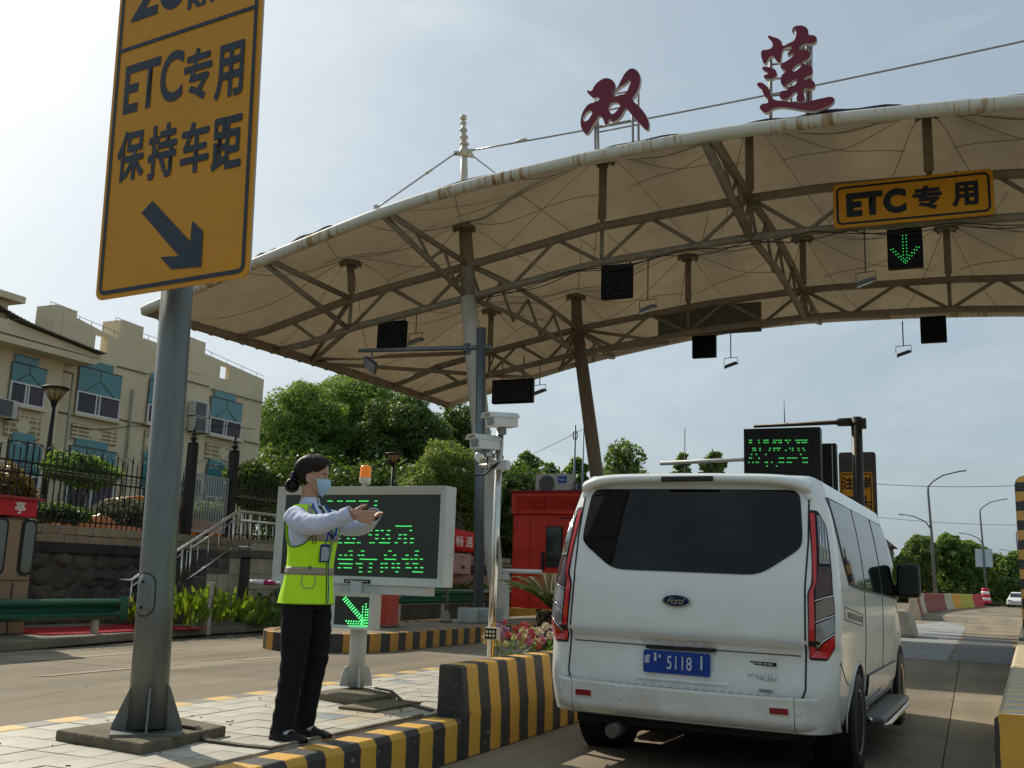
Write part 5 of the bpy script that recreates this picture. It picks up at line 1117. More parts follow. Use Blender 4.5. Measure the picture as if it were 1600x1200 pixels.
MB().tube([c + Vector((0, 0, .05)), c + Vector((0, 0, .32))], .025, n=6).build('stem', galv_b, t)
crate_m = mat('painted_cement_block', (.44, .46, .44), .7, col2=(.30, .31, .29), vscale=3)
for k, (px, py, w_) in enumerate(((731, 972, .34), (757, 972, .36), (775, 971, .20))):
    p_ = at(px, py, Z=.28); o = MB().box((p_.x, p_.y, .42), (w_, .3, .30), rz=-.05).build('ballast_block', crate_m, bevel=.015)
    tag(o, ['pale cement block left of the blue grey pole foot', 'widest pale cement block in front of the blue grey pole foot', 'narrow pale cement block right of the blue grey pole foot'][k], 'block', 'pale blocks at the pole foot')
# thin post with foot
p_ = at(697, 972, Z=.27); t = thing('thin_post', 'thin brown steel post with flared foot rising to the LED board edge', 'post', p_); m_ = mat('brown_post', (.20, .17, .13), .5, metal=.3)
MB().tube([p_, p_ + Vector((0, 0, 1.9))], .035, n=12).build('shaft', m_, t); MB().lathe(p_, [(.13, 0), (.12, .04), (.05, .22), (.036, .24)], n=10).build('foot', m_, t)
# red cabinet behind the arrow box
p_ = at(610, 980, Z=.27); rc = thing('red_cabinet', 'plain orange red equipment cabinet behind the small arrow display', 'cabinet', (p_.x, p_.y, .27)); rm = mat('orange_red_paint', (.50, .07, .035), .5, col2=(.42, .055, .03), vscale=3)
a = at(583, 978, X=p_.x); MB().box((p_.x - .28, p_.y + .05, .78), (.56, .42, 1.02)).build('body', rm, rc, bevel=.01); MB().box((p_.x - .28, p_.y - .162, .60), (.44, .008, .52)).build('door', rm, rc, bevel=.004)
MB().box((p_.x - .28, p_.y + .05, .29), (.6, .46, .03)).build('plinth', old_conc, rc)
# boom arm of the barrier machine, seen left of the board
a = at(392, 909, Y=16.55); b = at(600, 909, Y=16.55)
t = thing('barrier_boom', 'white and magenta barrier boom poking out left of the LED board', 'barrier boom', (b.x, 16.55, a.z))
whp = mat('boom_white', (.75, .73, .72), .4); mgp = mat('boom_magenta', (.45, .04, .16), .4)
L0 = (b.x - a.x); xs_ = [a.x, a.x + .34] + list(np.linspace(a.x + .62, b.x, 7))
for i in range(len(xs_) - 1): MB().tube([(xs_[i], 16.55, a.z), (xs_[i + 1], 16.55, a.z)], .05, n=12).build('boom_section', whp if i % 2 == 0 else mgp, t)
# ================================================================ BOOTH, PLANTS, FAR ROAD, TREES
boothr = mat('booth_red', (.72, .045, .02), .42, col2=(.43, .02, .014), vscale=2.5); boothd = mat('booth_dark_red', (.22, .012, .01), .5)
by = 27.0; a = at(803, 770, Y=by); b = at(803, 957, Y=by); c = at(900, 770, Y=by)
bw = 3.0; bo = thing('toll_booth', 'bright red toll booth with louvre band, dark window and yellow plinth', 'toll booth', (a.x + bw / 2, by + 1, .25))
zt = a.z; zb_ = b.z
MB().box((a.x + bw / 2, by + 1.2, (zt - .62 + zb_ + .12) / 2), (bw, 2.4, zt - .62 - zb_ - .12)).build('body', boothr, bo, bevel=.03)
MB().box((a.x + bw / 2, by + 1.17, zt - .31), (bw + .08, 2.5, .62)).build('top_band', boothr, bo, bevel=.03)
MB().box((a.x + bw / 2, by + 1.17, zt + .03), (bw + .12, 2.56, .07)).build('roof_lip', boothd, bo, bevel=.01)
for u0, u1 in ((.12, 1.05), (1.10, 2.0), (2.05, 2.9)):
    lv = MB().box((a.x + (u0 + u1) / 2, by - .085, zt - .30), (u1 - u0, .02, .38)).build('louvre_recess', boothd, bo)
    for k in range(7): MB().box((a.x + (u0 + u1) / 2, by - .10, zt - .14 - .055 * k), (u1 - u0 - .03, .03, .03), M=Matrix.Rotation(R(-30), 4, 'X')).build('louvre', boothr, lv)
wa = at(855, 824, Y=by - .02); wb_ = at(876, 885, Y=by - .02)
MB().box(((wa.x + wb_.x) / 2, by - .01, (wa.z + wb_.z) / 2), (wb_.x - wa.x + .06, .03, wa.z - wb_.z + .06)).build('window_frame', rub, bo); MB().box(((wa.x + wb_.x) / 2, by - .03, (wa.z + wb_.z) / 2), (wb_.x - wa.x, .02, wa.z - wb_.z)).build('window_pane', glassd, bo)
hc = at(848, 876, Y=by - .04); MB().box(hc, (.09, .06, .50)).build('door_handle', rub, bo, bevel=.02)
nc = at(884, 809, Y=by - .03); MB().box(nc, (.32, .02, .035)).build('name_plate', rub, bo)
MB().box((a.x + bw / 2, by + 1.15, zb_ + .02), (bw + .5, 2.8, .24)).build('plinth', yel, bo, bevel=.02)
for x_ in (.55, 2.4): MB().box((a.x + x_, by - .006, (zt - .7 + zb_) / 2), (.012, .012, zt - zb_ - .8)).build('panel_seam', boothd, bo)
# air conditioner on the roof
cA = at(866, 765, Y=by + .8); t = thing('air_conditioner', 'white outdoor air conditioner unit standing on the red booth roof', 'air conditioner', (cA.x, cA.y, zt + .06))
zc = zt + .33; MB().box((cA.x, by + .8, zc), (1.05, .38, .56)).build('casing', mat('ac_white', (.56, .55, .50), .45, col2=(.47, .46, .42), vscale=4), t, bevel=.02)
MB().lathe((cA.x - .16, by + .60, zc - .02), [(.245, 0), (.235, .012)], n=28, M=Matrix.Rotation(R(90), 4, 'X')).build('fan_grille', acd, t)
gm = MB()
for r_ in (.08, .14, .2, .24): gm.tube([(cA.x - .16 + r_ * math.cos(q), by + .585, zc - .02 + r_ * math.sin(q)) for q in np.linspace(0, 2 * math.pi, 20)], .005, n=4, cap=False)
gm.build('fan_rings', mat('grille_grey', (.25, .25, .25), .5), t)
MB().box((cA.x + .32, by + .603, zc + .10), (.27, .01, .20)).build('maker_badge', mat('badge_blue', (.01, .09, .42), .4), t)
text_mesh('badge_lettering', 'Midea', FR((1, 0, 0), (0, 0, 1), (cA.x + .32, by + .596, zc + .10)), .2, .07, wp, parent=t)
MB().tube([(cA.x - .45, by + .8, zc + .28), (cA.x - .42, by + .8, zc + .42), (cA.x - .25, by + .8, zc + .48), (cA.x, by + .85, zc + .4)], .012, n=6).build('cable', whp, t)
pbt = at(888, 764, Y=by + 1.0); o = MB().box((pbt.x + .1, by + 1.2, zt + .28), (.38, .04, .24)).build('small_blue_sign', mat('badge_blue2', (.02, .05, .16), .5)); tag(o, 'small dark blue sign beside the roof air conditioner of the red booth', 'sign')
text_mesh('lettering', 'SHE', FR((1, 0, 0), (0, 0, 1), (pbt.x + .1, by + 1.175, zt + .28)), .3, .16, wp, parent=o)
# white bollard post with cap beside column
p_ = at(789, 969, Z=.27); o = thing('white_post', 'stubby white post with a cap beside the leaning column', 'post', p_)
zc_ = at(789, 892, Y=p_.y).z
MB().lathe(p_, [(.12, 0), (.12, .05), (.085, .07), (.075, zc_ - .30)], n=20).build('shaft', steel_w, o)
MB().tube([(p_.x - .1, p_.y, zc_), (p_.x + .85, p_.y, zc_)], .05, n=12).build('arm', whp, o)
# flared box left of the booth
# ---- potted sago palm
def frond(mb, base, dr_, L_, rise, droop, w=.16, n=30):
    dr_ = Vector(dr_).normalized(); pts = []
    for i in range(n + 1):
        t = i / n; pts.append(base + dr_ * (L_ * t * (1 - .18 * t * t)) + Vector((0, 0, rise * t * L_ - droop * L_ * t ** 2.2)))
    for i in range(n):
        a, b = pts[i], pts[i + 1]; tg = (b - a).normalized(); sd = tg.cross(Vector((0, 0, 1))).normalized(); t = (i + .5) / n
        lw = w * math.sin(math.pi * min(1, .12 + t * .9)) ** .6 * (1 - .3 * t)
        for s in (-1, 1):
            tip = a + sd * s * lw + tg * lw * .75 + Vector((0, 0, .25 * lw)); q = (b - a) * .32
            mb.add([a - q * .5, a + q * .8, tip], [(0, 1, 2)])
            tip2 = tip + (b - a) * .5; m_ = (a + b) / 2; mb.add([m_ - q * .5, m_ + q * .8, tip2], [(0, 1, 2)])
    mb.tube(pts[::3], [.012 * (1 - .7 * i / (len(pts[::3]) - 1)) for i in range(len(pts[::3]))], n=4)
palm_m = leaf_mat('palm_leaf', (.025, .045, .010), (.09, .12, .03), .22); bark = mat('dark_bark', (.07, .05, .035), .95, col2=(.03, .022, .016), vscale=8, bump=.8, bscale=20)
pc = at(860, 948, Y=9.9); pc.z = .26; pl = thing('sago_palm', 'potted sago palm with arching fronds between the steel pole and the white van', 'palm', pc)
MB().lathe(pc, [(.20, 0), (.25, .3), (.27, .32), (.27, .34), (.2, .34)], n=18).build('pot', mat('dark_pot', (.03, .045, .04), .5), pl)
tk = MB().tube([pc + Vector((0, 0, .3)), pc + Vector((0, 0, .62))], [.13, .11], n=12)
for i in range(60): a_ = i * 2.4; z = .32 + .3 * i / 60; tk.box(pc + Vector((.12 * math.cos(a_), .12 * math.sin(a_), z)), (.05, .04, .05), rz=a_)
tk.build('trunk', bark, pl)
crown = at(860, 948, Y=9.9)
for k in range(26):
    a_ = k * 2.399 + .3; up_ = .2 + .95 * ((k * .618) % 1); mb = MB(); frond(mb, crown, (math.cos(a_), math.sin(a_), 0), rng.uniform(.58, .76) * (1.12 - .4 * up_ * .6), up_ + .15, .30 + .30 * up_ * .8, w=.10); mb.build('frond', palm_m, pl)
# ---- flower pots
def blob(mb, c, r, mi=0, n=7):
    mb.lathe(c, [(r * math.sin(math.pi * i / 6 + .001), -r * math.cos(math.pi * i / 6)) for i in range(7)], n=n, mi=mi)
fl_cols = [mat('flower_pink', (.50, .15, .22), .7), mat('flower_red', (.48, .08, .09), .7), mat('flower_yellow', (.55, .50, .22), .7), mat('flower_mauve', (.36, .20, .34), .7), mat('flower_cream', (.62, .55, .42), .7), mat('flower_violet', (.20, .09, .28), .7)]
potm = mat('green_pot', (.02, .10, .07), .5); lfm = leaf_mat('pot_leaf', (.04, .09, .015), (.16, .25, .04), .35)
def bouquet(c, label, R_, H_, cols, zc=.34, seed=1, pr=.10):
    g_ = np.random.default_rng(seed); t = thing('flower_pot', label, 'flower pot', c, group='flower pots at the tall kerb block'); c = Vector(c)
    MB().lathe(c, [(pr * .8, 0), (pr, .15), (pr * 1.08, .155), (pr * 1.08, .17), (pr * .9, .17)], n=18).build('pot', potm, t)
    lf_ = MB()
    for i in range(90):
        a_ = g_.uniform(0, 6.28); r_ = g_.uniform(.02, R_ * .9); z = g_.uniform(.12, zc); p_ = c + Vector((r_ * math.cos(a_), r_ * math.sin(a_), z)); d = Vector((math.cos(a_), math.sin(a_), g_.uniform(-.1, .8))).normalized() * g_.uniform(.06, .12); s = d.cross(Vector((0, 0, 1))).normalized() * .018
        lf_.add([p_, p_ + d * .5 + s, p_ + d, p_ + d * .5 - s], [(0, 1, 2, 3)])
    lf_.build('leaves', lfm, t, kind='stuff')
    for i in range(H_):
        a_ = g_.uniform(0, 6.28); r_ = R_ * math.sqrt(g_.uniform(0, 1)); z = zc + .14 * (1 - (r_ / R_) ** 2) * g_.uniform(.4, 1.2) + g_.uniform(-.05, .04); mb = MB()
        p_ = c + Vector((r_ * math.cos(a_), r_ * math.sin(a_), z)); rad = g_.uniform(.023, .034)
        vs = []; 
        for q in range(26):   # pompom of small petals
            d = Vector(g_.normal(size=3)).normalized(); s1 = d.orthogonal().normalized(); s2 = d.cross(s1); w_ = rad * .42
            mb.add([p_ + d * rad * .35, p_ + d * rad + s1 * w_, p_ + d * rad * 1.15 + s2 * w_ * .3, p_ + d * rad - s1 * w_], [(0, 1, 2, 3)])
        blob(mb, p_, rad * .7, n=6); mb.build('flower', fl_cols[cols[int(g_.integers(len(cols)))]], t)
fz_ = .26
bouquet((-3.66, 8.35, .33), 'green pot of pink, red and yellow pompom flowers just right of the steel pole', .28, 44, [0, 1, 0, 1, 2, 2, 3], zc=.33, seed=3, pr=.13)
bouquet((-3.60, 8.95, .33), 'pot of cream and yellow pompom flowers, the middle one of three', .24, 34, [2, 4, 2, 4, 0], zc=.32, seed=5, pr=.11)
bouquet((-3.60, 9.6, .33), 'pot of mauve and violet pompom flowers half hidden behind the van', .26, 34, [3, 5, 0, 3], zc=.36, seed=8, pr=.11)
MB().box((-3.72, 9.0, .295), (.6, 2.2, .06)).build('planter_ledge', old_conc, island, bevel=.01)
# ---- leafy things
def leaves(mb_pts, n, size, seed, flat=.5, shell=.55, aspect=.55, gnoise=.35):
    """leaf sized quads filling ellipsoids (c, r): denser at the shell, lumpy outline"""
    g_ = np.random.default_rng(seed); V = []; vol = np.array([r[0] * r[1] * r[2] for c, r in mb_pts]) ** .72; vol = vol / vol.sum()
    for (c, r), f in zip(mb_pts, vol):
        k = int(n * f); d = g_.normal(size=(k, 3)); d /= np.linalg.norm(d, axis=1)[:, None]
        ph = g_.uniform(0, 6.28, 6); lump = 1 + gnoise * .5 * (np.sin(d[:, 0] * 5 + ph[0]) * np.sin(d[:, 1] * 5 + ph[1]) + np.sin(d[:, 2] * 6 + ph[2]) * .7)
        rad = (g_.uniform(0, 1, k) ** (1 / 3) * (1 - shell) + shell * g_.uniform(.78, 1.04, k)) * lump; p = np.array(c) + d * rad[:, None] * np.array(r)
        nrm = d * .55 + g_.normal(size=(k, 3)) * .6 + np.array([0, 0, .35]); nrm /= np.linalg.norm(nrm, axis=1)[:, None]
        t1 = np.cross(nrm, g_.normal(size=(k, 3))); t1 /= np.linalg.norm(t1, axis=1)[:, None]; t2 = np.cross(nrm, t1)
        s = size * g_.uniform(.6, 1.35, k)[:, None]
        q = np.stack([p - t1 * s, p + t2 * s * aspect, p + t1 * s, p - t2 * s * aspect], 1); V.append(q)
    return np.concatenate(V)
def leaf_obj(name, V, m, parent=None, kind=None):
    n = len(V); me = bpy.data.meshes.new(name); me.vertices.add(n * 4); P_ = V.reshape(-1, 3)
    if parent is not None:
        inv = np.array(M_of(parent).inverted()); P_ = P_ @ inv[:3, :3].T + inv[:3, 3]
    me.vertices.foreach_set('co', P_.astype(np.float32).ravel()); me.loops.add(n * 4); me.loops.foreach_set('vertex_index', np.arange(n * 4, dtype=np.int32))
    me.polygons.add(n); me.polygons.foreach_set('loop_start', np.arange(0, n * 4, 4, dtype=np.int32)); me.materials.append(m); me.update(calc_edges=True); me.validate()
    return link(name, me, parent, None, kind)
lm_cam = leaf_mat('camphor_leaf', (.06, .12, .04), (.23, .34, .10), .48); lm_dark = leaf_mat('dark_leaf', (.035, .075, .024), (.12, .18, .05), .4); lm_light = leaf_mat('light_leaf', (.07, .12, .035), (.23, .31, .09), .42); lm_far = leaf_mat('far_leaf', (.07, .12, .04), (.19, .26, .09), .4)
def tree(name, label, cat, base, H_, crown_r, m, n=16000, size=.11, seed=1, trunk_r=.2, crown_bot=.25, blobs=16, group=None, limbs=7, flatten=1.0, droop=0):
    g_ = np.random.default_rng(seed); base = Vector(base); t = thing(name, label, cat, base, group=group); tk = MB()
    tk.tube([base, base + Vector((g_.uniform(-.2, .2), 0, H_ * .3)), base + Vector((g_.uniform(-.4, .4), 0, H_ * .62)), base + Vector((0, 0, H_ * .85))], [trunk_r, trunk_r * .8, trunk_r * .45, trunk_r * .12], n=10)
    bl = []
    zc = H_ * (crown_bot + 1) / 2; hz = H_ * (1 - crown_bot) / 2
    for i in range(blobs):
        a_ = i * 2.399 + g_.uniform(-.4, .4); u = (i + .5) / blobs * 2 - 1; rr = math.sqrt(max(0, 1 - u * u)) * crown_r * g_.uniform(.5, .78)
        c = base + Vector((rr * math.cos(a_), rr * math.sin(a_), zc + u * hz * .74)); r0 = crown_r * g_.uniform(.30, .46); bl.append((c, (r0, r0, r0 * .8 * flatten)))
        if i % 2 == 0 or limbs > 9:
            s_ = base + Vector((0, 0, H_ * g_.uniform(.22, .55))); mid = s_.lerp(c, .5) + Vector((0, 0, -.05 * H_)); tk.tube([s_, mid, c], [trunk_r * .38, trunk_r * .22, trunk_r * .05], n=6)
    bl.append((base + Vector((0, 0, zc)), (crown_r * .5, crown_r * .5, hz * .7)))
    tk.build('trunk', bark, t); leaf_obj('crown', leaves(bl, n, size, seed), m, t, kind='stuff')
    return t
def tree_at(name, label, cat, px0, px1, py_top, Y_, m, z0=0, **k):
    a = at(px0, py_top, Y=Y_); b = at(px1, py_top, Y=Y_); c = at((px0 + px1) / 2, py_top, Y=Y_); return tree(name, label, cat, (c.x, Y_, z0), c.z - z0, (b.x - a.x) / 2, m, **k)
tree_at('camphor_tree', 'large bright green camphor tree right of the beige building', 'tree', 408, 560, 585, 43, lm_cam, z0=1.7, n=90000, size=.075, seed=11, trunk_r=.3, blobs=34, crown_bot=.12)
tree_at('camphor_tree', 'tallest camphor tree rising behind the LED board', 'tree', 470, 650, 566, 47, lm_cam, z0=1.7, n=100000, size=.078, seed=12, trunk_r=.32, blobs=36, crown_bot=.12)
tree_at('camphor_tree', 'darker camphor tree under the canopy corner left of the grey pole', 'tree', 560, 700, 600, 44, lm_dark, z0=1.7, n=70000, size=.078, seed=13, trunk_r=.25, blobs=28, crown_bot=.10)
tree_at('ash_tree', 'thin leaved dark tree peeping between canopy corner and pole', 'tree', 672, 772, 612, 52, lm_dark, z0=0, n=12000, size=.12, seed=14, trunk_r=.14, blobs=26, crown_bot=.3)
tree_at('osmanthus_bush', 'dense rounded bush with small leaves behind the right end of the LED board', 'bush', 636, 775, 690, 34, lm_light, z0=1.7, n=70000, size=.052, seed=15, trunk_r=.12, blobs=26, crown_bot=.02)
tree_at('osmanthus_bush', 'dark dense bush filling the gap between grey pole and red booth', 'bush', 740, 830, 722, 36, lm_dark, z0=0, n=30000, size=.08, seed=16, trunk_r=.12, blobs=22, crown_bot=.02)
tree_at('broadleaf_tree', 'bright green tree just above the red booth roof', 'tree', 770, 880, 738, 40, lm_light, z0=0, n=22000, size=.10, seed=17, trunk_r=.12, blobs=20, crown_bot=.1)
for k, (x0, x1, yt, Y_, lab) in enumerate(((800, 850, 692, 60, 'slender feathery tree standing alone above the red booth'), (880, 925, 700, 58, 'feathery tree left of the brownish leaning column'), (925, 1022, 680, 60, 'bushy tree right of the brownish leaning column above the van roof'), (1048, 1086, 690, 62, 'small conical tree above the van roof beside a thin mast'), (1090, 1144, 690, 62, 'small tree above the van roof left of the dark LED screen'), (835, 885, 712, 56, 'low tree between the lone feathery tree and the column'))):
    tree_at('roadside_tree', lab, 'tree', x0, x1, yt, Y_, lm_cam if k % 2 else lm_far, z0=0, n=7000, size=.13, seed=30 + k, trunk_r=.10, blobs=24, crown_bot=.35, group='small trees on the skyline')
# dark belt behind the fence and under the trees
hb_ = [(at(x, 800, Y=38) * 1.0, (2.4, 1.6, 3.0)) for x in range(430, 800, 45)]; hb_ = [((c.x, 38 + (i % 3), 3.2), r) for i, (c, r) in enumerate(hb_)]
tag(leaf_obj('shrub_belt', leaves(hb_, 60000, .12, 5), lm_dark, kind='stuff'), 'dark mass of shrubs under the trees behind the iron fence', 'shrubs')
hb2 = [((-14.0 + .2 * math.sin(i), 18.0 + .9 * i, .55), (.55, .7, .5)) for i in range(18)]
tag(leaf_obj('low_hedge', leaves(hb2, 16000, .05, 6), lm_dark, kind='stuff'), 'low dark hedge behind the green guard rail', 'hedge')
g2 = [((-12.9, 17 + .6 * i, .28), (.35, .5, .22)) for i in range(30)]
tag(leaf_obj('verge_plants', leaves(g2, 9000, .045, 9), lm_cam, kind='stuff'), 'low green verge plants along the guard rail', 'verge plants')
# canna clump with one yellow flower
cn = thing('canna_clump', 'clump of broad upright bright green canna leaves with a yellow flower', 'plant', (-12.95, 15.0, .1)); cm_ = leaf_mat('canna_leaf', (.07, .12, .012), (.22, .32, .045), .5)
lb_ = MB(); g_ = np.random.default_rng(4)
def canna_leaf(p, d, L_, w_):
    d = Vector(d).normalized(); s = d.cross(Vector((g_.uniform(-1, 1), g_.uniform(-1, 1), .1))).normalized(); V = []; n = 6
    for i in range(n + 1):
        t = i / n; c = p + d * L_ * t + Vector((d.x, d.y, 0)) * L_ * .25 * t * t; ww_ = w_ * math.sin(math.pi * (.06 + .94 * t)) ** .8; V += [c - s * ww_, c + s * ww_]
    lb_.add(V, [(2 * i, 2 * i + 1, 2 * i + 3, 2 * i + 2) for i in range(n)], smooth=True)
for i in range(330):
    x = -12.95 + g_.uniform(-.45, .3); y = g_.uniform(13.8, 17.1); hmax = .98 if y < 16.2 else .75; canna_leaf(Vector((x, y, .13 + g_.uniform(0, .45) * hmax)), (g_.uniform(-.4, .5), g_.uniform(-.4, .4), 1), g_.uniform(.25, .42) * hmax, g_.uniform(.03, .055))
lb_.build('leaves', cm_, cn, kind='stuff')
fc = at(388, 938, Y=16.6); st_ = MB().tube([(fc.x, 16.5, .2), (fc.x, 16.6, fc.z)], .012, n=5).build('stem', cm_, cn); fm = MB()
for k in range(7): a_ = k * .9; d = Vector((math.cos(a_), math.sin(a_), .9)).normalized() * .13; s = d.cross(Vector((0, 0, 1))).normalized() * .05; fm.add([fc, fc + d * .6 + s, fc + d, fc + d * .6 - s], [(0, 1, 2, 3)])
fm.build('flower', mat('canna_yellow', (.75, .42, .02), .6), cn)
# garden shrubs behind the fence
sh = [((-15.8, 12.9, 3.0), (.55, .7, .7)), ((-15.9, 13.7, 2.9), (.5, .6, .6))]
def shrub_at(px, py, r, X_, label, m, n=5000, z0=1.8, trunk=True, seed=2, size=.05):
    c = at(px, py, X=X_); t = thing('garden_shrub', label, 'shrub', (c.x, c.y, z0)); 
    if trunk: 
        mb = MB()
        for a_ in (-.3, 0, .35): mb.tube([(c.x, c.y, z0), (c.x, c.y + a_ * .5, (z0 + c.z) / 2), (c.x, c.y + a_, c.z)], [.03, .02, .01], n=5)
        mb.build('trunk', bark, t)
    bl = [(c + Vector((0, s * r[1] * .5, q * r[2] * .3)), (r[0], r[1] * .6, r[2] * .8)) for s, q in ((-1, .3), (1, -.2), (0, .6), (.3, -.7))]
    leaf_obj('foliage', leaves(bl, n, size, seed), m, t, kind='stuff'); return t
shrub_at(125, 735, (.5, .85, .38), -17.5, 'small garden tree with several stems behind the iron fence', lm_cam, n=9000, seed=21, size=.05)
shrub_at(5, 765, (.5, .5, .5), -16.5, 'orange tinged shrub behind the fence at the left edge', leaf_mat('rusty_leaf', (.10, .05, .01), (.24, .17, .03), .35), n=4000, seed=22, trunk=False)
shrub_at(205, 800, (.45, .6, .28), -15.8, 'low bush with white blossom behind the fence left of the sign post', leaf_mat('blossom_leaf', (.02, .035, .01), (.30, .32, .2), .2), n=6500, seed=23, trunk=False, size=.035)
shrub_at(85, 800, (.4, .8, .2), -15.8, 'low dark shrub row on the terrace edge above the kiosk sign', lm_dark, n=5000, seed=24, trunk=False, size=.04)
shrub_at(395, 760, (.6, .9, .8), -19, 'tall thin shrub at the right corner of the beige building', lm_dark, n=9000, seed=25, size=.06)
shrub_at(330, 800, (.4, .6, .25), -17, 'low shrub seen through the pale barred gate', lm_cam, n=3500, seed=26, trunk=False, size=.04)
# orange car on the terrace, nose seen through the fence
def small_car(name, label, c, rz, paint, L_=4.4, W_=1.75, H_=1.45, s=1):
    t = thing(name, label, 'car', c, rz); pm = paint; M0 = M_of(t)
    prof = [(-L_ / 2, .25), (-L_ / 2 + .02, .62), (-L_ / 2 + .15, .80), (-L_ / 2 + .75, .90), (-L_ / 2 + 1.25, H_ - .08), (-L_ / 2 + 1.7, H_), (.35, H_), (.75, H_ - .10), (1.30, .93), (L_ / 2 - .25, .78), (L_ / 2 - .03, .60), (L_ / 2, .28)]
    mb = MB()
    def sec(u, v):
        i = u * (len(prof) - 1); k_ = int(min(i, len(prof) - 2)); f = i - k_; return None
    st_ = [-1, -.96, -.8, 0, .8, .96, 1]
    V = []; 
    for s_ in st_:
        sc_ = 1 if abs(s_) < .9 else (.985 if abs(s_) < .98 else .94)
        for x, z in prof: tumble = 1 - .22 * max(0, (z - .85) / (H_ - .85)) ; V.append(M0 @ Vector((x * sc_, s_ * W_ / 2 * tumble, .25 + (z - .25) * sc_)))
    n = len(prof); F = [(i * n + j, i * n + j + 1, (i + 1) * n + j + 1, (i + 1) * n + j) for i in range(len(st_) - 1) for j in range(n - 1)] + [tuple(range(n)), tuple((len(st_) - 1) * n + j for j in range(n))[::-1]]
    mb.add(V, F, smooth=True); mb.build('body', pm, t)
    g_ = MB()
    for s_ in (-1, 1):
        q = [(-L_ / 2 + 1.0, .95), (-L_ / 2 + 1.38, H_ - .13), (.33, H_ - .1), (1.0, .98)]; vs = [M0 @ Vector((x, s_ * (W_ / 2 * (1 - .22 * (z - .85) / (H_ - .85)) + .004), z)) for x, z in q]; g_.add(vs, [(0, 1, 2, 3)])
    ws = [(1.27, .95), (.78, H_ - .12)]; g_.add([M0 @ Vector((x + .012, sy * W_ / 2 * .78, z + .01)) for x, z in ws for sy in (-1, 1)], [(0, 1, 3, 2)])
    ws = [(-L_ / 2 + .78, .93), (-L_ / 2 + 1.22, H_ - .12)]; g_.add([M0 @ Vector((x - .012, sy * W_ / 2 * .78, z + .01)) for x, z in ws for sy in (-1, 1)], [(0, 1, 3, 2)])
    g_.build('windows', glassd, t, solid=.004)
    wh = MB()
    for x in (-L_ / 2 + .85, L_ / 2 - .85):
        for s_ in (-1, 1): MB().lathe(M0 @ Vector((x, s_ * (W_ / 2 - .10), .31)), [(.1, -.1), (.29, -.1), (.31, -.07), (.31, .07), (.29, .1), (.17, .11), (.16, .09), (.02, .09)], n=18, M=Matrix.Rotation(rz, 4, 'Z') @ Matrix.Rotation(R(90) * -s_, 4, 'X')).build('wheel', rub, t)
    for s_ in (-1, 1):
        MB().box(M0 @ Vector((L_ / 2 - .08, s_ * .62, .66)), (.14, .36, .13), rz=rz).build('headlight', lens, t, bevel=.02)
        MB().box(M0 @ Vector((-L_ / 2 + .03, s_ * .66, .68)), (.08, .26, .13), rz=rz).build('tail_light', redp, t, bevel=.02)
    MB().box(M0 @ Vector((L_ / 2 - .0, 0, .50)), (.04, 1.0, .16), rz=rz).build('grille', alu, t, bevel=.01)
    return t
cc_ = at(255, 805, X=-19); small_car('parked_car', 'orange car parked nose to the gate behind the black iron fence', (cc_.x, cc_.y - .7, 1.45), R(62), mat('car_orange', (.55, .16, .02), .3, coat=.6), L_=4.2)
# banner, grey wall cabinet
bz0 = at(700, 828, X=-14.86); bz1 = at(760, 860, X=-14.86); ban = mat('banner_red', (.60, .02, .015), .7, col2=(.50, .015, .012), vscale=3)
bn = thing('banner', 'long red banner with white characters hung on the terrace wall', 'banner', (-14.86, 30, 2.0))
MB().grid(lambda u, v: (-14.84 + .02 * math.sin(u * 40), 25.5 + 6.1 * u, 1.98 + .68 * v - .03 * math.sin(9 * u)), 60, 4).build('cloth', ban, bn, solid=.006)
for k, s in enumerate('诚信应急—畅通快'): text_mesh('lettering', s, FR((0, 1, 0), (0, 0, 1), (-14.805, 25.95 + .68 * k, 2.30)), .52, .34 if s != '—' else .03, wp, parent=bn, bold=.01)
a = at(703, 866, X=-14.3); b = at(733, 895, X=-14.3); t = thing('electrical_cabinet', 'pale grey electrical cabinet below the red banner', 'cabinet', (-14.3, (a.y + b.y) / 2, b.z)); ym = (a.y + b.y) / 2; zm = (a.z + b.z) / 2
MB().box((-14.45, ym - .6, zm), (.3, b.y - a.y + 1.4, a.z - b.z + .1)).build('body', mat('cabinet_grey', (.36, .35, .31), .5, col2=(.3, .29, .26), vscale=3), t, bevel=.01); MB().box((-14.29, ym - .2, zm), (.01, .9, .5)).build('door', MATS['cabinet_grey'], t, bevel=.003)
MB().box((-14.28, ym + .2, zm - .1), (.02, .18, .1)).build('latch', rub, t); MB().lathe((-14.28, ym + .12, zm + .2), [(.03, -.01), (.03, .01)], n=10, M=Matrix.Rotation(R(90), 4, 'Y')).build('lock', rub, t)
MB().box((-14.6, 31, .8), (.2, 8, .9)).build('tiled_wall', cope_m, kind='structure')
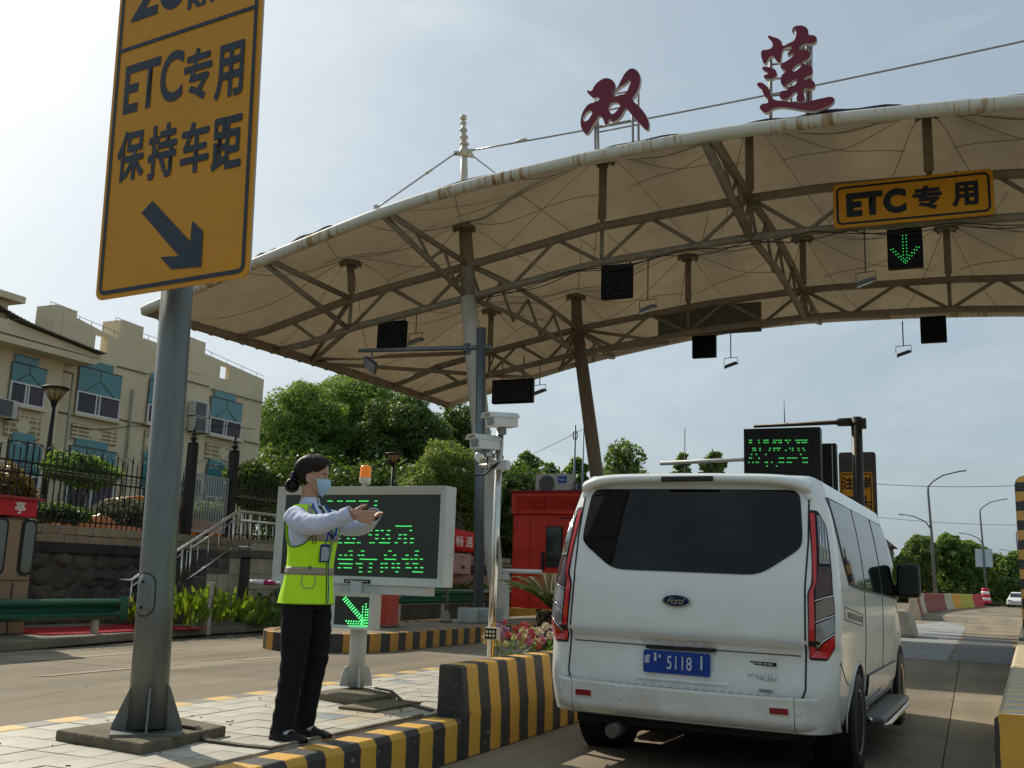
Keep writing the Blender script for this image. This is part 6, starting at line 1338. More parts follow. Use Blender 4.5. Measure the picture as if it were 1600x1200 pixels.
# garden lamps
def garden_lamp(px, py, pyb, Xp=None, Yp=None, label=''):
    c = at(px, py, X=Xp) if Xp else at(px, py, Y=Yp); k = 1.0; t = thing('garden_lamp', label, 'street lamp', (c.x, c.y, 1.75), group='tulip shaped garden lamps')
    MB().tube([(c.x, c.y, 1.75), (c.x, c.y, c.z - .32)], [.075, .05], n=10).build('pole', iron, t)
    MB().lathe((c.x, c.y, c.z), [(.03, -.36), (.09, -.16), (.10, -.15)], n=8).build('bowl', iron, t)
    MB().lathe((c.x, c.y, c.z), [(.09, -.15), (.26, .12)], n=8).build('shade', mat('lamp_amber_glass', (.30, .21, .10), .3), t)
    mb = MB().lathe((c.x, c.y, c.z), [(.30, .12), (.32, .14), (.30, .17), (.12, .2)], n=16)
    for k in range(8): a_ = R(45 * k); mb.tube([(c.x + .095 * math.cos(a_), c.y + .095 * math.sin(a_), c.z - .15), (c.x + .265 * math.cos(a_), c.y + .265 * math.sin(a_), c.z + .12)], .008, n=4)
    mb.build('cap', iron, t)
garden_lamp(86, 616, 770, Xp=-19.5, label='tulip shaped dark garden lamp in front of the beige building')
garden_lamp(615, 716, 760, Yp=31, label='tulip shaped dark garden lamp in front of the trees right of the beacon')
# ---- far right: gantry with LED screens, amber sign, masts
gm_ = mat('dark_gantry_steel', (.06, .055, .05), .5, metal=.3, var=.3, vscale=4); scr2 = mat('led_screen_face', (.008, .012, .01), .4); greenf = mat('far_green_led', (.03, .3, .06), .4, emit=(.10, .85, .16), estr=.55)
YG = 32.0
pA = at(1338, 652, Y=YG); gn = thing('gantry_pole', 'dark gantry pole with a horizontal arm and whip aerial beyond the van', 'gantry', (pA.x, YG, 0))
MB().tube([(pA.x, YG, 0), (pA.x, YG, pA.z)], .16, n=16).build('pole', gm_, gn)
ar0 = at(1338, 659, Y=YG); ar1 = at(1178, 666, Y=YG); MB().tube([ar0, ar0 + Vector((-.5, 0, 0)), ar0 + Vector((-.6, 0, 0)), ar1], [.13, .13, .07, .055], n=12).build('arm', gm_, gn); MB().tube([ar0 - Vector((.1, 0, .06)), ar0 + Vector((.28, 0, -.06))], .17, n=12).build('joint', gm_, gn)
w0 = at(1226, 662, Y=YG); w1 = at(1225, 624, Y=YG); MB().tube([w0, w1], [.018, .008], n=5).build('aerial', gm_, gn)
a = at(1160, 670, Y=YG); b = at(1274, 668, Y=YG); zlow = 4.0; t = thing('led_screen', 'dark LED screen with green text lines under the gantry arm beyond the van', 'led screen', ((a.x + b.x) / 2, YG, zlow))
MB().box(((a.x + b.x) / 2 + .08, YG + .25, (a.z + zlow) / 2), (b.x - a.x + .1, .45, a.z - zlow)).build('housing', mat('gantry_housing', (.018, .02, .022), .5), t, bevel=.02)
MB().box(((a.x + b.x) / 2, YG + .01, (a.z + zlow) / 2 - .02), (b.x - a.x - .28, .02, a.z - zlow - .2)).build('screen', scr2, t)
mb = MB(); g_ = np.random.default_rng(9)
rowsg = {352: [(680, 702), (732, 750), (770, 805), (830, 860), (862, 890), (905, 925), (930, 945), (968, 1048)], 366: [(680, 700), (740, 748), (770, 806), (828, 852), (865, 888), (918, 932), (980, 1000), (1010, 1045)], 402: [(700, 725), (742, 758), (805, 822), (832, 880), (930, 943), (950, 960), (985, 995), (1012, 1026)],
         415: [(703, 728), (745, 756), (806, 812), (835, 842), (862, 868), (908, 914), (950, 957), (990, 996), (1020, 1035)], 440: [(695, 700), (725, 730), (783, 790), (1000, 1010)], 463: [(680, 702), (740, 748), (866, 902), (918, 985), (1012, 1050)], 490: [(672, 690), (700, 712), (722, 745), (780, 800), (818, 830), (865, 902), (915, 950), (1015, 1050)], 513: [(790, 798), (850, 858)]}
for y_, sg in rowsg.items():
    for x0, x1 in sg:
        p0 = at(1000 + x0 / 4, 600 + y_ / 4, Y=YG - .01); p1 = at(1000 + x1 / 4, 600 + y_ / 4, Y=YG - .01); n = max(1, round((p1.x - p0.x) / .06))
        for i in range(n): mb.box((p0.x + (p1.x - p0.x) * (i + .5) / n, YG - .01, p0.z), (.042, .012, .034))
mb.build('led_text', greenf, t, kind='stuff')
a = at(1276, 693, Y=34); b = at(1306, 693, Y=34); t = thing('led_screen', 'blank black screen box half behind the green text screen', 'led screen', ((a.x + b.x) / 2, 34, 4)); MB().box(((a.x + b.x) / 2 - .6, 34.2, (a.z + 3.4) / 2), (b.x - a.x + 1.2, .4, a.z - 3.4)).build('housing', MATS['gantry_housing'], t, bevel=.02); MB().box((b.x - .12, 34.0 - .01, (a.z + 3.4) / 2), (.03, .03, a.z - 3.5)).build('side_strip', alu, t)
MB().tube([(b.x, 34.2, 0), (b.x, 34.2, 3.5)], .1, n=10).build('support', gm_, t)
a = at(1310, 707, Y=36); b = at(1368, 707, Y=36); c = at(1369, 800, Y=36); t = thing('warning_sign', 'dark backed amber warning sign beyond the van behind the gantry pole', 'sign', ((a.x + b.x) / 2, 36, 2))
hS = a.z - 2.2; T = FR((1, 0, 0), (0, 0, 1), ((a.x + b.x) / 2, 36, 2.2 + hS / 2)); MB().prism(rrect(b.x - a.x, hS, .1), T, -.05).build('backing', mat('brown_grey_back', (.10, .09, .085), .5, metal=.3, var=.3, vscale=2), t)
d = at(1312, 738, Y=36); e = at(1363, 738, Y=36); wS = e.x - d.x; T2 = FR((1, 0, 0), (0, 0, 1), ((d.x + e.x) / 2, 35.98, d.z - 1.15)); MB().prism(rrect(wS, 2.3, .08), T2, -.01).build('board', amber, t); ring_strip(wS - .08, 2.2, .06, .035, T2, signblk, 'border', t)
for s, u, v in (('注', -.25, .78), ('掉', .25, .78), ('意', -.25, .15), ('头', .25, .15)): text_mesh('lettering', s, T2 @ Matrix.Translation((u * wS, v, .006)), .40, .42, signblk, parent=t, bold=.03)
MB().tube([((a.x + b.x) / 2, 36.1, 0), ((a.x + b.x) / 2, 36.1, 3)], .12, n=10).build('post', gm_, t)
# white boom / pole lying horizontally above the van roof
a = at(1032, 724, Y=40); b = at(1158, 718, Y=40); t = thing('horizontal_pole', 'pale horizontal pole arm seen just above the van roof', 'pole', a); MB().tube([a, b, b + Vector((.3, 0, 0))], [.09, .08, .12], n=10).build('arm', lf, t); MB().tube([(b.x + .5, 40, 0), (b.x + .5, 40, b.z + .4)], .14, n=12).build('upright', gm_, t)
for x_ in (1068, 1110): q = at(x_, 723, Y=40); MB().box((q.x, 40, q.z - .15), (.12, .1, .2)).build('clip', gm_, t)
def mast(px, pyt, pyb, Y_, r, label, nm='radio_mast', m=gm_): 
    a = at(px, pyt, Y=Y_); o = thing(nm, label, 'mast', (a.x, Y_, 0)); MB().tube([(a.x, Y_, 0), a], [r, r * .5], n=6).build('shaft', m, o); return o, a
mast(1070, 670, 720, 55, .05, 'thin mast rising from the small conical tree above the van')
o, a = mast(899, 664, 760, 50, .10, 'leaning blue grey mast with a loop left of the brownish column', m=galv_b)
MB().tube([(a.x + .12 * math.cos(q), 50, a.z - .55 + .25 * math.sin(q)) for q in np.linspace(0, 6.28, 12)], .03, n=5).build('loop', gm_, o)
mast(912, 665, 740, 46, .07, 'straight grey pole just left of the brownish column', m=galv_b)
# overhead wires across the sky
wire_m = mat('overhead_wire', (.10, .10, .10), .6)
for k, (p0, p1, Y_, lab) in enumerate((((1300, 750), (1640, 756), 70, 'faint overhead wire crossing the sky right of the amber warning sign'), ((1330, 803), (1640, 820), 90, 'lowest faint overhead wire behind the street lamps'), ((700, 760), (930, 660), 60, 'faint wire running up to the leaning mast'))):
    a = at(*p0, Y=Y_); b = at(*p1, Y=Y_); o = MB().tube([a.lerp(b, t_) - Vector((0, 0, .3 * 4 * t_ * (1 - t_))) for t_ in np.linspace(0, 1, 12)], .018, n=4).build('overhead_wire', wire_m); tag(o, lab, 'wire')
# street lamps with double arms
def street_lamp(px_b, py_t, Y_, k, label, banners=False):
    b = at(px_b, py_t, Y=Y_); x = b.x; t = thing('street_lamp', label, 'street lamp', (x, Y_, 0), group='double arm street lamps'); H_ = b.z - .4
    MB().tube([(x, Y_, 0), (x - .1, Y_, H_ * .55), (x - .22, Y_, H_ - .9), (x - .2, Y_, H_ - .45), (x + .1, Y_, H_ - .1), (x + .8, Y_, H_ + .35), (x + 1.9, Y_, H_ + .62)], [.13, .10, .08, .07, .06, .05, .045], n=8).build('pole', mat('lamp_grey', (.16, .17, .18), .5, metal=.4), t)
    MB().tube([(x - .15, Y_, H_ * .62), (x - .5, Y_, H_ * .62 + .5), (x - 1.2, Y_, H_ * .62 + .85), (x - 1.9, Y_, H_ * .62 + 1.0)], [.06, .05, .045, .04], n=6).build('lower_arm', MATS['lamp_grey'], t)
    MB().box((x + 2.1, Y_, H_ + .65), (.6, .25, .08), M=Matrix.Rotation(R(-8), 4, 'Y')).build('lamp_head', MATS['lamp_grey'], t, bevel=.02); MB().box((x - 2.05, Y_, H_ * .62 + 1.0), (.5, .22, .07), M=Matrix.Rotation(R(6), 4, 'Y')).build('lamp_head', MATS['lamp_grey'], t, bevel=.02)
    if banners:
        bm_ = mat('street_banner', (.32, .46, .58), .7, col2=(.55, .62, .66), vscale=1.5, streak=True)
        for s_ in (-1, 1): MB().box((x + s_ * .45 - .08, Y_, 4.75), (.70, .03, 1.8)).build('street_banner', bm_, t); MB().tube([(x - .05, Y_, 5.65), (x + s_ * .8 - .08, Y_, 5.65)], .02, n=5).build('banner_arm', MATS['lamp_grey'], t)
street_lamp(1454, 742, 80, 0, 'double arm street lamp nearest the van mirror')
street_lamp(1534, 784, 115, 1, 'double arm street lamp carrying two pale blue banners', banners=True)
street_lamp(1590, 822, 150, 2, 'farthest double arm street lamp beside the striped bollard')
# far trees on the right
g_ = np.random.default_rng(77)
for k, (x0, x1, yt, Y_, m, lab) in enumerate(((1405, 1470, 832, 118, lm_far, 'rounded green tree left of the first street lamp'), (1455, 1512, 828, 122, lm_cam, 'tallest green tree behind the first street lamp'), (1490, 1545, 838, 124, lm_cam, 'dark green tree between the two street lamps'), (1395, 1440, 858, 116, lm_far, 'low tree partly hidden by the van mirror'),
                                             (1535, 1580, 862, 128, lm_far, 'green tree behind the banner lamp'), (1560, 1620, 858, 126, lm_cam, 'green tree left of the striped bollard'))):
    tree_at('roadside_tree', lab, 'tree', x0, x1, yt, Y_, m, z0=0, n=20000, size=.19, seed=60 + k, trunk_r=.14, blobs=26, crown_bot=.18, group='trees along the exit road')
hb3 = [((x_, 126 + 5 * math.sin(x_), 1.2), (3.2, 2.0, 2.9)) for x_ in np.arange(-22, 22, 2.3)]
tag(leaf_obj('roadside_thicket', leaves(hb3, 26000, .2, 15), lm_dark, kind='stuff'), 'dark undergrowth beneath the trees along the exit road', 'undergrowth')
hb3 = [((x_, 132, 2.4), (5, 2.5, 3.2)) for x_ in np.arange(-60, 30, 4.3)]
tag(leaf_obj('distant_treeline', leaves(hb3, 30000, .32, 16), lm_far, kind='stuff'), 'hazy distant line of trees closing the road', 'tree line')
hs = at(1398, 862, Y=120); o = thing('distant_house', 'brown roofed distant house peeping above the van mirror', 'house', (hs.x - 4.8, 120, 0)); MB().box((hs.x - 4.8, 120, 2.9), (9, 6, 5.8)).build('wall', mat('far_wall', (.30, .24, .19), .9), o); MB().prism([(-5, 0), (5, 0), (2.5, 2.2), (-2.5, 2.2)], FR((1, 0, 0), (0, 0, 1), (hs.x - 4.8, 123.5, 5.8)), 7).build('roof', mat('far_roof', (.17, .12, .10), .9), o)
o = MB().box((4.5, 122, .25), (26, 3, .5)).build('verge', grass_m, kind='structure')
# water filled barriers curving beside the exit lane
bar_cols = {'w': mat('barrier_cream', (.60, .52, .38), .6, col2=(.5, .42, .3), vscale=2), 'r': mat('barrier_faded_red', (.33, .07, .05), .6, col2=(.26, .06, .045), vscale=2), 'o': mat('barrier_orange', (.80, .34, .01), .5), 'y': mat('barrier_yellow', (.55, .46, .04), .5), 'p': mat('barrier_crimson', (.58, .02, .05), .5)}
path = [(-2.3, 48), (-2.55, 53), (-2.7, 58), (-2.72, 63), (-2.55, 69), (-2.2, 75), (-1.7, 81), (-.9, 90), (.0, 100), (.9, 111)]
cols = 'wrwrwrrrwoyypp'; names = {'w': 'cream', 'r': 'faded red', 'o': 'orange', 'y': 'yellow', 'p': 'crimson'}
seg_l = [0]
for a, b in zip(path, path[1:]): seg_l.append(seg_l[-1] + math.dist(a, b))
def pathp(s): 
    i = max(0, min(len(path) - 2, next((k for k in range(len(seg_l) - 1) if seg_l[k + 1] >= s), len(path) - 2))); f = (s - seg_l[i]) / (seg_l[i + 1] - seg_l[i]); a, b = path[i], path[i + 1]; return Vector((a[0] + (b[0] - a[0]) * f, a[1] + (b[1] - a[1]) * f, 0)), math.atan2(b[1] - a[1], b[0] - a[0])
tot = seg_l[-1]; nb = len(cols)
ords = ['nearest', 'second', 'third', 'fourth', 'fifth', 'sixth', 'seventh', 'eighth', 'ninth', 'tenth', 'eleventh', 'twelfth', 'thirteenth', 'farthest']
for i, ch_ in enumerate(cols):
    s0 = tot * (i / nb) ** 1.25; s1 = tot * ((i + 1) / nb) ** 1.25; p0, an = pathp(s0 + .05); p1, _ = pathp(s1 - .15); L_ = (p1 - p0).length; an = math.atan2(p1.y - p0.y, p1.x - p0.x)
    t = thing('traffic_barrier', f'{names[ch_]} plastic traffic barrier, {ords[i]} from the van in the curved row', 'traffic barrier', (p0 + p1) / 2, an, group='plastic barriers curving along the exit lane')
    T = Matrix.Translation(p0) @ Matrix.Rotation(an, 4, 'Z') @ Matrix(((0, 0, 1, 0), (1, 0, 0, 0), (0, 1, 0, 0), (0, 0, 0, 1)))
    pr_ = [(-.30, 0), (.30, 0), (.28, .12), (.22, .40), (.16, .62), (.14, 1.05), (.09, 1.12), (-.09, 1.12), (-.14, 1.05), (-.16, .62), (-.22, .40), (-.28, .12)]
    MB().prism(pr_, T, L_).build('body', bar_cols[ch_], t, bevel=.02)
    for f in np.linspace(.12, .88, max(2, int(L_ / 1.0))): MB().prism([(x * 1.05, z * 1.0 + .001) for x, z in pr_], T @ Matrix.Translation((0, 0, L_ * f)), .12).build('rib', bar_cols[ch_ if ch_ in 'oyp' else ('r' if ch_ == 'w' and i % 2 else ch_)], t)
c0 = at(1436, 958, Z=0); o = MB().prism([(-.4, 0), (.4, 0), (.3, .45), (.2, .7), (-.2, .7), (-.3, .45)], Matrix.Translation((-1.75, 31.0, 0)) @ Matrix(((1, 0, 0, 0), (0, 0, -1, 0), (0, 1, 0, 0), (0, 0, 0, 1))), 1.6).build('concrete_barrier_end', mat('pale_cement', (.5, .46, .38), .8, var=.3, vscale=3), bevel=.08); tag(o, 'pale rounded cement barrier end just beyond the van', 'barrier end')
# traffic drums with red white bands at the end of the row
for k, (px, lab) in enumerate(((1533, 'red and white banded drum at the far end of the barrier row'),)):
    c = at(px, 946, Z=0); t = thing('traffic_drum', lab, 'traffic drum', (1.3, 113, 0)); 
    for j in range(5): MB().lathe((1.3, 113, .25 + .3 * j), [(.55 - .05 * j, 0), (.52 - .05 * j, .29)], n=16).build('band', bar_cols['p'] if j % 2 == 0 else whp, t)
    MB().box((1.3, 113, .12), (2.6, 1.6, .24)).build('base', rub, t)
small_car('approaching_car', 'small white car approaching in the distance left of the striped bollard', (4.3, 112, 0), R(-100), mat('car_white', (.72, .72, .70), .3, coat=.6), L_=4.4)
# ---- striped bollard on the right kerb
bol = stripe_mat('bollard_stripes', 2, .131, .04, c1=(.52, .28, .05), c2=(.015, .015, .016)); bb0 = at(1594, 1000, Y=15.6)
t = thing('striped_bollard', 'tall black and yellow ringed steel bollard with rounded top at the right edge', 'bollard', (.77, 15.7, .6)); o = MB().lathe((.77, 15.7, .6), [(.155, 0), (.15, .02), (.15, 2.08), (.135, 2.15), (.09, 2.2), (.02, 2.22)], n=28).build('shaft', bol, t)
MB().lathe((.77, 15.7, .6), [(.21, 0), (.21, .03), (.16, .05)], n=20).build('foot', galv, t)

# trees standing behind the camera, seen mirrored in the van's rear window
hb4 = [((x_, -34 + 3 * math.sin(x_ * 1.7), 2.6 + 1.3 * math.sin(x_ * .9)), (3.0, 2.2, 3.4 + 1.2 * math.sin(x_ * .9))) for x_ in np.arange(-30, 26, 3.1)]
tag(leaf_obj('roadside_trees', leaves(hb4, 26000, .32, 19), lm_cam, kind='stuff'), 'belt of roadside trees on the approach behind the viewer', 'trees')
# ================================================================ WHITE VAN
VX, VY, VYAW = -1.735, 6.62, R(-2.0)
van = thing('passenger_van', 'white passenger van seen from behind, waiting in the exit lane with dusty rear doors', 'van', (VX, VY, 0), VYAW)
VM = M_of(van) @ Matrix.Rotation(R(.7), 4, 'Y')
paint = bpy.data.materials.new('dusty_white_paint'); paint.use_nodes = True; nt = paint.node_tree; b_ = nt.nodes['Principled BSDF']; l = nt.links.new
b_.inputs['Roughness'].default_value = .22; b_.inputs['Coat Weight'].default_value = .5; b_.inputs['Coat Roughness'].default_value = .06
tcn = nt.nodes.new('ShaderNodeTexCoord'); sp_ = nt.nodes.new('ShaderNodeSeparateXYZ'); l(tcn.outputs['Object'], sp_.inputs[0]); n1_ = nt.nodes.new('ShaderNodeTexNoise'); n1_.inputs['Scale'].default_value = 3.5; n1_.inputs['Detail'].default_value = 10; n1_.inputs['Roughness'].default_value = .7; l(tcn.outputs['Object'], n1_.inputs['Vector'])
mr = nt.nodes.new('ShaderNodeMapRange'); mr.inputs[1].default_value = 1.25; mr.inputs[2].default_value = .30; mr.inputs[3].default_value = 0; mr.inputs[4].default_value = 1; l(sp_.outputs[2], mr.inputs[0])
ml = nt.nodes.new('ShaderNodeMath'); ml.operation = 'MULTIPLY'; r1 = nt.nodes.new('ShaderNodeMapRange'); r1.inputs[1].default_value = .3; r1.inputs[2].default_value = .75; l(n1_.outputs['Fac'], r1.inputs[0]); l(mr.outputs[0], ml.inputs[0]); l(r1.outputs[0], ml.inputs[1])
mxp = nt.nodes.new('ShaderNodeMix'); mxp.data_type = 'RGBA'; mxp.inputs[6].default_value = (.74, .765, .765, 1); mxp.inputs[7].default_value = (.43, .40, .34, 1); l(ml.outputs[0], mxp.inputs[0]); l(mxp.outputs[2], b_.inputs['Base Color'])
rr2 = nt.nodes.new('ShaderNodeMapRange'); rr2.inputs[3].default_value = .2; rr2.inputs[4].default_value = .6; l(ml.outputs[0], rr2.inputs[0]); l(rr2.outputs[0], b_.inputs['Roughness'])
trim_b = mat('black_plastic', (.012, .012, .012), .45); vglass = mat('privacy_glass', (.003, .004, .005), .03, spec=.34)
L_V, ZS = 4.95, .34
WZ = ([.30, .40, .55, .80, 1.0, 1.15, 1.25, 1.45, 1.65, 1.80, 1.90], [.90, .93, .955, .97, .972, .968, .96, .935, .90, .865, .83])
def wz(z): return float(np.interp(z, *WZ))
def ztop(y):  # silhouette of roof along the length
    return float(np.interp(y, [0, .3, 1.2, 2.6, 3.2, 3.6, 4.0, 4.25, 4.7, 4.9, 4.95], [1.945, 1.965, 1.985, 1.985, 1.95, 1.83, 1.52, 1.28, 1.10, .95, .80]))
def planw(y):  # plan narrowing towards the nose
    return float(np.interp(y, [0, 3.4, 4.2, 4.6, 4.85, 4.95], [1, 1, .97, .90, .75, .55]))
def lean(z): return float(np.interp(z, [.3, .55, .84, .875, 1.0, 1.25, 1.9, 2.0], [.0, -.01, .035, .0, .01, .04, .22, .27]))
RC = .135
def yrear(x, z):
    w = wz(z); ax = abs(x); y = lean(z) + .05 * (ax / w) ** 2
    if ax > w - RC: t = min(1, (ax - (w - RC)) / RC); y += RC * 1.15 * (1 - math.sqrt(max(0, 1 - t * t * .985)))
    return y
ZL = [.34, .40, .46, .52, .58, .66, .74, .82, .85, .88, .92, 1.0, 1.08, 1.16, 1.25, 1.35, 1.45, 1.55, 1.65, 1.74, 1.82, 1.88]
def section(y, zt):
    """half section from sill to roof centre at station y"""
    pts = []; k = zt / 1.945
    for z in ZL:
        z2 = z if zt > 1.9 else .34 + (z - .34) * (zt - .09 - .34) / (1.88 - .34) if zt < 1.93 else z
        w = wz(z if zt > 1.6 else min(z, 1.25 + (z - 1.25) * .4)) * planw(y); pts.append((w, z2))
    we = pts[-1][0]; ze = pts[-1][1]
    for t in (.25, .5, .75, 1.0):   # round the roof edge
        a_ = t * R(75); pts.append((we - .075 * (1 - math.cos(a_)) - .02 * t, ze + .055 * math.sin(a_)))
    we2, ze2 = pts[-1]
    for t in (.15, .35, .6, .8, 1.0): pts.append((we2 * (1 - t), ze2 + (zt - ze2) * (1 - (1 - t) ** 2)))
    return pts
mb = MB(); nyv = [0, .06, .14, .25, .4, .6, .8, 1.0, 1.2, 1.5, 1.8, 2.2, 2.6, 3.0, 3.3, 3.6, 3.8, 4.0, 4.15, 4.3, 4.5, 4.7, 4.82, 4.9, 4.95]
secs = []
for i, y in enumerate(nyv):
    s0 = section(y, ztop(y)); row = []
    for (w, z) in s0:
        yb_ = yrear(w, min(z, 1.9)) if i == 0 else None
        off = yrear(wz(min(z, 1.88)), min(z, 1.9)); yy = off + (y) * (L_V - off) / L_V
        row.append((w, yy, z))
    secs.append(row)
NP = len(secs[0]); V = []; F = []
def vid(i, j, s): return (i * NP + j) * 2 + s
for row in secs:
    for (w, y, z) in row: V += [VM @ Vector((w, y, z)), VM @ Vector((-w, y, z))]
NS = len(secs)
for i in range(NS - 1):
    for j in range(NP - 1):
        F.append((vid(i, j, 0), vid(i + 1, j, 0), vid(i + 1, j + 1, 0), vid(i, j + 1, 0))); F.append((vid(i, j, 1), vid(i, j + 1, 1), vid(i + 1, j + 1, 1), vid(i + 1, j, 1)))
    F.append((vid(i, 0, 0), vid(i, 0, 1), vid(i + 1, 0, 1), vid(i + 1, 0, 0)))
mb.add(V, F, smooth=True)
# rear cap: ladder of columns between the left and right rim
NC = 41; k0 = len(mb.v); 
for j in range(NP):
    w, y, z = secs[0][j]
    for c in range(NC):
        u = -math.cos(math.pi * c / (NC - 1)); x = w * u; zz = z
        yy = yrear(x if wz(min(z, 1.9)) >= abs(x) else w, min(z, 1.95)); 
        if z > 1.885: yy = y - (y - lean(1.9) - .0) * (1 - abs(u)) * 0 + 0 if abs(u) > .999 else max(yy, lean(1.9)) + (z - 1.885) * .9
        if c in (0, NC - 1): yy = y
        mb.v.append(tuple(VM @ Vector((x, yy, zz))))
for j in range(NP - 1):
    for c in range(NC - 1): a = k0 + j * NC + c; mb.f.append((a, a + 1, a + NC + 1, a + NC)); mb.m.append(0); mb.sm.append(True)
# nose cap
k0 = len(mb.v)
mb.f.append(tuple([vid(NS - 1, j, 0) for j in range(NP)] + [vid(NS - 1, j, 1) for j in range(NP - 1, -1, -1)])); mb.m.append(0); mb.sm.append(False)
me = mb.mesh('body', paint, M_of(van).inverted(), fix=False)
bm = bmesh.new(); bm.from_mesh(me); bmesh.ops.remove_doubles(bm, verts=bm.verts, dist=.0008); bmesh.ops.dissolve_degenerate(bm, edges=bm.edges, dist=.0004); bmesh.ops.recalc_face_normals(bm, faces=bm.faces); bm.to_mesh(me); bm.free()
body = link('body', me, van)
cutters = []
for y in (1.02, 3.95):
    for s in (-1, 1):
        c = MB().lathe(VM @ Vector((s * .93, y, .335)), [(.375, -.25), (.375, .25)], n=40, M=Matrix.Rotation(VYAW, 4, 'Z') @ Matrix.Rotation(R(90), 4, 'Y')).build('cut', paint); cutters.append(c)
        md = body.modifiers.new('arch', 'BOOLEAN'); md.object = c; md.solver = 'EXACT'
bpy.context.view_layer.update(); bake(body)
for c in cutters: bpy.data.objects.remove(c)
def vs(y, z, off=.003, s=1):   # point on the right (s=1) side surface
    zt = ztop(y); kk = 1; offy = yrear(wz(min(z, 1.88)), min(z, 1.9)); return VM @ Vector((s * (wz(z) * planw(y) + off), y, z))
def vr(x, z, off=.004):        # point on the rear surface
    e = .01; n = Vector((-(yrear(x + e, z) - yrear(x - e, z)) / (2 * e), 1, -(yrear(x, z + e) - yrear(x, z - e)) / (2 * e))).normalized(); return VM @ (Vector((x, yrear(x, z), z)) - n * off)
def patch(poly, fn, off, m, name, par=van, thick=.003, cuts=4, label=None):
    bm = bmesh.new(); vv = [bm.verts.new((x, y, 0)) for x, y in poly]; bm.faces.new(vv); bmesh.ops.triangulate(bm, faces=bm.faces)
    xs_ = [p[0] for p in poly]; ys_ = [p[1] for p in poly]
    for ax, lo, hi in ((0, min(xs_), max(xs_)), (1, min(ys_), max(ys_))):
        n = max(2, int((hi - lo) / .05))
        for i in range(1, n):
            co = lo + (hi - lo) * i / n; bmesh.ops.bisect_plane(bm, geom=bm.verts[:] + bm.edges[:] + bm.faces[:], plane_co=(co, 0, 0) if ax == 0 else (0, co, 0), plane_no=(1, 0, 0) if ax == 0 else (0, 1, 0))
    me = bpy.data.meshes.new(name); inv = M_of(par).inverted()
    for v in bm.verts: v.co = inv @ fn(v.co.x, v.co.y, off)
    for f in bm.faces: f.smooth = True
    bmesh.ops.recalc_face_normals(bm, faces=bm.faces); bm.to_mesh(me); bm.free(); me.materials.append(m); o = link(name, me, par)
    if label: o['label'] = label
    return o
def loop_groove(poly, fn, r, m, name, par=van, off=.002, closed=True):
    pts = []; q = poly + (poly[:1] if closed else [])
    for a, b in zip(q, q[1:]):
        n = max(1, int(math.dist(a, b) / .04)); pts += [fn(a[0] + (b[0] - a[0]) * i / n, a[1] + (b[1] - a[1]) * i / n, off) for i in range(n)]
    pts.append(fn(*q[-1], off)); return MB().tube(pts, r, n=6).build(name, m, par)
def vsr(y, z, off=.003): return vs(y, z, off, 1)
def vsl(y, z, off=.003): return vs(y, z, off, -1)
# tailgate seam
HT = [(-.775, 1.84), (-.785, 1.5), (-.775, 1.2), (-.78, .9), (-.78, .60), (-.765, .555), (-.72, .54), (.72, .54), (.765, .555), (.78, .60), (.78, .9), (.775, 1.2), (.785, 1.5), (.775, 1.84)]
loop_groove(HT, vr, .006, rub, 'tailgate_seam', closed=False, off=.000)
# rear glass
def sm_poly(p, r=.05, n=4):
    out = []
    for i in range(len(p)):
        a, b, c = Vector(p[i - 1]), Vector(p[i]), Vector(p[(i + 1) % len(p)]); d1 = (a - b).normalized() * min(r, (a - b).length * .4); d2 = (c - b).normalized() * min(r, (c - b).length * .4); s_, e_ = b + d1, b + d2
        for k in range(n + 1): t = k / n; q = (1 - t) ** 2 * s_ + 2 * t * (1 - t) * b + t * t * e_; out.append((q.x, q.y))
    return out
RG = sm_poly([(-.72, 1.83), (-.75, 1.52), (-.74, 1.45), (-.53, 1.30), (-.45, 1.275), (.45, 1.275), (.53, 1.30), (.74, 1.45), (.75, 1.52), (.72, 1.83)], .07)
rg = patch(RG, vr, .006, vglass, 'rear_window')
# spoiler lip over the tailgate
def sp_pt(u, v):
    x = -.79 + 1.58 * u; a_ = v * 2 * math.pi; droop = .05 * (abs(2 * u - 1)) ** 8
    cy = lean(1.9) - .03 + .05 * (2 * u - 1) ** 2 + .04 * abs(2 * u - 1) ** 10; cz = 1.90 - droop - .012 * abs(2 * u - 1) ** 2
    return VM @ Vector((x, cy + .085 * math.cos(a_), cz + (.040 + .012 * abs(2 * u - 1) ** 4) * math.sin(a_) * (1 if math.sin(a_) > 0 else .9) ))
spo = MB().grid(sp_pt, 41, 16, closed=True).build('roof_spoiler', paint, van)
MB().box(VM @ Vector((0, lean(1.9) - .112, 1.893)), (.36, .02, .036), rz=VYAW).build('high_brake_light', mat('dark_lamp', (.03, .02, .02), .2), spo, bevel=.008)
for s in (-1, 1): MB().box(VM @ Vector((s * .775, lean(1.9) + .05, 1.83)), (.05, .12, .13), rz=VYAW, taper=.8).build('spoiler_end', paint, spo, bevel=.02)
# crease strip across the tailgate and handle lip
mb = MB(); mb.grid(lambda u, v: vr(-.75 + 1.5 * u, .795 + .085 * v, .022 * math.sin(math.pi * v * .5) ** .6), 40, 6); mb.build('tailgate_trim_strip', paint, van)
loop_groove([(-.75, .795), (.75, .795)], vr, .004, mat('seam_grey', (.10, .10, .095), .6), 'trim_seam', closed=False, off=.002)
MB().box(VM @ Vector((0, yrear(0, .79) - .018, .792)), (.46, .02, .022), rz=VYAW).build('handle_recess', trim_b, van)
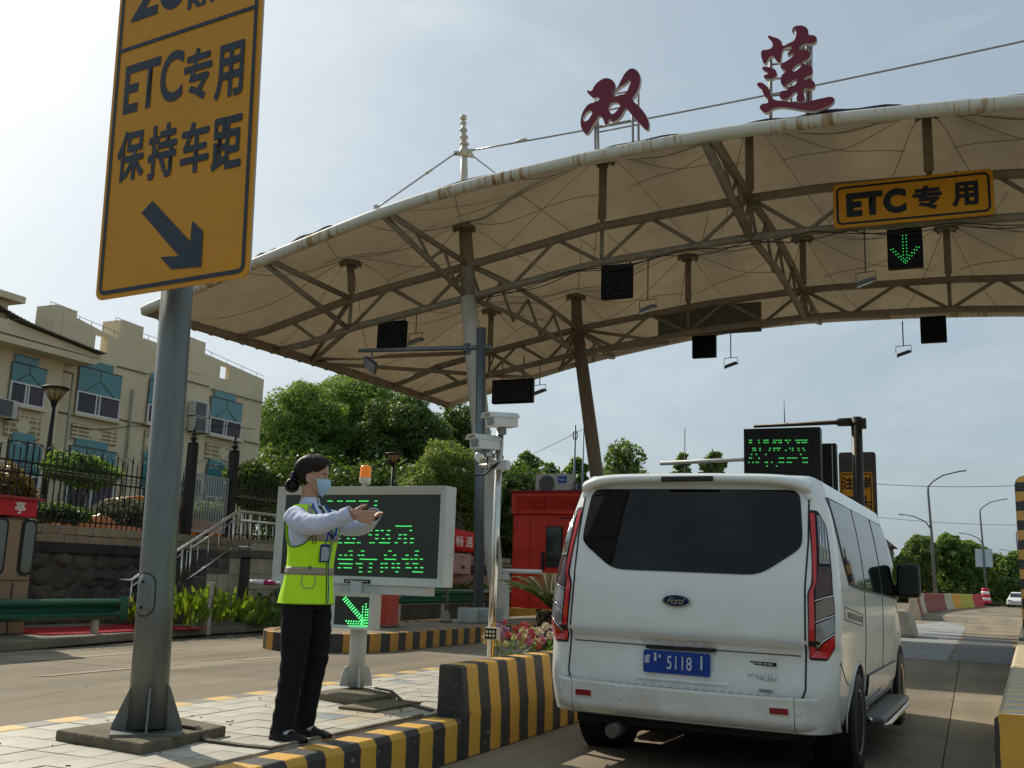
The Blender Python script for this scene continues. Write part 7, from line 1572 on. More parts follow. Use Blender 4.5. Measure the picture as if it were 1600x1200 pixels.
# plate recess lip, licence plate
mb = MB(); mb.grid(lambda u, v: vr(-.30 + .62 * u, .575 + .03 * v, .012 * math.sin(math.pi * v) * (math.sin(math.pi * min(1, max(0, u))) ** .3)), 30, 6); mb.build('plate_recess_lip', paint, van)
plate = MB().prism(rrect(.44, .14, .01), VM @ Matrix.Translation((-.02, yrear(0, .70) - .018, .70)) @ FR((1, 0, 0), (0, 0, 1), (0, 0, 0)), .008).build('licence_plate', mat('plate_blue', (.008, .05, .30), .4, col2=(.006, .035, .22), vscale=14), van)
pmk = mat('plate_white', (.62, .68, .74), .5, col2=(.30, .36, .5), vscale=40); g_ = np.random.default_rng(5); mbp = MB()
for (x, z, w_, h_) in ((-.195, .01, .03, .045), (-.185, .03, .022, .02), (-.14, .03, .016, .05), (-.11, .035, .012, .02), (-.125, -.012, .075, .022), (-.10, .005, .05, .018), (-.045, .02, .028, .028), (-.05, -.005, .03, .03), (-.005, .01, .012, .08), (.022, .01, .012, .075), (.055, .02, .024, .05), (.06, -.02, .02, .03), (.105, -.012, .075, .02), (.12, .0, .05, .016), (.165, .01, .012, .085)):
    mbp.box(VM @ Vector((-.02 + x, yrear(0, .70) - .0285, .70 + z)), (w_, .002, h_), M=Matrix.Rotation(VYAW, 4, 'Z') @ Matrix.Rotation(R(-18) if w_ > .07 else 0, 4, 'Y'))
mbp.v = mbp.v[:8 * 4] + mbp.v[-8:]; mbp.f = mbp.f[:30]; mbp.m = mbp.m[:30]; mbp.sm = mbp.sm[:30]
mbp.build('plate_marks', pmk, plate, kind='stuff'); text_mesh('plate_characters', '5118', VM @ Matrix.Translation((.0, yrear(0, .70) - .0285, .70)) @ FR((1, 0, 0), (0, 0, 1), (0, 0, 0)), .165, .085, pmk, parent=plate, bold=.01, spacing=1.1)
# oval badge with script
chrome = mat('chrome', (.75, .76, .77), .12, metal=1.0)
BT = VM @ Matrix.Translation((-.03, yrear(0, 1.09) - .012, 1.09)) @ FR((1, 0, 0), (0, 0, 1), (0, 0, 0))
ov = [(.095 * math.cos(a_), .040 * math.sin(a_)) for a_ in np.linspace(0, 2 * math.pi, 40)[:-1]]; bg_ = MB().prism(ov, BT, .012).build('badge_rim', chrome, van, bevel=.002)
MB().prism([(x * .90, y * .86) for x, y in ov], BT @ Matrix.Translation((0, 0, .012)), .002).build('badge_field', mat('badge_navy', (.008, .018, .08), .2, coat=.5), bg_)
text_mesh('badge_script', 'Ford', BT @ Matrix.Translation((0, 0, .0155)), .125, .043, chrome, parent=bg_, shear=.45, bold=.012, spacing=.86)
# small badges lower right
def rear_T(x, z, off=.006): return VM @ Matrix.Translation((x, yrear(x, z) - off, z)) @ FR((1, 0, 0), (0, 0, 1), (0, 0, 0)) @ Matrix.Rotation(R(-3), 4, 'Y')
st_ = MB().prism(rrect(.175, .022, .002), rear_T(.52, .735, .004), .003).build('phone_sticker', trim_b, van); text_mesh('sticker_lettering', '800 988 128 400', rear_T(.52, .735, .009), .125, .011, wp, parent=st_)
text_mesh('chrome_lettering', '江铃福特', rear_T(.515, .655, .008), .185, .032, chrome, depth=.003, parent=van, bold=.025)
fr2 = MB().prism(rrect(.085, .018, .003), rear_T(.545, .575, .004), .003).build('small_badge', mat('grey_badge', (.34, .33, .30), .5), van); text_mesh('badge_lettering', 'TOURNEO', rear_T(.545, .575, .009), .07, .009, trim_b, parent=fr2)
text_mesh('chrome_lettering', 'TOURNEO', rear_T(-.08, .84, .026), .56, .036, mat('dull_chrome', (.50, .49, .46), .35, metal=.5), depth=.003, parent=van, spacing=1.6)
# bumper
def bump_pt(u, v):
    x = (2 * u - 1); zz = .33 + .215 * v; w = .94; X_ = x * w
    ax = abs(X_); y = -.075 + .05 * (ax / w) ** 2 + .02 * (1 - v)
    if ax > w - .22: t = (ax - (w - .22)) / .22; y += .36 * (1 - math.sqrt(max(0, 1 - t * t * .97)))
    if v < .35: y += .09 * (1 - v / .35) ** 2
    zz += .012 * (ax / w) ** 2 if v > .6 else 0
    return VM @ Vector((X_, y, zz))
bum = MB(); NU, NV = 61, 12; bum.grid(bump_pt, NU, NV)
bump = bum.build('rear_bumper', paint, van, solid=.006)
def step_pt(u, v):
    x = (2 * u - 1) * .76; a_ = bump_pt(.5 + x / 1.88, 1.0); l_ = VM.inverted() @ a_; return VM @ Vector((x, l_.y + v * .085, l_.z + .0 * v))
MB().grid(step_pt, 41, 3).build('bumper_step', mat('step_grey', (.42, .42, .40), .5, var=.3, vscale=8), bump, solid=.006)
ribm = MB()
for i in range(26): x = -.70 + i * .056; ribm.box(VM @ Vector((x, -.035 + .05 * (x / .985) ** 2, .552)), (.022, .05, .006), rz=VYAW + R(25))
ribm.build('step_ribs', paint, bump, kind='stuff')
for s in (-1, 1): loop_groove([((.5 + s * .385), 0.02), ((.5 + s * .385), 1.0)], lambda u, v, off: bump_pt(u, v) , .0035, rub, 'bumper_seam', par=bump, closed=False)
for s in (-1, 1):
    cu_ = .5 + s * .338; p_ = bump_pt(cu_, .62); T = Matrix.Translation(p_) @ Matrix.Rotation(VYAW + s * R(4), 4, 'Z') @ FR((1, 0, 0), (0, 0, 1), (0, -.006, 0)); MB().prism(rrect(.125, .045, .008), T @ Matrix.Translation((0, 0, -.008)), .012).build('reflector_surround', paint, bump); MB().prism(rrect(.112, .036, .006), T, .008).build('rear_reflector', mat('reflector_red', (.22, .006, .01), .25, coat=.4), bump)
for u in (.045, .30, .60, .90): 
    p_ = bump_pt(u if u > .05 else .06, .62); nn_ = (bump_pt(u + .02, .62) - bump_pt(u - .02, .62)).normalized(); T = FR(nn_, (0, 0, 1), p_); MB().lathe((0, 0, 0), [(.016, 0), (.017, .006), (.009, .007), (.009, .004), (.002, .004)], n=16, M=T).build('parking_sensor', paint, bump)
# tail lamps, each wrapped round its corner
lamp_red = mat('tail_red', (.55, .012, .016), .12, coat=.8); lamp_dark = mat('tail_smoke', (.05, .012, .012), .15, coat=.7); lamp_clear = mat('tail_clear', (.24, .24, .25), .15, metal=.3, coat=.7); lamp_edge = mat('lamp_edge_black', (.02, .008, .008), .4)
def lampfn(s):
    return lambda x, z, off: vr(s * x, z, off)
for s in (-1, 1):
    # x is measured along the wrapped corner (0.72 .. 0.985)
    def f(x, z, off, s=s): 
        w = wz(z); xx = min((.795 + (x - .795) * .80) * w / (.965 if z < 1.2 else .965 - (z - 1.2) * .09), w * .9985); return vr(s * xx, z, off)
    OUT = sm_poly([(.800, 1.70), (.872, 1.70), (.925, 1.60), (.958, 1.30), (.972, 1.10), (.974, .86), (.925, .775), (.795, .775), (.785, 1.17), (.818, 1.235), (.820, 1.35)], .02)
    lp = patch(OUT, f, .004, lamp_edge, 'tail_lamp')
    patch(sm_poly([(.812, 1.68), (.845, 1.68), (.855, 1.26), (.835, 1.19), (.84, .82), (.80, .80), (.797, 1.165), (.832, 1.235)], .01), f, .010, lamp_red, 'red_light_strip', par=lp)
    patch(sm_poly([(.86, 1.67), (.885, 1.66), (.915, 1.59), (.940, 1.36), (.872, 1.36)], .01), f, .010, lamp_clear, 'clear_light', par=lp)
    patch(sm_poly([(.868, 1.34), (.945, 1.34), (.955, 1.18), (.848, 1.14), (.85, 1.2)], .01), f, .009, lamp_dark, 'upper_light', par=lp)
    patch(sm_poly([(.848, 1.12), (.957, 1.165), (.964, 1.06), (.848, 1.01)], .006), f, .010, lamp_clear if s < 0 else mat('tail_amber_smoke', (.20, .15, .11), .2, coat=.6), 'indicator', par=lp)
    patch(sm_poly([(.848, .99), (.964, 1.04), (.966, .95), (.848, .86)], .006), f, .010, lamp_clear, 'reversing_light', par=lp)
    patch(sm_poly([(.80, .79), (.848, .84), (.967, .93), (.967, .87), (.922, .79)], .006), f, .010, lamp_red, 'lower_reflector', par=lp)
    for z0_, z1_ in ((1.13, 1.17), (1.0, 1.05), (.85, .94)): MB().tube([f(.842, z0_, .013), f(.90, (z0_ + z1_) / 2, .013), f(.966, z1_, .013)], .004, n=6).build('chrome_line', chrome, lp)
    for x in (.875, .892, .91): MB().tube([f(x, 1.64 - (x - .87) * 1.2, .013), f(x + .012, 1.38, .013)], .003, n=5).build('led_bar', chrome, lp)
# side glass
def sideline(y): return float(np.interp(y, [.2, .6, 1.5, 2.6, 3.6, 4.1], [1.30, 1.245, 1.21, 1.17, 1.13, 1.12]))
def sidetop(y): return float(np.interp(y, [.2, 2.6, 3.2, 3.6, 3.9], [1.80, 1.82, 1.79, 1.66, 1.40]))
for s, fn in ((1, vsr), (-1, vsl)):
    patch([(.34, 1.80), (3.3, 1.795), (3.62, 1.64), (3.95, 1.30), (4.02, 1.12), (2.6, 1.165), (1.3, 1.20), (.62, 1.235), (.46, 1.42)], fn, .003, trim_b, 'window_surround')
    for pl_ in ([(.38, 1.785), (1.38, 1.79), (1.36, 1.215), (.64, 1.25), (.50, 1.43)], [(1.43, 1.79), (2.42, 1.79), (2.42, 1.185), (1.41, 1.213)], [(2.50, 1.79), (3.27, 1.78), (3.58, 1.63), (3.88, 1.30), (3.90, 1.145), (2.50, 1.182)]):
        patch(sm_poly(pl_, .05), fn, .007, vglass, 'side_window')
    # door seams, slider rail, rubbing strip, sill
    loop_groove([(1.36, 1.2), (1.37, .42)], fn, .004, rub, 'door_seam', closed=False, off=0); loop_groove([(2.46, 1.17), (2.46, .42), (1.40, .40)], fn, .004, rub, 'door_seam', closed=False, off=0)
    loop_groove([(.36, 1.10), (1.20, 1.04), (1.20, .96), (.36, 1.02)], fn, .003, rub, 'slider_rail_seam', off=0)
    patch([(.50, 1.068), (1.16, 1.022), (1.16, .985), (.50, 1.03)], fn, .004, mat('rail_grey', (.15, .14, .12), .5), 'slider_rail')
    loop_groove([(.18, .76), (.32, .69), (.48, .62), (.60, .60)], fn, .004, rub, 'bumper_side_seam', closed=False, off=0)
    patch(sm_poly([(1.48, .60), (3.40, .60), (3.40, .46), (1.50, .46)], .02), fn, .018, paint, 'rubbing_strip'); loop_groove([(1.48, .60), (3.40, .60), (3.40, .46), (1.50, .46)], fn, .008, trim_b, 'strip_edge', off=.006)
    bd = MB(); bd.box(VM @ Vector((s * .97, 2.48, .285)), (.20, 1.95, .05), rz=VYAW); rb_ = bd.build('running_board', mat('tread_grey', (.14, .14, .135), .45), van, bevel=.02)
    MB().tube([VM @ Vector(p) for p in ((s * .95, 1.50, .30), (s * 1.06, 1.58, .25), (s * 1.075, 1.72, .25), (s * 1.075, 3.2, .25), (s * .98, 3.42, .30))], .019, n=10).build('step_tube', steel, rb_)
    # wheels
    for y in (1.02, 3.95):
        wc = VM @ Vector((s * .86, y, .325)); M = Matrix.Rotation(VYAW, 4, 'Z') @ Matrix.Rotation(R(90) * s, 4, 'Y')
        wh = thing('wheel', None, None, (0, 0, 0)); bpy.data.objects.remove(wh)
        ty = MB().lathe(wc, [(.20, -.105), (.305, -.108), (.328, -.09), (.335, -.05), (.335, .05), (.328, .09), (.305, .108), (.23, .112), (.21, .10)], n=44, M=M).build('wheel', rub, van)
        gr_ = MB()
        for q in range(36): a_ = 2 * math.pi * q / 36; gr_.box(wc + (M @ Vector((.3365 * math.cos(a_), .3365 * math.sin(a_), .05 * (-1) ** q))), (.012, .02, .075), M=M @ Matrix.Rotation(a_, 4, 'Z'))
        gr_.build('tyre_tread', rub, ty, kind='stuff')
        rim = MB().lathe(wc, [(.205, .095), (.215, .108), (.20, .10), (.19, .06), (.05, .055), (.045, .085), (.03, .09)], n=32, M=M)
        for q in range(5): a_ = 2 * math.pi * q / 5; rim.box(wc + (M @ Vector((.115 * math.cos(a_), .115 * math.sin(a_), .085))), (.17, .05, .02), M=M @ Matrix.Rotation(a_, 4, 'Z'))
        rim.build('rim', mat('alloy_rim', (.35, .35, .35), .35, metal=.8), ty)
        MB().lathe(VM @ Vector((s * .72, y, .335)), [(.36, -.02), (.372, 0), (.372, .24)], n=30, M=M).build('wheel_well', mat('black_void', (.006, .006, .006), .9), van)
        arc = [VM @ Vector((s * (wz(max(.4, .335 + .378 * math.sin(q))) * planw(y) + .002), y + .378 * math.cos(q), .335 + .378 * math.sin(q))) for q in np.linspace(-.1, math.pi + .1, 24)]
        MB().tube(arc, .006, n=6).build('wheel_arch_lip', paint, van)
    # mirror
    mm = VM @ Vector((s * 1.075, 3.62, 1.31)); mr_ = MB().box(mm, (.21, .16, .31), rz=VYAW, taper=.92).build('door_mirror', trim_b, van, bevel=.045, segs=4); MB().tube([VM @ Vector((s * .88, 3.66, 1.20)), VM @ Vector((s * 1.0, 3.64, 1.22))], [.07, .05], n=10).build('mirror_arm', trim_b, mr_)
    MB().prism(rrect(.16, .25, .03), Matrix.Translation(mm) @ Matrix.Rotation(VYAW, 4, 'Z') @ FR((1, 0, 0), (0, 0, 1), (0, -.08, 0)), .003).build('mirror_glass', mat('dim_mirror', (.05, .055, .06), .15, metal=.5), mr_)
    # roof rail line
    MB().tube([VM @ Vector((s * .705, y_, ztop(y_) - .040)) for y_ in np.linspace(.35, 3.2, 12)], .012, n=6).build('roof_seam', trim_b, van)
# windscreen and underbody
patch([(-.62, 3.45), (.62, 3.45), (.70, 4.12), (-.70, 4.12)], lambda x, y, off: VM @ Vector((x, y, ztop(y) - .02 * (x / .7) ** 2 + off)), .006, vglass, 'windscreen')
ub = MB(); ub.box(VM @ Vector((0, 2.5, .30)), (1.5, 4.5, .14), rz=VYAW); ub.box(VM @ Vector((0, .35, .33)), (1.45, .55, .10), rz=VYAW); ub.build('underbody', mat('underbody_black', (.01, .01, .01), .9), van)
ub = MB(); ub.tube([VM @ Vector((-.8, 1.02, .33)), VM @ Vector((.8, 1.02, .33))], .05, n=10); ub.lathe(VM @ Vector((-.1, 1.02, .31)), [(.05, -.1), (.12, -.06), (.12, .06), (.05, .1)], n=12, M=Matrix.Rotation(R(90), 4, 'X')); ub.build('rear_axle', MATS['underbody_black'], van)
MB().lathe(VM @ Vector((-.42, .02, .25)), [(.045, -.12), (.045, .12)], n=12, M=Matrix.Rotation(R(90), 4, 'X')).build('exhaust', mat('exhaust_steel', (.12, .10, .09), .5, metal=.6), van)
# ================================================================ TOLL WORKER
PO = Vector((-3.552, 5.108, .262)); person = thing('person', 'toll worker in yellow safety vest, pale blue shirt and face mask gesturing with both arms', 'person', PO)
PM = M_of(person)
skin_m = mat('skin', (.50, .29, .20), .5, col2=(.44, .24, .165), vscale=14, spec=.35); hair_m = mat('black_hair', (.007, .005, .004), .55, spec=.25, col2=(.018, .012, .010), vscale=60, streak=True)
shirt_m = mat('pale_blue_shirt', (.60, .65, .84), .8, col2=(.54, .59, .78), vscale=9, bump=.15, bscale=180); vest_m = mat('fluorescent_vest', (.50, .82, .02), .7, col2=(.44, .74, .015), vscale=5, bump=.12, bscale=150, emit=(.40, .9, .01), estr=.06)
trou_m = mat('black_trousers', (.008, .008, .010), .9, spec=.2, col2=(.012, .012, .015), vscale=7, bump=.15, bscale=120); band_m = mat('reflective_band', (.36, .31, .25), .5, col2=(.30, .26, .2), vscale=8); pip_m = mat('dark_piping', (.015, .018, .03), .7)
mask_m = mat('blue_mask', (.40, .60, .76), .8, col2=(.36, .55, .71), vscale=12, bump=.2, bscale=90); shoe_m = mat('black_shoe', (.014, .013, .014), .6); sock_m = mat('shoe_strap_grey', (.42, .44, .46), .7); tie_m = mat('navy_tie', (.012, .018, .07), .6); lan_m = mat('blue_lanyard', (.01, .05, .42), .5)
def eval_mesh(o):
    bpy.context.view_layer.update(); me = bpy.data.meshes.new_from_object(o.evaluated_get(bpy.context.evaluated_depsgraph_get())); return me
def skin_graph(verts, edges, radii, root=0, sub=1):
    me = bpy.data.meshes.new('skel'); me.from_pydata([tuple(v) for v in verts], edges, []); o = bpy.data.objects.new('skel', me); COL.objects.link(o)
    o.modifiers.new('s', 'SKIN'); 
    for i, r in enumerate(radii): me.skin_vertices[0].data[i].radius = (r, r) if not hasattr(r, '__len__') else r; me.skin_vertices[0].data[i].use_root = (i == root)
    md = o.modifiers.new('u', 'SUBSURF'); md.levels = sub; md.render_levels = sub; m2 = eval_mesh(o); bpy.data.objects.remove(o); return m2
def merge_remesh(meshes, voxel, name, m, parent, smooth_it=2, mats_fn=None):
    bm = bmesh.new()
    for me in meshes: bm.from_mesh(me)
    me = bpy.data.meshes.new(name); bm.to_mesh(me); bm.free(); o = bpy.data.objects.new(name, me); COL.objects.link(o)
    md = o.modifiers.new('r', 'REMESH'); md.mode = 'VOXEL'; md.voxel_size = voxel; md.use_smooth_shade = True
    if smooth_it: sm = o.modifiers.new('sm', 'SMOOTH'); sm.iterations = smooth_it; sm.factor = .5
    m2 = eval_mesh(o); bpy.data.objects.remove(o); bm = bmesh.new(); bm.from_mesh(m2); left = set(bm.verts); isl = []
    while left:
        st = [left.pop()]; cur = [st[0]]
        while st:
            v = st.pop()
            for e in v.link_edges:
                w_ = e.other_vert(v)
                if w_ in left: left.discard(w_); st.append(w_); cur.append(w_)
        isl.append(cur)
    isl.sort(key=len)
    for i in isl[:-1]:
        if len(i) < 600: bmesh.ops.delete(bm, geom=i, context='VERTS')
    bm.to_mesh(m2); bm.free(); m2.name = name; m2.materials.clear(); m2.materials.append(m)
    for p in m2.polygons: p.use_smooth = True
    return link(name, m2, parent)
# local anatomy
RS, RE, RW = Vector((-.02, -.160, 1.262)), Vector((.17, -.255, 1.175)), Vector((.385, -.215, 1.262))
LS, LE, LW = Vector((-.01, .160, 1.262)), Vector((.15, .31, 1.20)), Vector((.33, .13, 1.278))
RH, LH = Vector((-.01, -.088, .80)), Vector((-.01, .088, .80)); RK, LK = Vector((-.005, -.10, .44)), Vector((.015, .09, .44)); RA, LA = Vector((-.045, -.105, .09)), Vector((-.035, .09, .09))
NK = Vector((-.035, 0, 1.33)); HB = Vector((-.02, 0, 1.42))
meshes = []
def solid_tube(pts, rs, sy=1.0, n=20):
    mb = MB(); q = [Vector(p) for p in pts]; fine = []; fr = []
    for i in range(len(q) - 1):
        for t in (0, .25, .5, .75): fine.append(q[i].lerp(q[i + 1], t)); fr.append(rs[i] + (rs[i + 1] - rs[i]) * t)
    fine.append(q[-1]); fr.append(rs[-1]); mb.tube(fine, fr, n=n)
    if sy != 1: mb.v = [(x, y * sy, z) for x, y, z in mb.v]
    meshes.append(mb.mesh('limb', skin_m))
solid_tube([(-.012, 0, .79), (-.010, 0, .86), (-.004, 0, 1.0), (0, 0, 1.12), (-.02, 0, 1.22), (-.032, 0, 1.30), (-.038, 0, 1.34)], [.085, .10, .085, .105, .10, .058, .046], sy=1.45)
for S_, E_, W__ in ((RS, RE, RW), (LS, LE, LW)):
    ac_ = E_ * 1.35 - (S_ + W__) * .175; solid_tube([Vector((-.01, S_.y * .55, 1.24))] + [(1 - t) ** 2 * S_ + 2 * t * (1 - t) * ac_ + t * t * W__ for t in (0, .25, .5, .75, 1)] + [W__ + (W__ - E_).normalized() * .03], [.040, .036, .032, .030, .029, .024, .022])
for H__, K__, A__ in ((RH, RK, RA), (LH, LK, LA)):
    solid_tube([H__ + Vector((0, 0, .02)), H__.lerp(K__, .5), K__, K__.lerp(A__, .35) + Vector((-.012, 0, 0)), A__], [.07, .066, .05, .045, .03]); solid_tube([A__ + Vector((-.02, 0, -.02)), A__ + Vector((.02, 0, -.055)), A__ + Vector((.11, 0, -.068))], [.026, .018, .010])
def hand(wrist, direc, palm_n, thumb_side, s=1.0, curl=.25, spread=.12):
    """palm plus five separate fingers; palm_n points out of the palm, thumb_side towards the thumb"""
    d = Vector(direc).normalized(); n = (Vector(palm_n) - d * Vector(palm_n).dot(d)).normalized(); t = Vector(thumb_side); t = (t - d * t.dot(d) - n * t.dot(n)).normalized(); out = []
    w = Vector(wrist)
    pv = [w - d * .065 * s, w - d * .02 * s, w + d * .035 * s, w + d * .075 * s]; out.append(skin_graph(pv, [(0, 1), (1, 2), (2, 3)], [(.026 * s, .026 * s), (.024 * s, .024 * s), (.020 * s, .024 * s), (.018 * s, .022 * s)], 1, 2))
    for side in (-1, -.35, .35, 1):
        a = w + d * .02 * s + t * side * .016 * s; b = w + d * .088 * s + t * side * .030 * s; out.append(skin_graph([a, b], [(0, 1)], [.013 * s, .0115 * s], 0, 2))
    for k, (off, L_) in enumerate(((.030, .072), (.011, .080), (-.011, .074), (-.030, .058))):
        base = w + d * .080 * s + t * off * s; dd = (d + t * off / .030 * spread).normalized(); pts = [base - dd * .01]; ang = curl * .4; p = base
        for seg in (.45, .30, .25): dd2 = (dd * math.cos(ang) + n * math.sin(ang)).normalized(); p = p + dd2 * L_ * seg * s; pts.append(p); ang += curl
        out.append(skin_graph([pts[0]] + pts[1:], [(0, 1), (1, 2), (2, 3)], [.0105 * s, .0095 * s, .0088 * s, .0072 * s], 0, 2))
    tb = w + d * .022 * s + t * .022 * s; p1 = tb + (t * .62 + d * .68 + n * .15).normalized() * .040 * s; p2 = p1 + (t * .55 + d * .8).normalized() * .030 * s; p3 = p2 + (t * .45 + d * .9).normalized() * .022 * s
    out.append(skin_graph([tb - t * .01, p1, p2, p3], [(0, 1), (1, 2), (2, 3)], [.0155 * s, .0125 * s, .0108 * s, .0085 * s], 0, 2)); return out
meshes += hand(RW, Vector((.145, .085, -.022)), (-.3, .9, -.15), (.1, .1, 1), s=.92, curl=.09, spread=.05)
meshes += hand(LW, Vector((.055, -.095, -.03)), (-.3, -.3, .9), (.6, .5, .3), s=.86, curl=.3, spread=.16)
# head
HZ = [0, .012, .03, .05, .07, .09, .11, .13, .15, .17, .19, .205, .217, .225, .228]
hc_ = [.038, .034, .028, .022, .015, .008, .003, 0, 0, 0, 0, 0, 0, 0, 0]
haf = [.022, .040, .050, .060, .068, .074, .078, .083, .085, .083, .075, .064, .048, .028, .004]
hab = [.025, .040, .055, .070, .082, .092, .098, .102, .103, .100, .090, .075, .055, .030, .004]
hbb = [.018, .034, .045, .054, .060, .065, .068, .071, .073, .072, .065, .055, .041, .024, .004]
HYAW = R(20); HT_ = Matrix.Translation(Vector((-.028, 0, 1.392))) @ Matrix.Rotation(HYAW, 4, 'Z') @ Matrix.Rotation(R(2), 4, 'Y')
def hpt(th, z, off=0.0, feat=True):
    c, af, ab, b = (float(np.interp(z, HZ, q)) for q in (hc_, haf, hab, hbb)); ct, st = math.cos(th), math.sin(th)
    rx = (af if ct > 0 else ab) + off; ry = b + off; x = c + rx * (abs(ct) ** .92) * (1 if ct > 0 else -1); y = ry * (abs(st) ** .92) * (1 if st > 0 else -1)
    if feat and ct > 0:
        G = lambda a, s, q, t: math.exp(-((y - a) / s) ** 2 - ((z - q) / t) ** 2)
        x += .017 * G(0, .008, .082, .010) + .010 * G(0, .007, .098, .014) + .004 * G(0, .02, .125, .01)
        x -= .008 * (G(.030, .014, .108, .009) + G(-.030, .014, .108, .009)); x += .004 * (G(.032, .018, .124, .006) + G(-.032, .018, .124, .006))
        x += .006 * G(0, .017, .050, .006) + .005 * G(0, .016, .038, .006) - .004 * G(0, .02, .044, .003) + .004 * G(0, .014, .010, .01)
        x += .003 * (G(.040, .015, .082, .014) + G(-.040, .015, .082, .014))
    return Vector((x, y, z))
hd_ = MB(); hd_.grid(lambda u, v: HT_ @ hpt(2 * math.pi * v, HZ[-1] * (1 - (1 - u) ** 1.0)), 70, 72, closed=True); k0 = len(hd_.v)
hd_.f.append(tuple(range(72))[::-1]); hd_.m.append(0); hd_.sm.append(True); hd_.f.append(tuple(69 * 72 + j for j in range(72))); hd_.m.append(0); hd_.sm.append(True)
meshes.append(hd_.mesh('head', skin_m))
nb_ = MB().tube([(-.04, 0, 1.30), (-.045, 0, 1.37), HT_ @ Vector((-.012, 0, .06))], [.052, .049, .05], n=20); meshes.append(nb_.mesh('neck', skin_m))
for s in (-1, 1):
    er = MB(); er.lathe(HT_ @ Vector((-.012, s * .068, .092)), [(.004, -.004), (.016, -.003), (.019, .002), (.017, .008), (.011, .007), (.006, .004)], n=16, M=Matrix.Rotation(HYAW, 4, 'Z') @ Matrix.Rotation(R(-90) * s, 4, 'X') @ Matrix.Rotation(R(18), 4, 'Y') @ Matrix.Diagonal((.85, 1.55, 1.2, 1)))
    meshes.append(er.mesh('ear', skin_m))
for m_ in meshes: m_.transform(PM.inverted() @ PM)
body_o = merge_remesh(meshes, .0042, 'body', skin_m, person, smooth_it=1)
def LB(mb, name, m, par=person, **k):
    mb.v = [tuple(PM @ Vector(p)) for p in mb.v]; return mb.build(name, m, par, **k)
# eyes and brows
for s in (-1, 1):
    mb = MB(); c = HT_ @ (hpt(0, .108) * 0 + Vector((.066, s * .030, .109))); mb.lathe(c, [(.0005, -.010), (.008, -.006), (.0105, 0), (.008, .006), (.0005, .010)], n=14); LB(mb, 'eye', mat('eye_white', (.55, .52, .48), .2))
    mb = MB(); c2 = HT_ @ Vector((.0752, s * .029, .1085)); mb.lathe(c2, [(.0005, -.0045), (.004, -.002), (.0045, .001), (.003, .003)], n=10, M=Matrix.Rotation(HYAW, 4, 'Z') @ Matrix.Rotation(R(90), 4, 'Y')); LB(mb, 'iris', mat('iris_dark', (.02, .012, .01), .15))
    def fpt(y, z, off): th = math.asin(max(-1, min(1, y / .068))) ; return HT_ @ (hpt(th, z) + Vector((off, 0, 0)))
    mb = MB(); mb.tube([fpt(s * y_, z_, .0005) for y_, z_ in ((.014, .122), (.026, .1265), (.040, .125), (.050, .119))], [.0018, .0026, .0022, .001], n=6); LB(mb, 'eyebrow', hair_m)
    mb = MB(); mb.tube([fpt(s * y_, z_, .0035) for y_, z_ in ((.016, .109), (.028, .1135), (.042, .110))], [.001, .0016, .001], n=5); LB(mb, 'eyelid', hair_m)
# mask
def mpt(u, v):
    y = (2 * u - 1) * .060; z = -.004 + .098 * v; th = (2 * u - 1) * R(72); p = hpt(th, max(z, .006), .006, False); bulge = .016 * math.exp(-((2 * u - 1) / .45) ** 2) * (math.sin(math.pi * (.15 + .8 * v)) ** .7) + .010 * v * math.exp(-((2 * u - 1) / .3) ** 2)
    p.x += bulge + .0012 * math.sin(v * 24); p.x -= .020 * (1 - v) ** 3 * (1 - abs(2 * u - 1)); p.z = z - .010 * (1 - abs(2 * u - 1)) * (1 - v) ** 2 - .012 * abs(2 * u - 1) * (v - .5) ; return HT_ @ p
mb = MB(); mb.grid(mpt, 28, 24); msk = LB(mb, 'face_mask', mask_m, solid=.0015)
for s in (0, 1):
    for v_ in (.08, .92): mb = MB(); mb.tube([mpt(s, v_), HT_ @ Vector((.02, (2 * s - 1) * .069, .06 + .04 * v_)), HT_ @ Vector((-.022, (2 * s - 1) * .078, .085 + .02 * v_))], .0012, n=4); LB(mb, 'ear_loop', whp, par=msk)
# hair
def hairline(th):     # lowest z covered by hair at angle th from the face centre
    a = abs(math.degrees(th)); return float(np.interp(a, [0, 20, 38, 55, 72, 88, 100, 115, 140, 180], [.178, .172, .155, .136, .128, .132, .100, .062, .045, .042]))
mb = MB(); g_ = np.random.default_rng(8)
def hair_pt(u, v):
    th = (v - .5) * 2 * math.pi; zl = hairline(th); z = zl + (.2275 - zl) * (math.sin(u * math.pi / 2) ** .85); o_ = .003 + .012 * min(1, u * 3) + .006 * noise.noise(Vector((th * 2.2, u * 2, 0))) + .0022 * noise.noise(Vector((th * 19, u * 2.5, 4))) + .0014 * math.sin(th * 61 + 4 * u)
    p = hpt(th, min(z, .2279), o_, False); p.z = z + .012 * (u ** 3) ; return HT_ @ p
mb.grid(hair_pt, 26, 121); hr_ = LB(mb, 'hair', hair_m, solid=.006)
bn_c = HT_ @ Vector((-.125, 0, .045)); mb = MB()
mb.lathe(bn_c, [(.001, -.040), (.024, -.034), (.040, -.014), (.042, .006), (.034, .026), (.015, .036), (.001, .038)], n=28, M=Matrix.Rotation(HYAW, 4, 'Z') @ Matrix.Rotation(R(25), 4, 'Y'))
for k in range(9): mb.tube([bn_c + Matrix.Rotation(HYAW + R(20), 3, 'Z') @ Vector((.043 * math.cos(q) * .95, (.012 * (k - 4)), .041 * math.sin(q))) * (1 - .05 * abs(k - 4) * .5) for q in np.linspace(0, 6.0, 16)], .004, n=5)
LB(mb, 'hair_bun', hair_m, par=hr_)
mb = MB(); bw_ = HT_ @ Vector((-.108, -.01, .095))
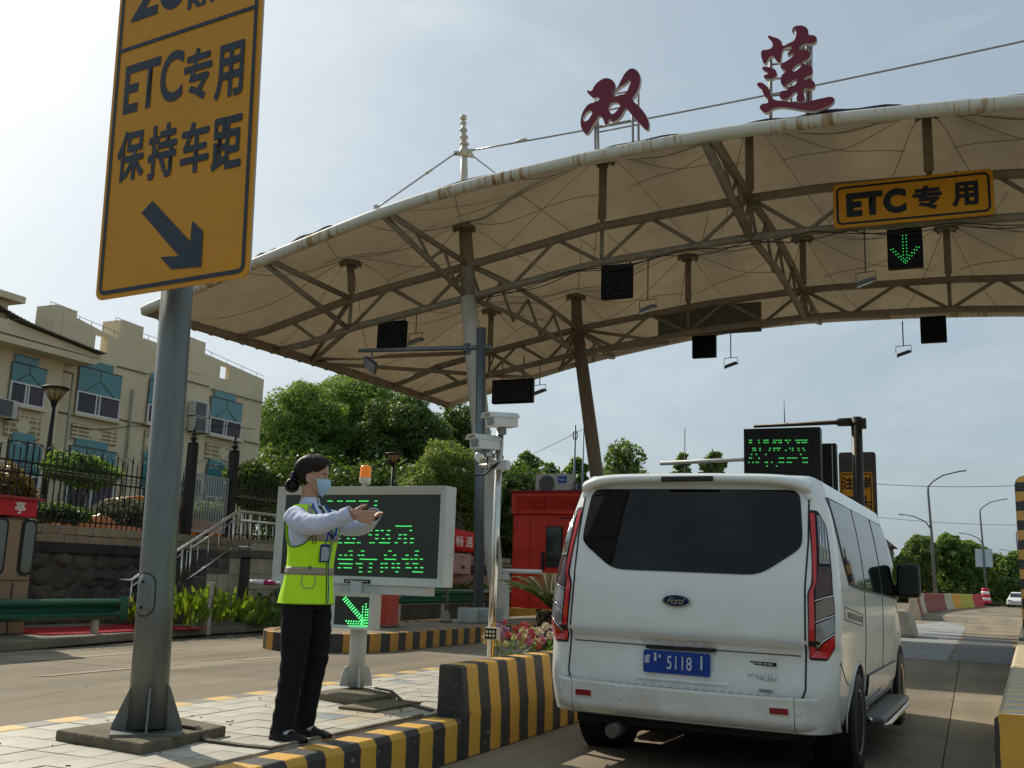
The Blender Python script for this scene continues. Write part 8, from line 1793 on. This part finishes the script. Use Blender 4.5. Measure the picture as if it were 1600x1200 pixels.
for s in (-1, 1): mb.box(bw_ + Vector((0, s * .022, .004)), (.018, .04, .045), M=Matrix.Rotation(R(30) * s, 4, 'X'))
mb.box(bw_, (.024, .016, .02)); LB(mb, 'hair_bow', mat('dark_ribbon', (.02, .025, .06), .4), par=hr_, bevel=.006)
mb = MB(); mb.box(bw_ + Vector((-.008, -.02, .01)), (.006, .012, .03)); LB(mb, 'hair_clip', mat('pale_clip', (.6, .62, .66), .3), par=hr_)
mb = MB()
for k in range(44):       # loose strands over the crown and round the ears
    th = g_.uniform(-2.6, 2.6); u0 = g_.uniform(.02, .5); pts = []
    for i in range(6):
        t = i / 5; p = Matrix.Translation(Vector((0, 0, 0))) @ hair_pt(min(.97, u0 + .45 * t), .5 + (th + .25 * t * g_.uniform(.6, 1.4)) / (2 * math.pi)); c0 = HT_ @ Vector((0, 0, .1)); pts.append(c0 + (p - c0) * (1.015 + .02 * math.sin(math.pi * t)))
    mb.tube(pts, .0011, n=4)
LB(mb, 'loose_strands', hair_m, par=hr_, kind='stuff')
# shirt: torso, collar and sleeves
TZ = [.74, .82, .90, .98, 1.06, 1.14, 1.20, 1.25, 1.285, 1.31, 1.33, 1.345]
ta = [.128, .122, .112, .106, .112, .124, .122, .108, .090, .072, .058, .052]       # depth (x)
tb_ = [.172, .166, .156, .150, .158, .172, .178, .180, .160, .118, .078, .060]       # width (y)
tx = [-.015, -.012, -.008, -.004, 0, 0, -.006, -.015, -.025, -.032, -.036, -.038]
def torso(th, z, off):
    a, b, c = (float(np.interp(z, TZ, q)) for q in (ta, tb_, tx)); ct, st = math.cos(th), math.sin(th); return Vector((c + (a + off) * ct, (b + off) * st, z))
mb = MB(); mb.grid(lambda u, v: torso(2 * math.pi * v, .80 + .54 * u, -.002), 30, 48, closed=True)
def sleeve(mb, S, E, W_, r0, r1, r2, seed):
    pts = []; rs = []; n = 34; ph = seed * 1.7; up = Vector((0, 0, 1)); ring0 = len(mb.v); NS_ = 22; prev = None
    for i in range(n + 1):
        t = i / n; p = (1 - t) ** 2 * S + 2 * t * (1 - t) * (E * 1.35 - (S + W_) * .175) + t * t * W_; pts.append(p)
    for i, p in enumerate(pts):
        t = i / n; d = (pts[min(i + 1, n)] - pts[max(i - 1, 0)]).normalized(); a = d.cross(up).normalized(); b = d.cross(a).normalized(); r = np.interp(t, [0, .15, .5, .85, .90, 1], [r0 * 1.05, r0, r1, r2, r2 * 1.06, r2 * 1.04])
        for j in range(NS_):
            q = 2 * math.pi * j / NS_; fold = (.016 * abs(noise.noise(Vector((t * 9 + .8 * math.sin(q + ph), math.cos(q) * .9 + ph, math.sin(q) * .9)))) - .003 + .004 * noise.noise(Vector((t * 26, q * 1.1 + ph, 3)))) * (1 if t < .86 else .12); sag = .007 * max(0, math.sin(q)) * math.sin(math.pi * t)
            rr = r + fold + sag; mb.v.append(tuple(p + (a * math.cos(q) + b * math.sin(q)) * rr))
    for i in range(n):
        for j in range(NS_): mb.f.append((ring0 + i * NS_ + j, ring0 + i * NS_ + (j + 1) % NS_, ring0 + (i + 1) * NS_ + (j + 1) % NS_, ring0 + (i + 1) * NS_ + j)); mb.m.append(0); mb.sm.append(True)
sleeve(mb, RS + Vector((-.005, -.005, -.008)), RE, RW + (RW - RE).normalized() * .012, .058, .054, .038, 1); sleeve(mb, LS + Vector((-.005, .005, -.008)), LE, LW + (LW - LE).normalized() * .01, .058, .052, .037, 2)
shirt = LB(mb, 'shirt', shirt_m, solid=.002)
mb = MB()
for s in (-1, 1): mb.grid(lambda u, v: Vector((-.036 + (.052 + .012 * (1 - v)) * math.cos(R(8) + u * R(172)), s * (.050 + .016 * (1 - v)) * math.sin(R(8) + u * R(172)), 1.322 + .045 * v + .006 * (1 - u) - .022 * (1 - v) * (1 - u) ** 2)), 18, 5)
LB(mb, 'collar', shirt_m, par=shirt, solid=.003)
for Wp, Ep in ((RW, RE), (LW, LE)): d = (Wp - Ep).normalized(); mb = MB(); mb.tube([Wp - d * .045, Wp - d * .043, Wp + d * .012], [.0405, .0425, .0425], n=22, cap=False); LB(mb, 'cuff', shirt_m, par=shirt, solid=.003)
# vest: loft with armholes and V neck left out
def in_vest(th, z):
    a = (math.degrees(th) + 180) % 360 - 180
    if z > 1.075:
        hw = 46 * math.sqrt(max(0, 1 - ((1.20 - z) / .125) ** 2)) if z < 1.20 else 46 - (z - 1.20) * 120
        if abs(abs(a) - 92) < hw and z < 1.297: return False
    if z > 1.12 and abs(a) < 3 + (z - 1.12) * 155: return False
    if z > 1.325: return False
    return True
mb = MB(); nu, nv = 76, 160; idx = {}
def vfold(th, z): return .011 + .004 * math.sin(9 * th + 14 * z) * max(0, (1.0 - z)) * 4 * .5 + .006 * max(0, .95 - z) / .2 + .0015 * math.sin(31 * z + 4 * th)
for i in range(nu):
    for j in range(nv): mb.v.append(tuple(torso(2 * math.pi * j / nv, .752 + .588 * i / (nu - 1), vfold(2 * math.pi * j / nv, .752 + .588 * i / (nu - 1)))))
for i in range(nu - 1):
    for j in range(nv):
        th = 2 * math.pi * (j + .5) / nv; z = .752 + .588 * (i + .5) / (nu - 1)
        if in_vest(th, z): j2 = (j + 1) % nv; mb.f.append((i * nv + j, i * nv + j2, (i + 1) * nv + j2, (i + 1) * nv + j)); mb.m.append(0); mb.sm.append(True)
vest = LB(mb, 'safety_vest', vest_m, solid=.004)
def vline(pts, r, m, name, off=.004): mb = MB(); mb.tube([torso(R(a), z, vfold(R(a), z) + off) for a, z in pts], r, n=6); return LB(mb, name, m, par=vest)
def vband(z0, z1, a0, a1, m, name, skip=True):
    mb = MB(); n = 90; 
    for i in range(n + 1):
        a = R(a0 + (a1 - a0) * i / n)
        for k in range(4): z = z0 + (z1 - z0) * k / 3; mb.v.append(tuple(torso(a, z, vfold(a, z) + .0045)))
    for i in range(n):
        am = R(a0 + (a1 - a0) * (i + .5) / n)
        for k in range(3):
            if in_vest(am, z0 + (z1 - z0) * (k + .5) / 3): mb.f.append((i * 4 + k, (i + 1) * 4 + k, (i + 1) * 4 + k + 1, i * 4 + k + 1)); mb.m.append(0); mb.sm.append(True)
    return LB(mb, name, m, par=vest, solid=.001)
vband(.918, .962, 2, 358, band_m, 'reflective_band'); vband(1.112, 1.165, 2, 358, band_m, 'reflective_band')
for s in (-1, 1):
    mb = MB(); mb.grid(lambda u, v: torso(R(s * (28 + 14 * v + 10 * u)), 1.165 + .15 * u, .0165), 10, 4); LB(mb, 'shoulder_band', band_m, par=vest, solid=.001)
    arm = []
    for q in np.linspace(0, 2 * math.pi, 40): arm.append((s * 92 + 47 * math.cos(q), 1.187 + .112 * math.sin(q)))
    vline(arm, .0032, pip_m, 'armhole_piping'); vline([(s * (3 + max(0, z - 1.12) * 155), z) for z in np.linspace(.755, 1.322, 24)], .0035, pip_m if s < 0 else lan_m, 'front_piping')
    vline([(s * (5 + (z - 1.12) * 155), z) for z in np.linspace(1.15, 1.33, 10)], .006, lan_m, 'lanyard', off=.008)
vline([(a, .756) for a in np.linspace(3, 357, 60)], .003, mat('vest_hem', (.30, .5, .02), .7), 'hem')
# pocket, zip tab, pen loops
vline([(-62, .925), (-63, .865), (-56, .845), (-38, .842), (-33, .86), (-32, .925)], .0028, band_m, 'pocket_outline')
vline([(-50, .965), (-47, .945), (-44, .965), (-50, .968)], .003, pip_m, 'pull_tab')
for a_ in (-47, -41): vline([(a_, 1.17), (a_ - .5, 1.14), (a_ + 2, 1.095)], .003, pip_m, 'pen')
# badge hanging from the lanyard
bc_ = torso(R(-17), 1.045, .020); mb = MB(); mb.tube([torso(R(-14), 1.19, .016), torso(R(-15), 1.12, .020), bc_ + Vector((0, 0, .055))], .005, n=6); LB(mb, 'lanyard_tail', lan_m, par=vest)
MBd = Matrix.Rotation(R(-20), 4, 'Z'); mb = MB(); mb.box(bc_, (.007, .066, .105), M=MBd); bdg = LB(mb, 'badge_holder', mat('badge_blue3', (.01, .03, .16), .35), par=vest, bevel=.003); mb = MB(); mb.box(bc_ + Vector((.004, -.0015, -.004)), (.004, .050, .078), M=MBd); LB(mb, 'badge_card', mat('badge_card', (.50, .56, .62), .4, col2=(.22, .26, .32), vscale=60), par=bdg)
# tie
mb = MB(); tp = [(.030, 1.325), (.052, 1.30), (.080, 1.255), (.112, 1.20), (.128, 1.13)]
mb.grid(lambda u, v: Vector((np.interp(u, [0, .25, .5, .75, 1], [p[0] for p in tp]) + .008 - .004 * abs(2 * v - 1), (2 * v - 1) * np.interp(u, [0, .12, .2, 1], [.010, .017, .013, .028]), np.interp(u, [0, .25, .5, .75, 1], [p[1] for p in tp]))), 20, 5)
tie = LB(mb, 'tie', tie_m, solid=.004); mb = MB()
for k in range(6): t = .22 + .13 * k; x_ = np.interp(t, [0, .25, .5, .75, 1], [p[0] for p in tp]) + .0125; z_ = np.interp(t, [0, .25, .5, .75, 1], [p[1] for p in tp]); mb.box((x_, 0, z_), (.002, .030 + .012 * t, .004), M=Matrix.Rotation(R(28), 4, 'X'))
LB(mb, 'tie_stripe', mat('tie_stripe', (.45, .47, .55), .6), par=tie)
# trousers
def leg(H_, K_, A_, s):
    mb = MB(); n = 30; NS_ = 26
    for i in range(n + 1):
        t = i / n; z = .84 - t * (.84 - .035); 
        if z > K_.z: q = (.84 - z) / (.84 - K_.z); c = H_.lerp(K_, q)
        else: q = (K_.z - z) / (K_.z - A_.z); c = K_.lerp(A_, min(1.15, q))
        c = Vector((c.x, c.y, z)); rx = np.interp(z, [.03, .12, .30, .45, .62, .76, .84], [.064, .062, .068, .074, .090, .098, .090]); ry = np.interp(z, [.03, .12, .30, .45, .62, .76, .84], [.056, .055, .062, .068, .080, .080, .068])
        for j in range(NS_):
            a = 2 * math.pi * j / NS_; f = .004 * math.sin(a * 2 + z * 26) * math.sin(z * 40) + .003 * math.sin(z * 75 + a) + (.006 * math.cos(a) ** 8 if math.cos(a) > 0 else 0) * (z < .7); mb.v.append((c.x + (rx + f) * math.cos(a), c.y + (ry + f) * math.sin(a), c.z))
    for i in range(n):
        for j in range(NS_): mb.f.append((i * NS_ + j, i * NS_ + (j + 1) % NS_, (i + 1) * NS_ + (j + 1) % NS_, (i + 1) * NS_ + j)); mb.m.append(0); mb.sm.append(True)
    mb.f.append(tuple(range(NS_))); mb.f.append(tuple(n * NS_ + j for j in range(NS_))[::-1]); mb.m += [0, 0]; mb.sm += [True, True]; return mb.mesh('leg', trou_m)
pel = MB(); pel.grid(lambda u, v: (-.015 + (.092 + .012 * math.sin(math.pi * u)) * math.cos(2 * math.pi * v) - .012 * (math.cos(2 * math.pi * v) < 0) * math.sin(math.pi * u), (.135 + .012 * math.sin(math.pi * u)) * math.sin(2 * math.pi * v), .72 + .16 * u), 10, 32, closed=True); pel.f += [tuple(range(32)), tuple(9 * 32 + j for j in range(32))]; pel.m += [0, 0]; pel.sm += [True, True]
merge_remesh([leg(RH, RK, RA, -1), leg(LH, LK, LA, 1), pel.mesh('pelvis', trou_m)], .009, 'trousers', trou_m, person, smooth_it=3)
# shoes
for A_, s, yaw in ((RA, -1, R(-6)), (LA, 1, R(4))):
    T = Matrix.Translation((A_.x, A_.y, 0)) @ Matrix.Rotation(yaw, 4, 'Z'); mb = MB()
    sh_z = lambda x: float(np.interp(x, [-.075, -.05, 0, .04, .09, .14, .175], [.052, .068, .070, .060, .044, .036, .022])); sh_w = lambda x: float(np.interp(x, [-.078, -.06, 0, .05, .10, .15, .178], [.014, .030, .034, .038, .043, .034, .010]))
    mb.grid(lambda u, v: T @ Vector((-.078 + .256 * u, sh_w(-.078 + .256 * u) * math.cos(math.pi * v), .018 + (sh_z(-.078 + .256 * u) - .018) * math.sin(math.pi * v) ** .7)), 30, 14)
    mb.grid(lambda u, v: T @ Vector((-.082 + .264 * u, (sh_w(-.078 + .256 * u) + .003) * math.cos(2 * math.pi * v), .010 + .009 * (1 if math.sin(2 * math.pi * v) > 0 else -1))), 30, 24, closed=True)
    shoe = LB(mb, 'shoe', shoe_m, solid=.003); mb = MB(); mb.grid(lambda u, v: T @ Vector((.028 + .040 * u, (sh_w(.05) + .002) * math.cos(math.pi * (.12 + .76 * v)), .016 + (sh_z(.028 + .040 * u) + .006 - .016) * math.sin(math.pi * (.12 + .76 * v)) ** .7)), 5, 16); st__ = LB(mb, 'strap', sock_m, par=shoe, solid=.003)
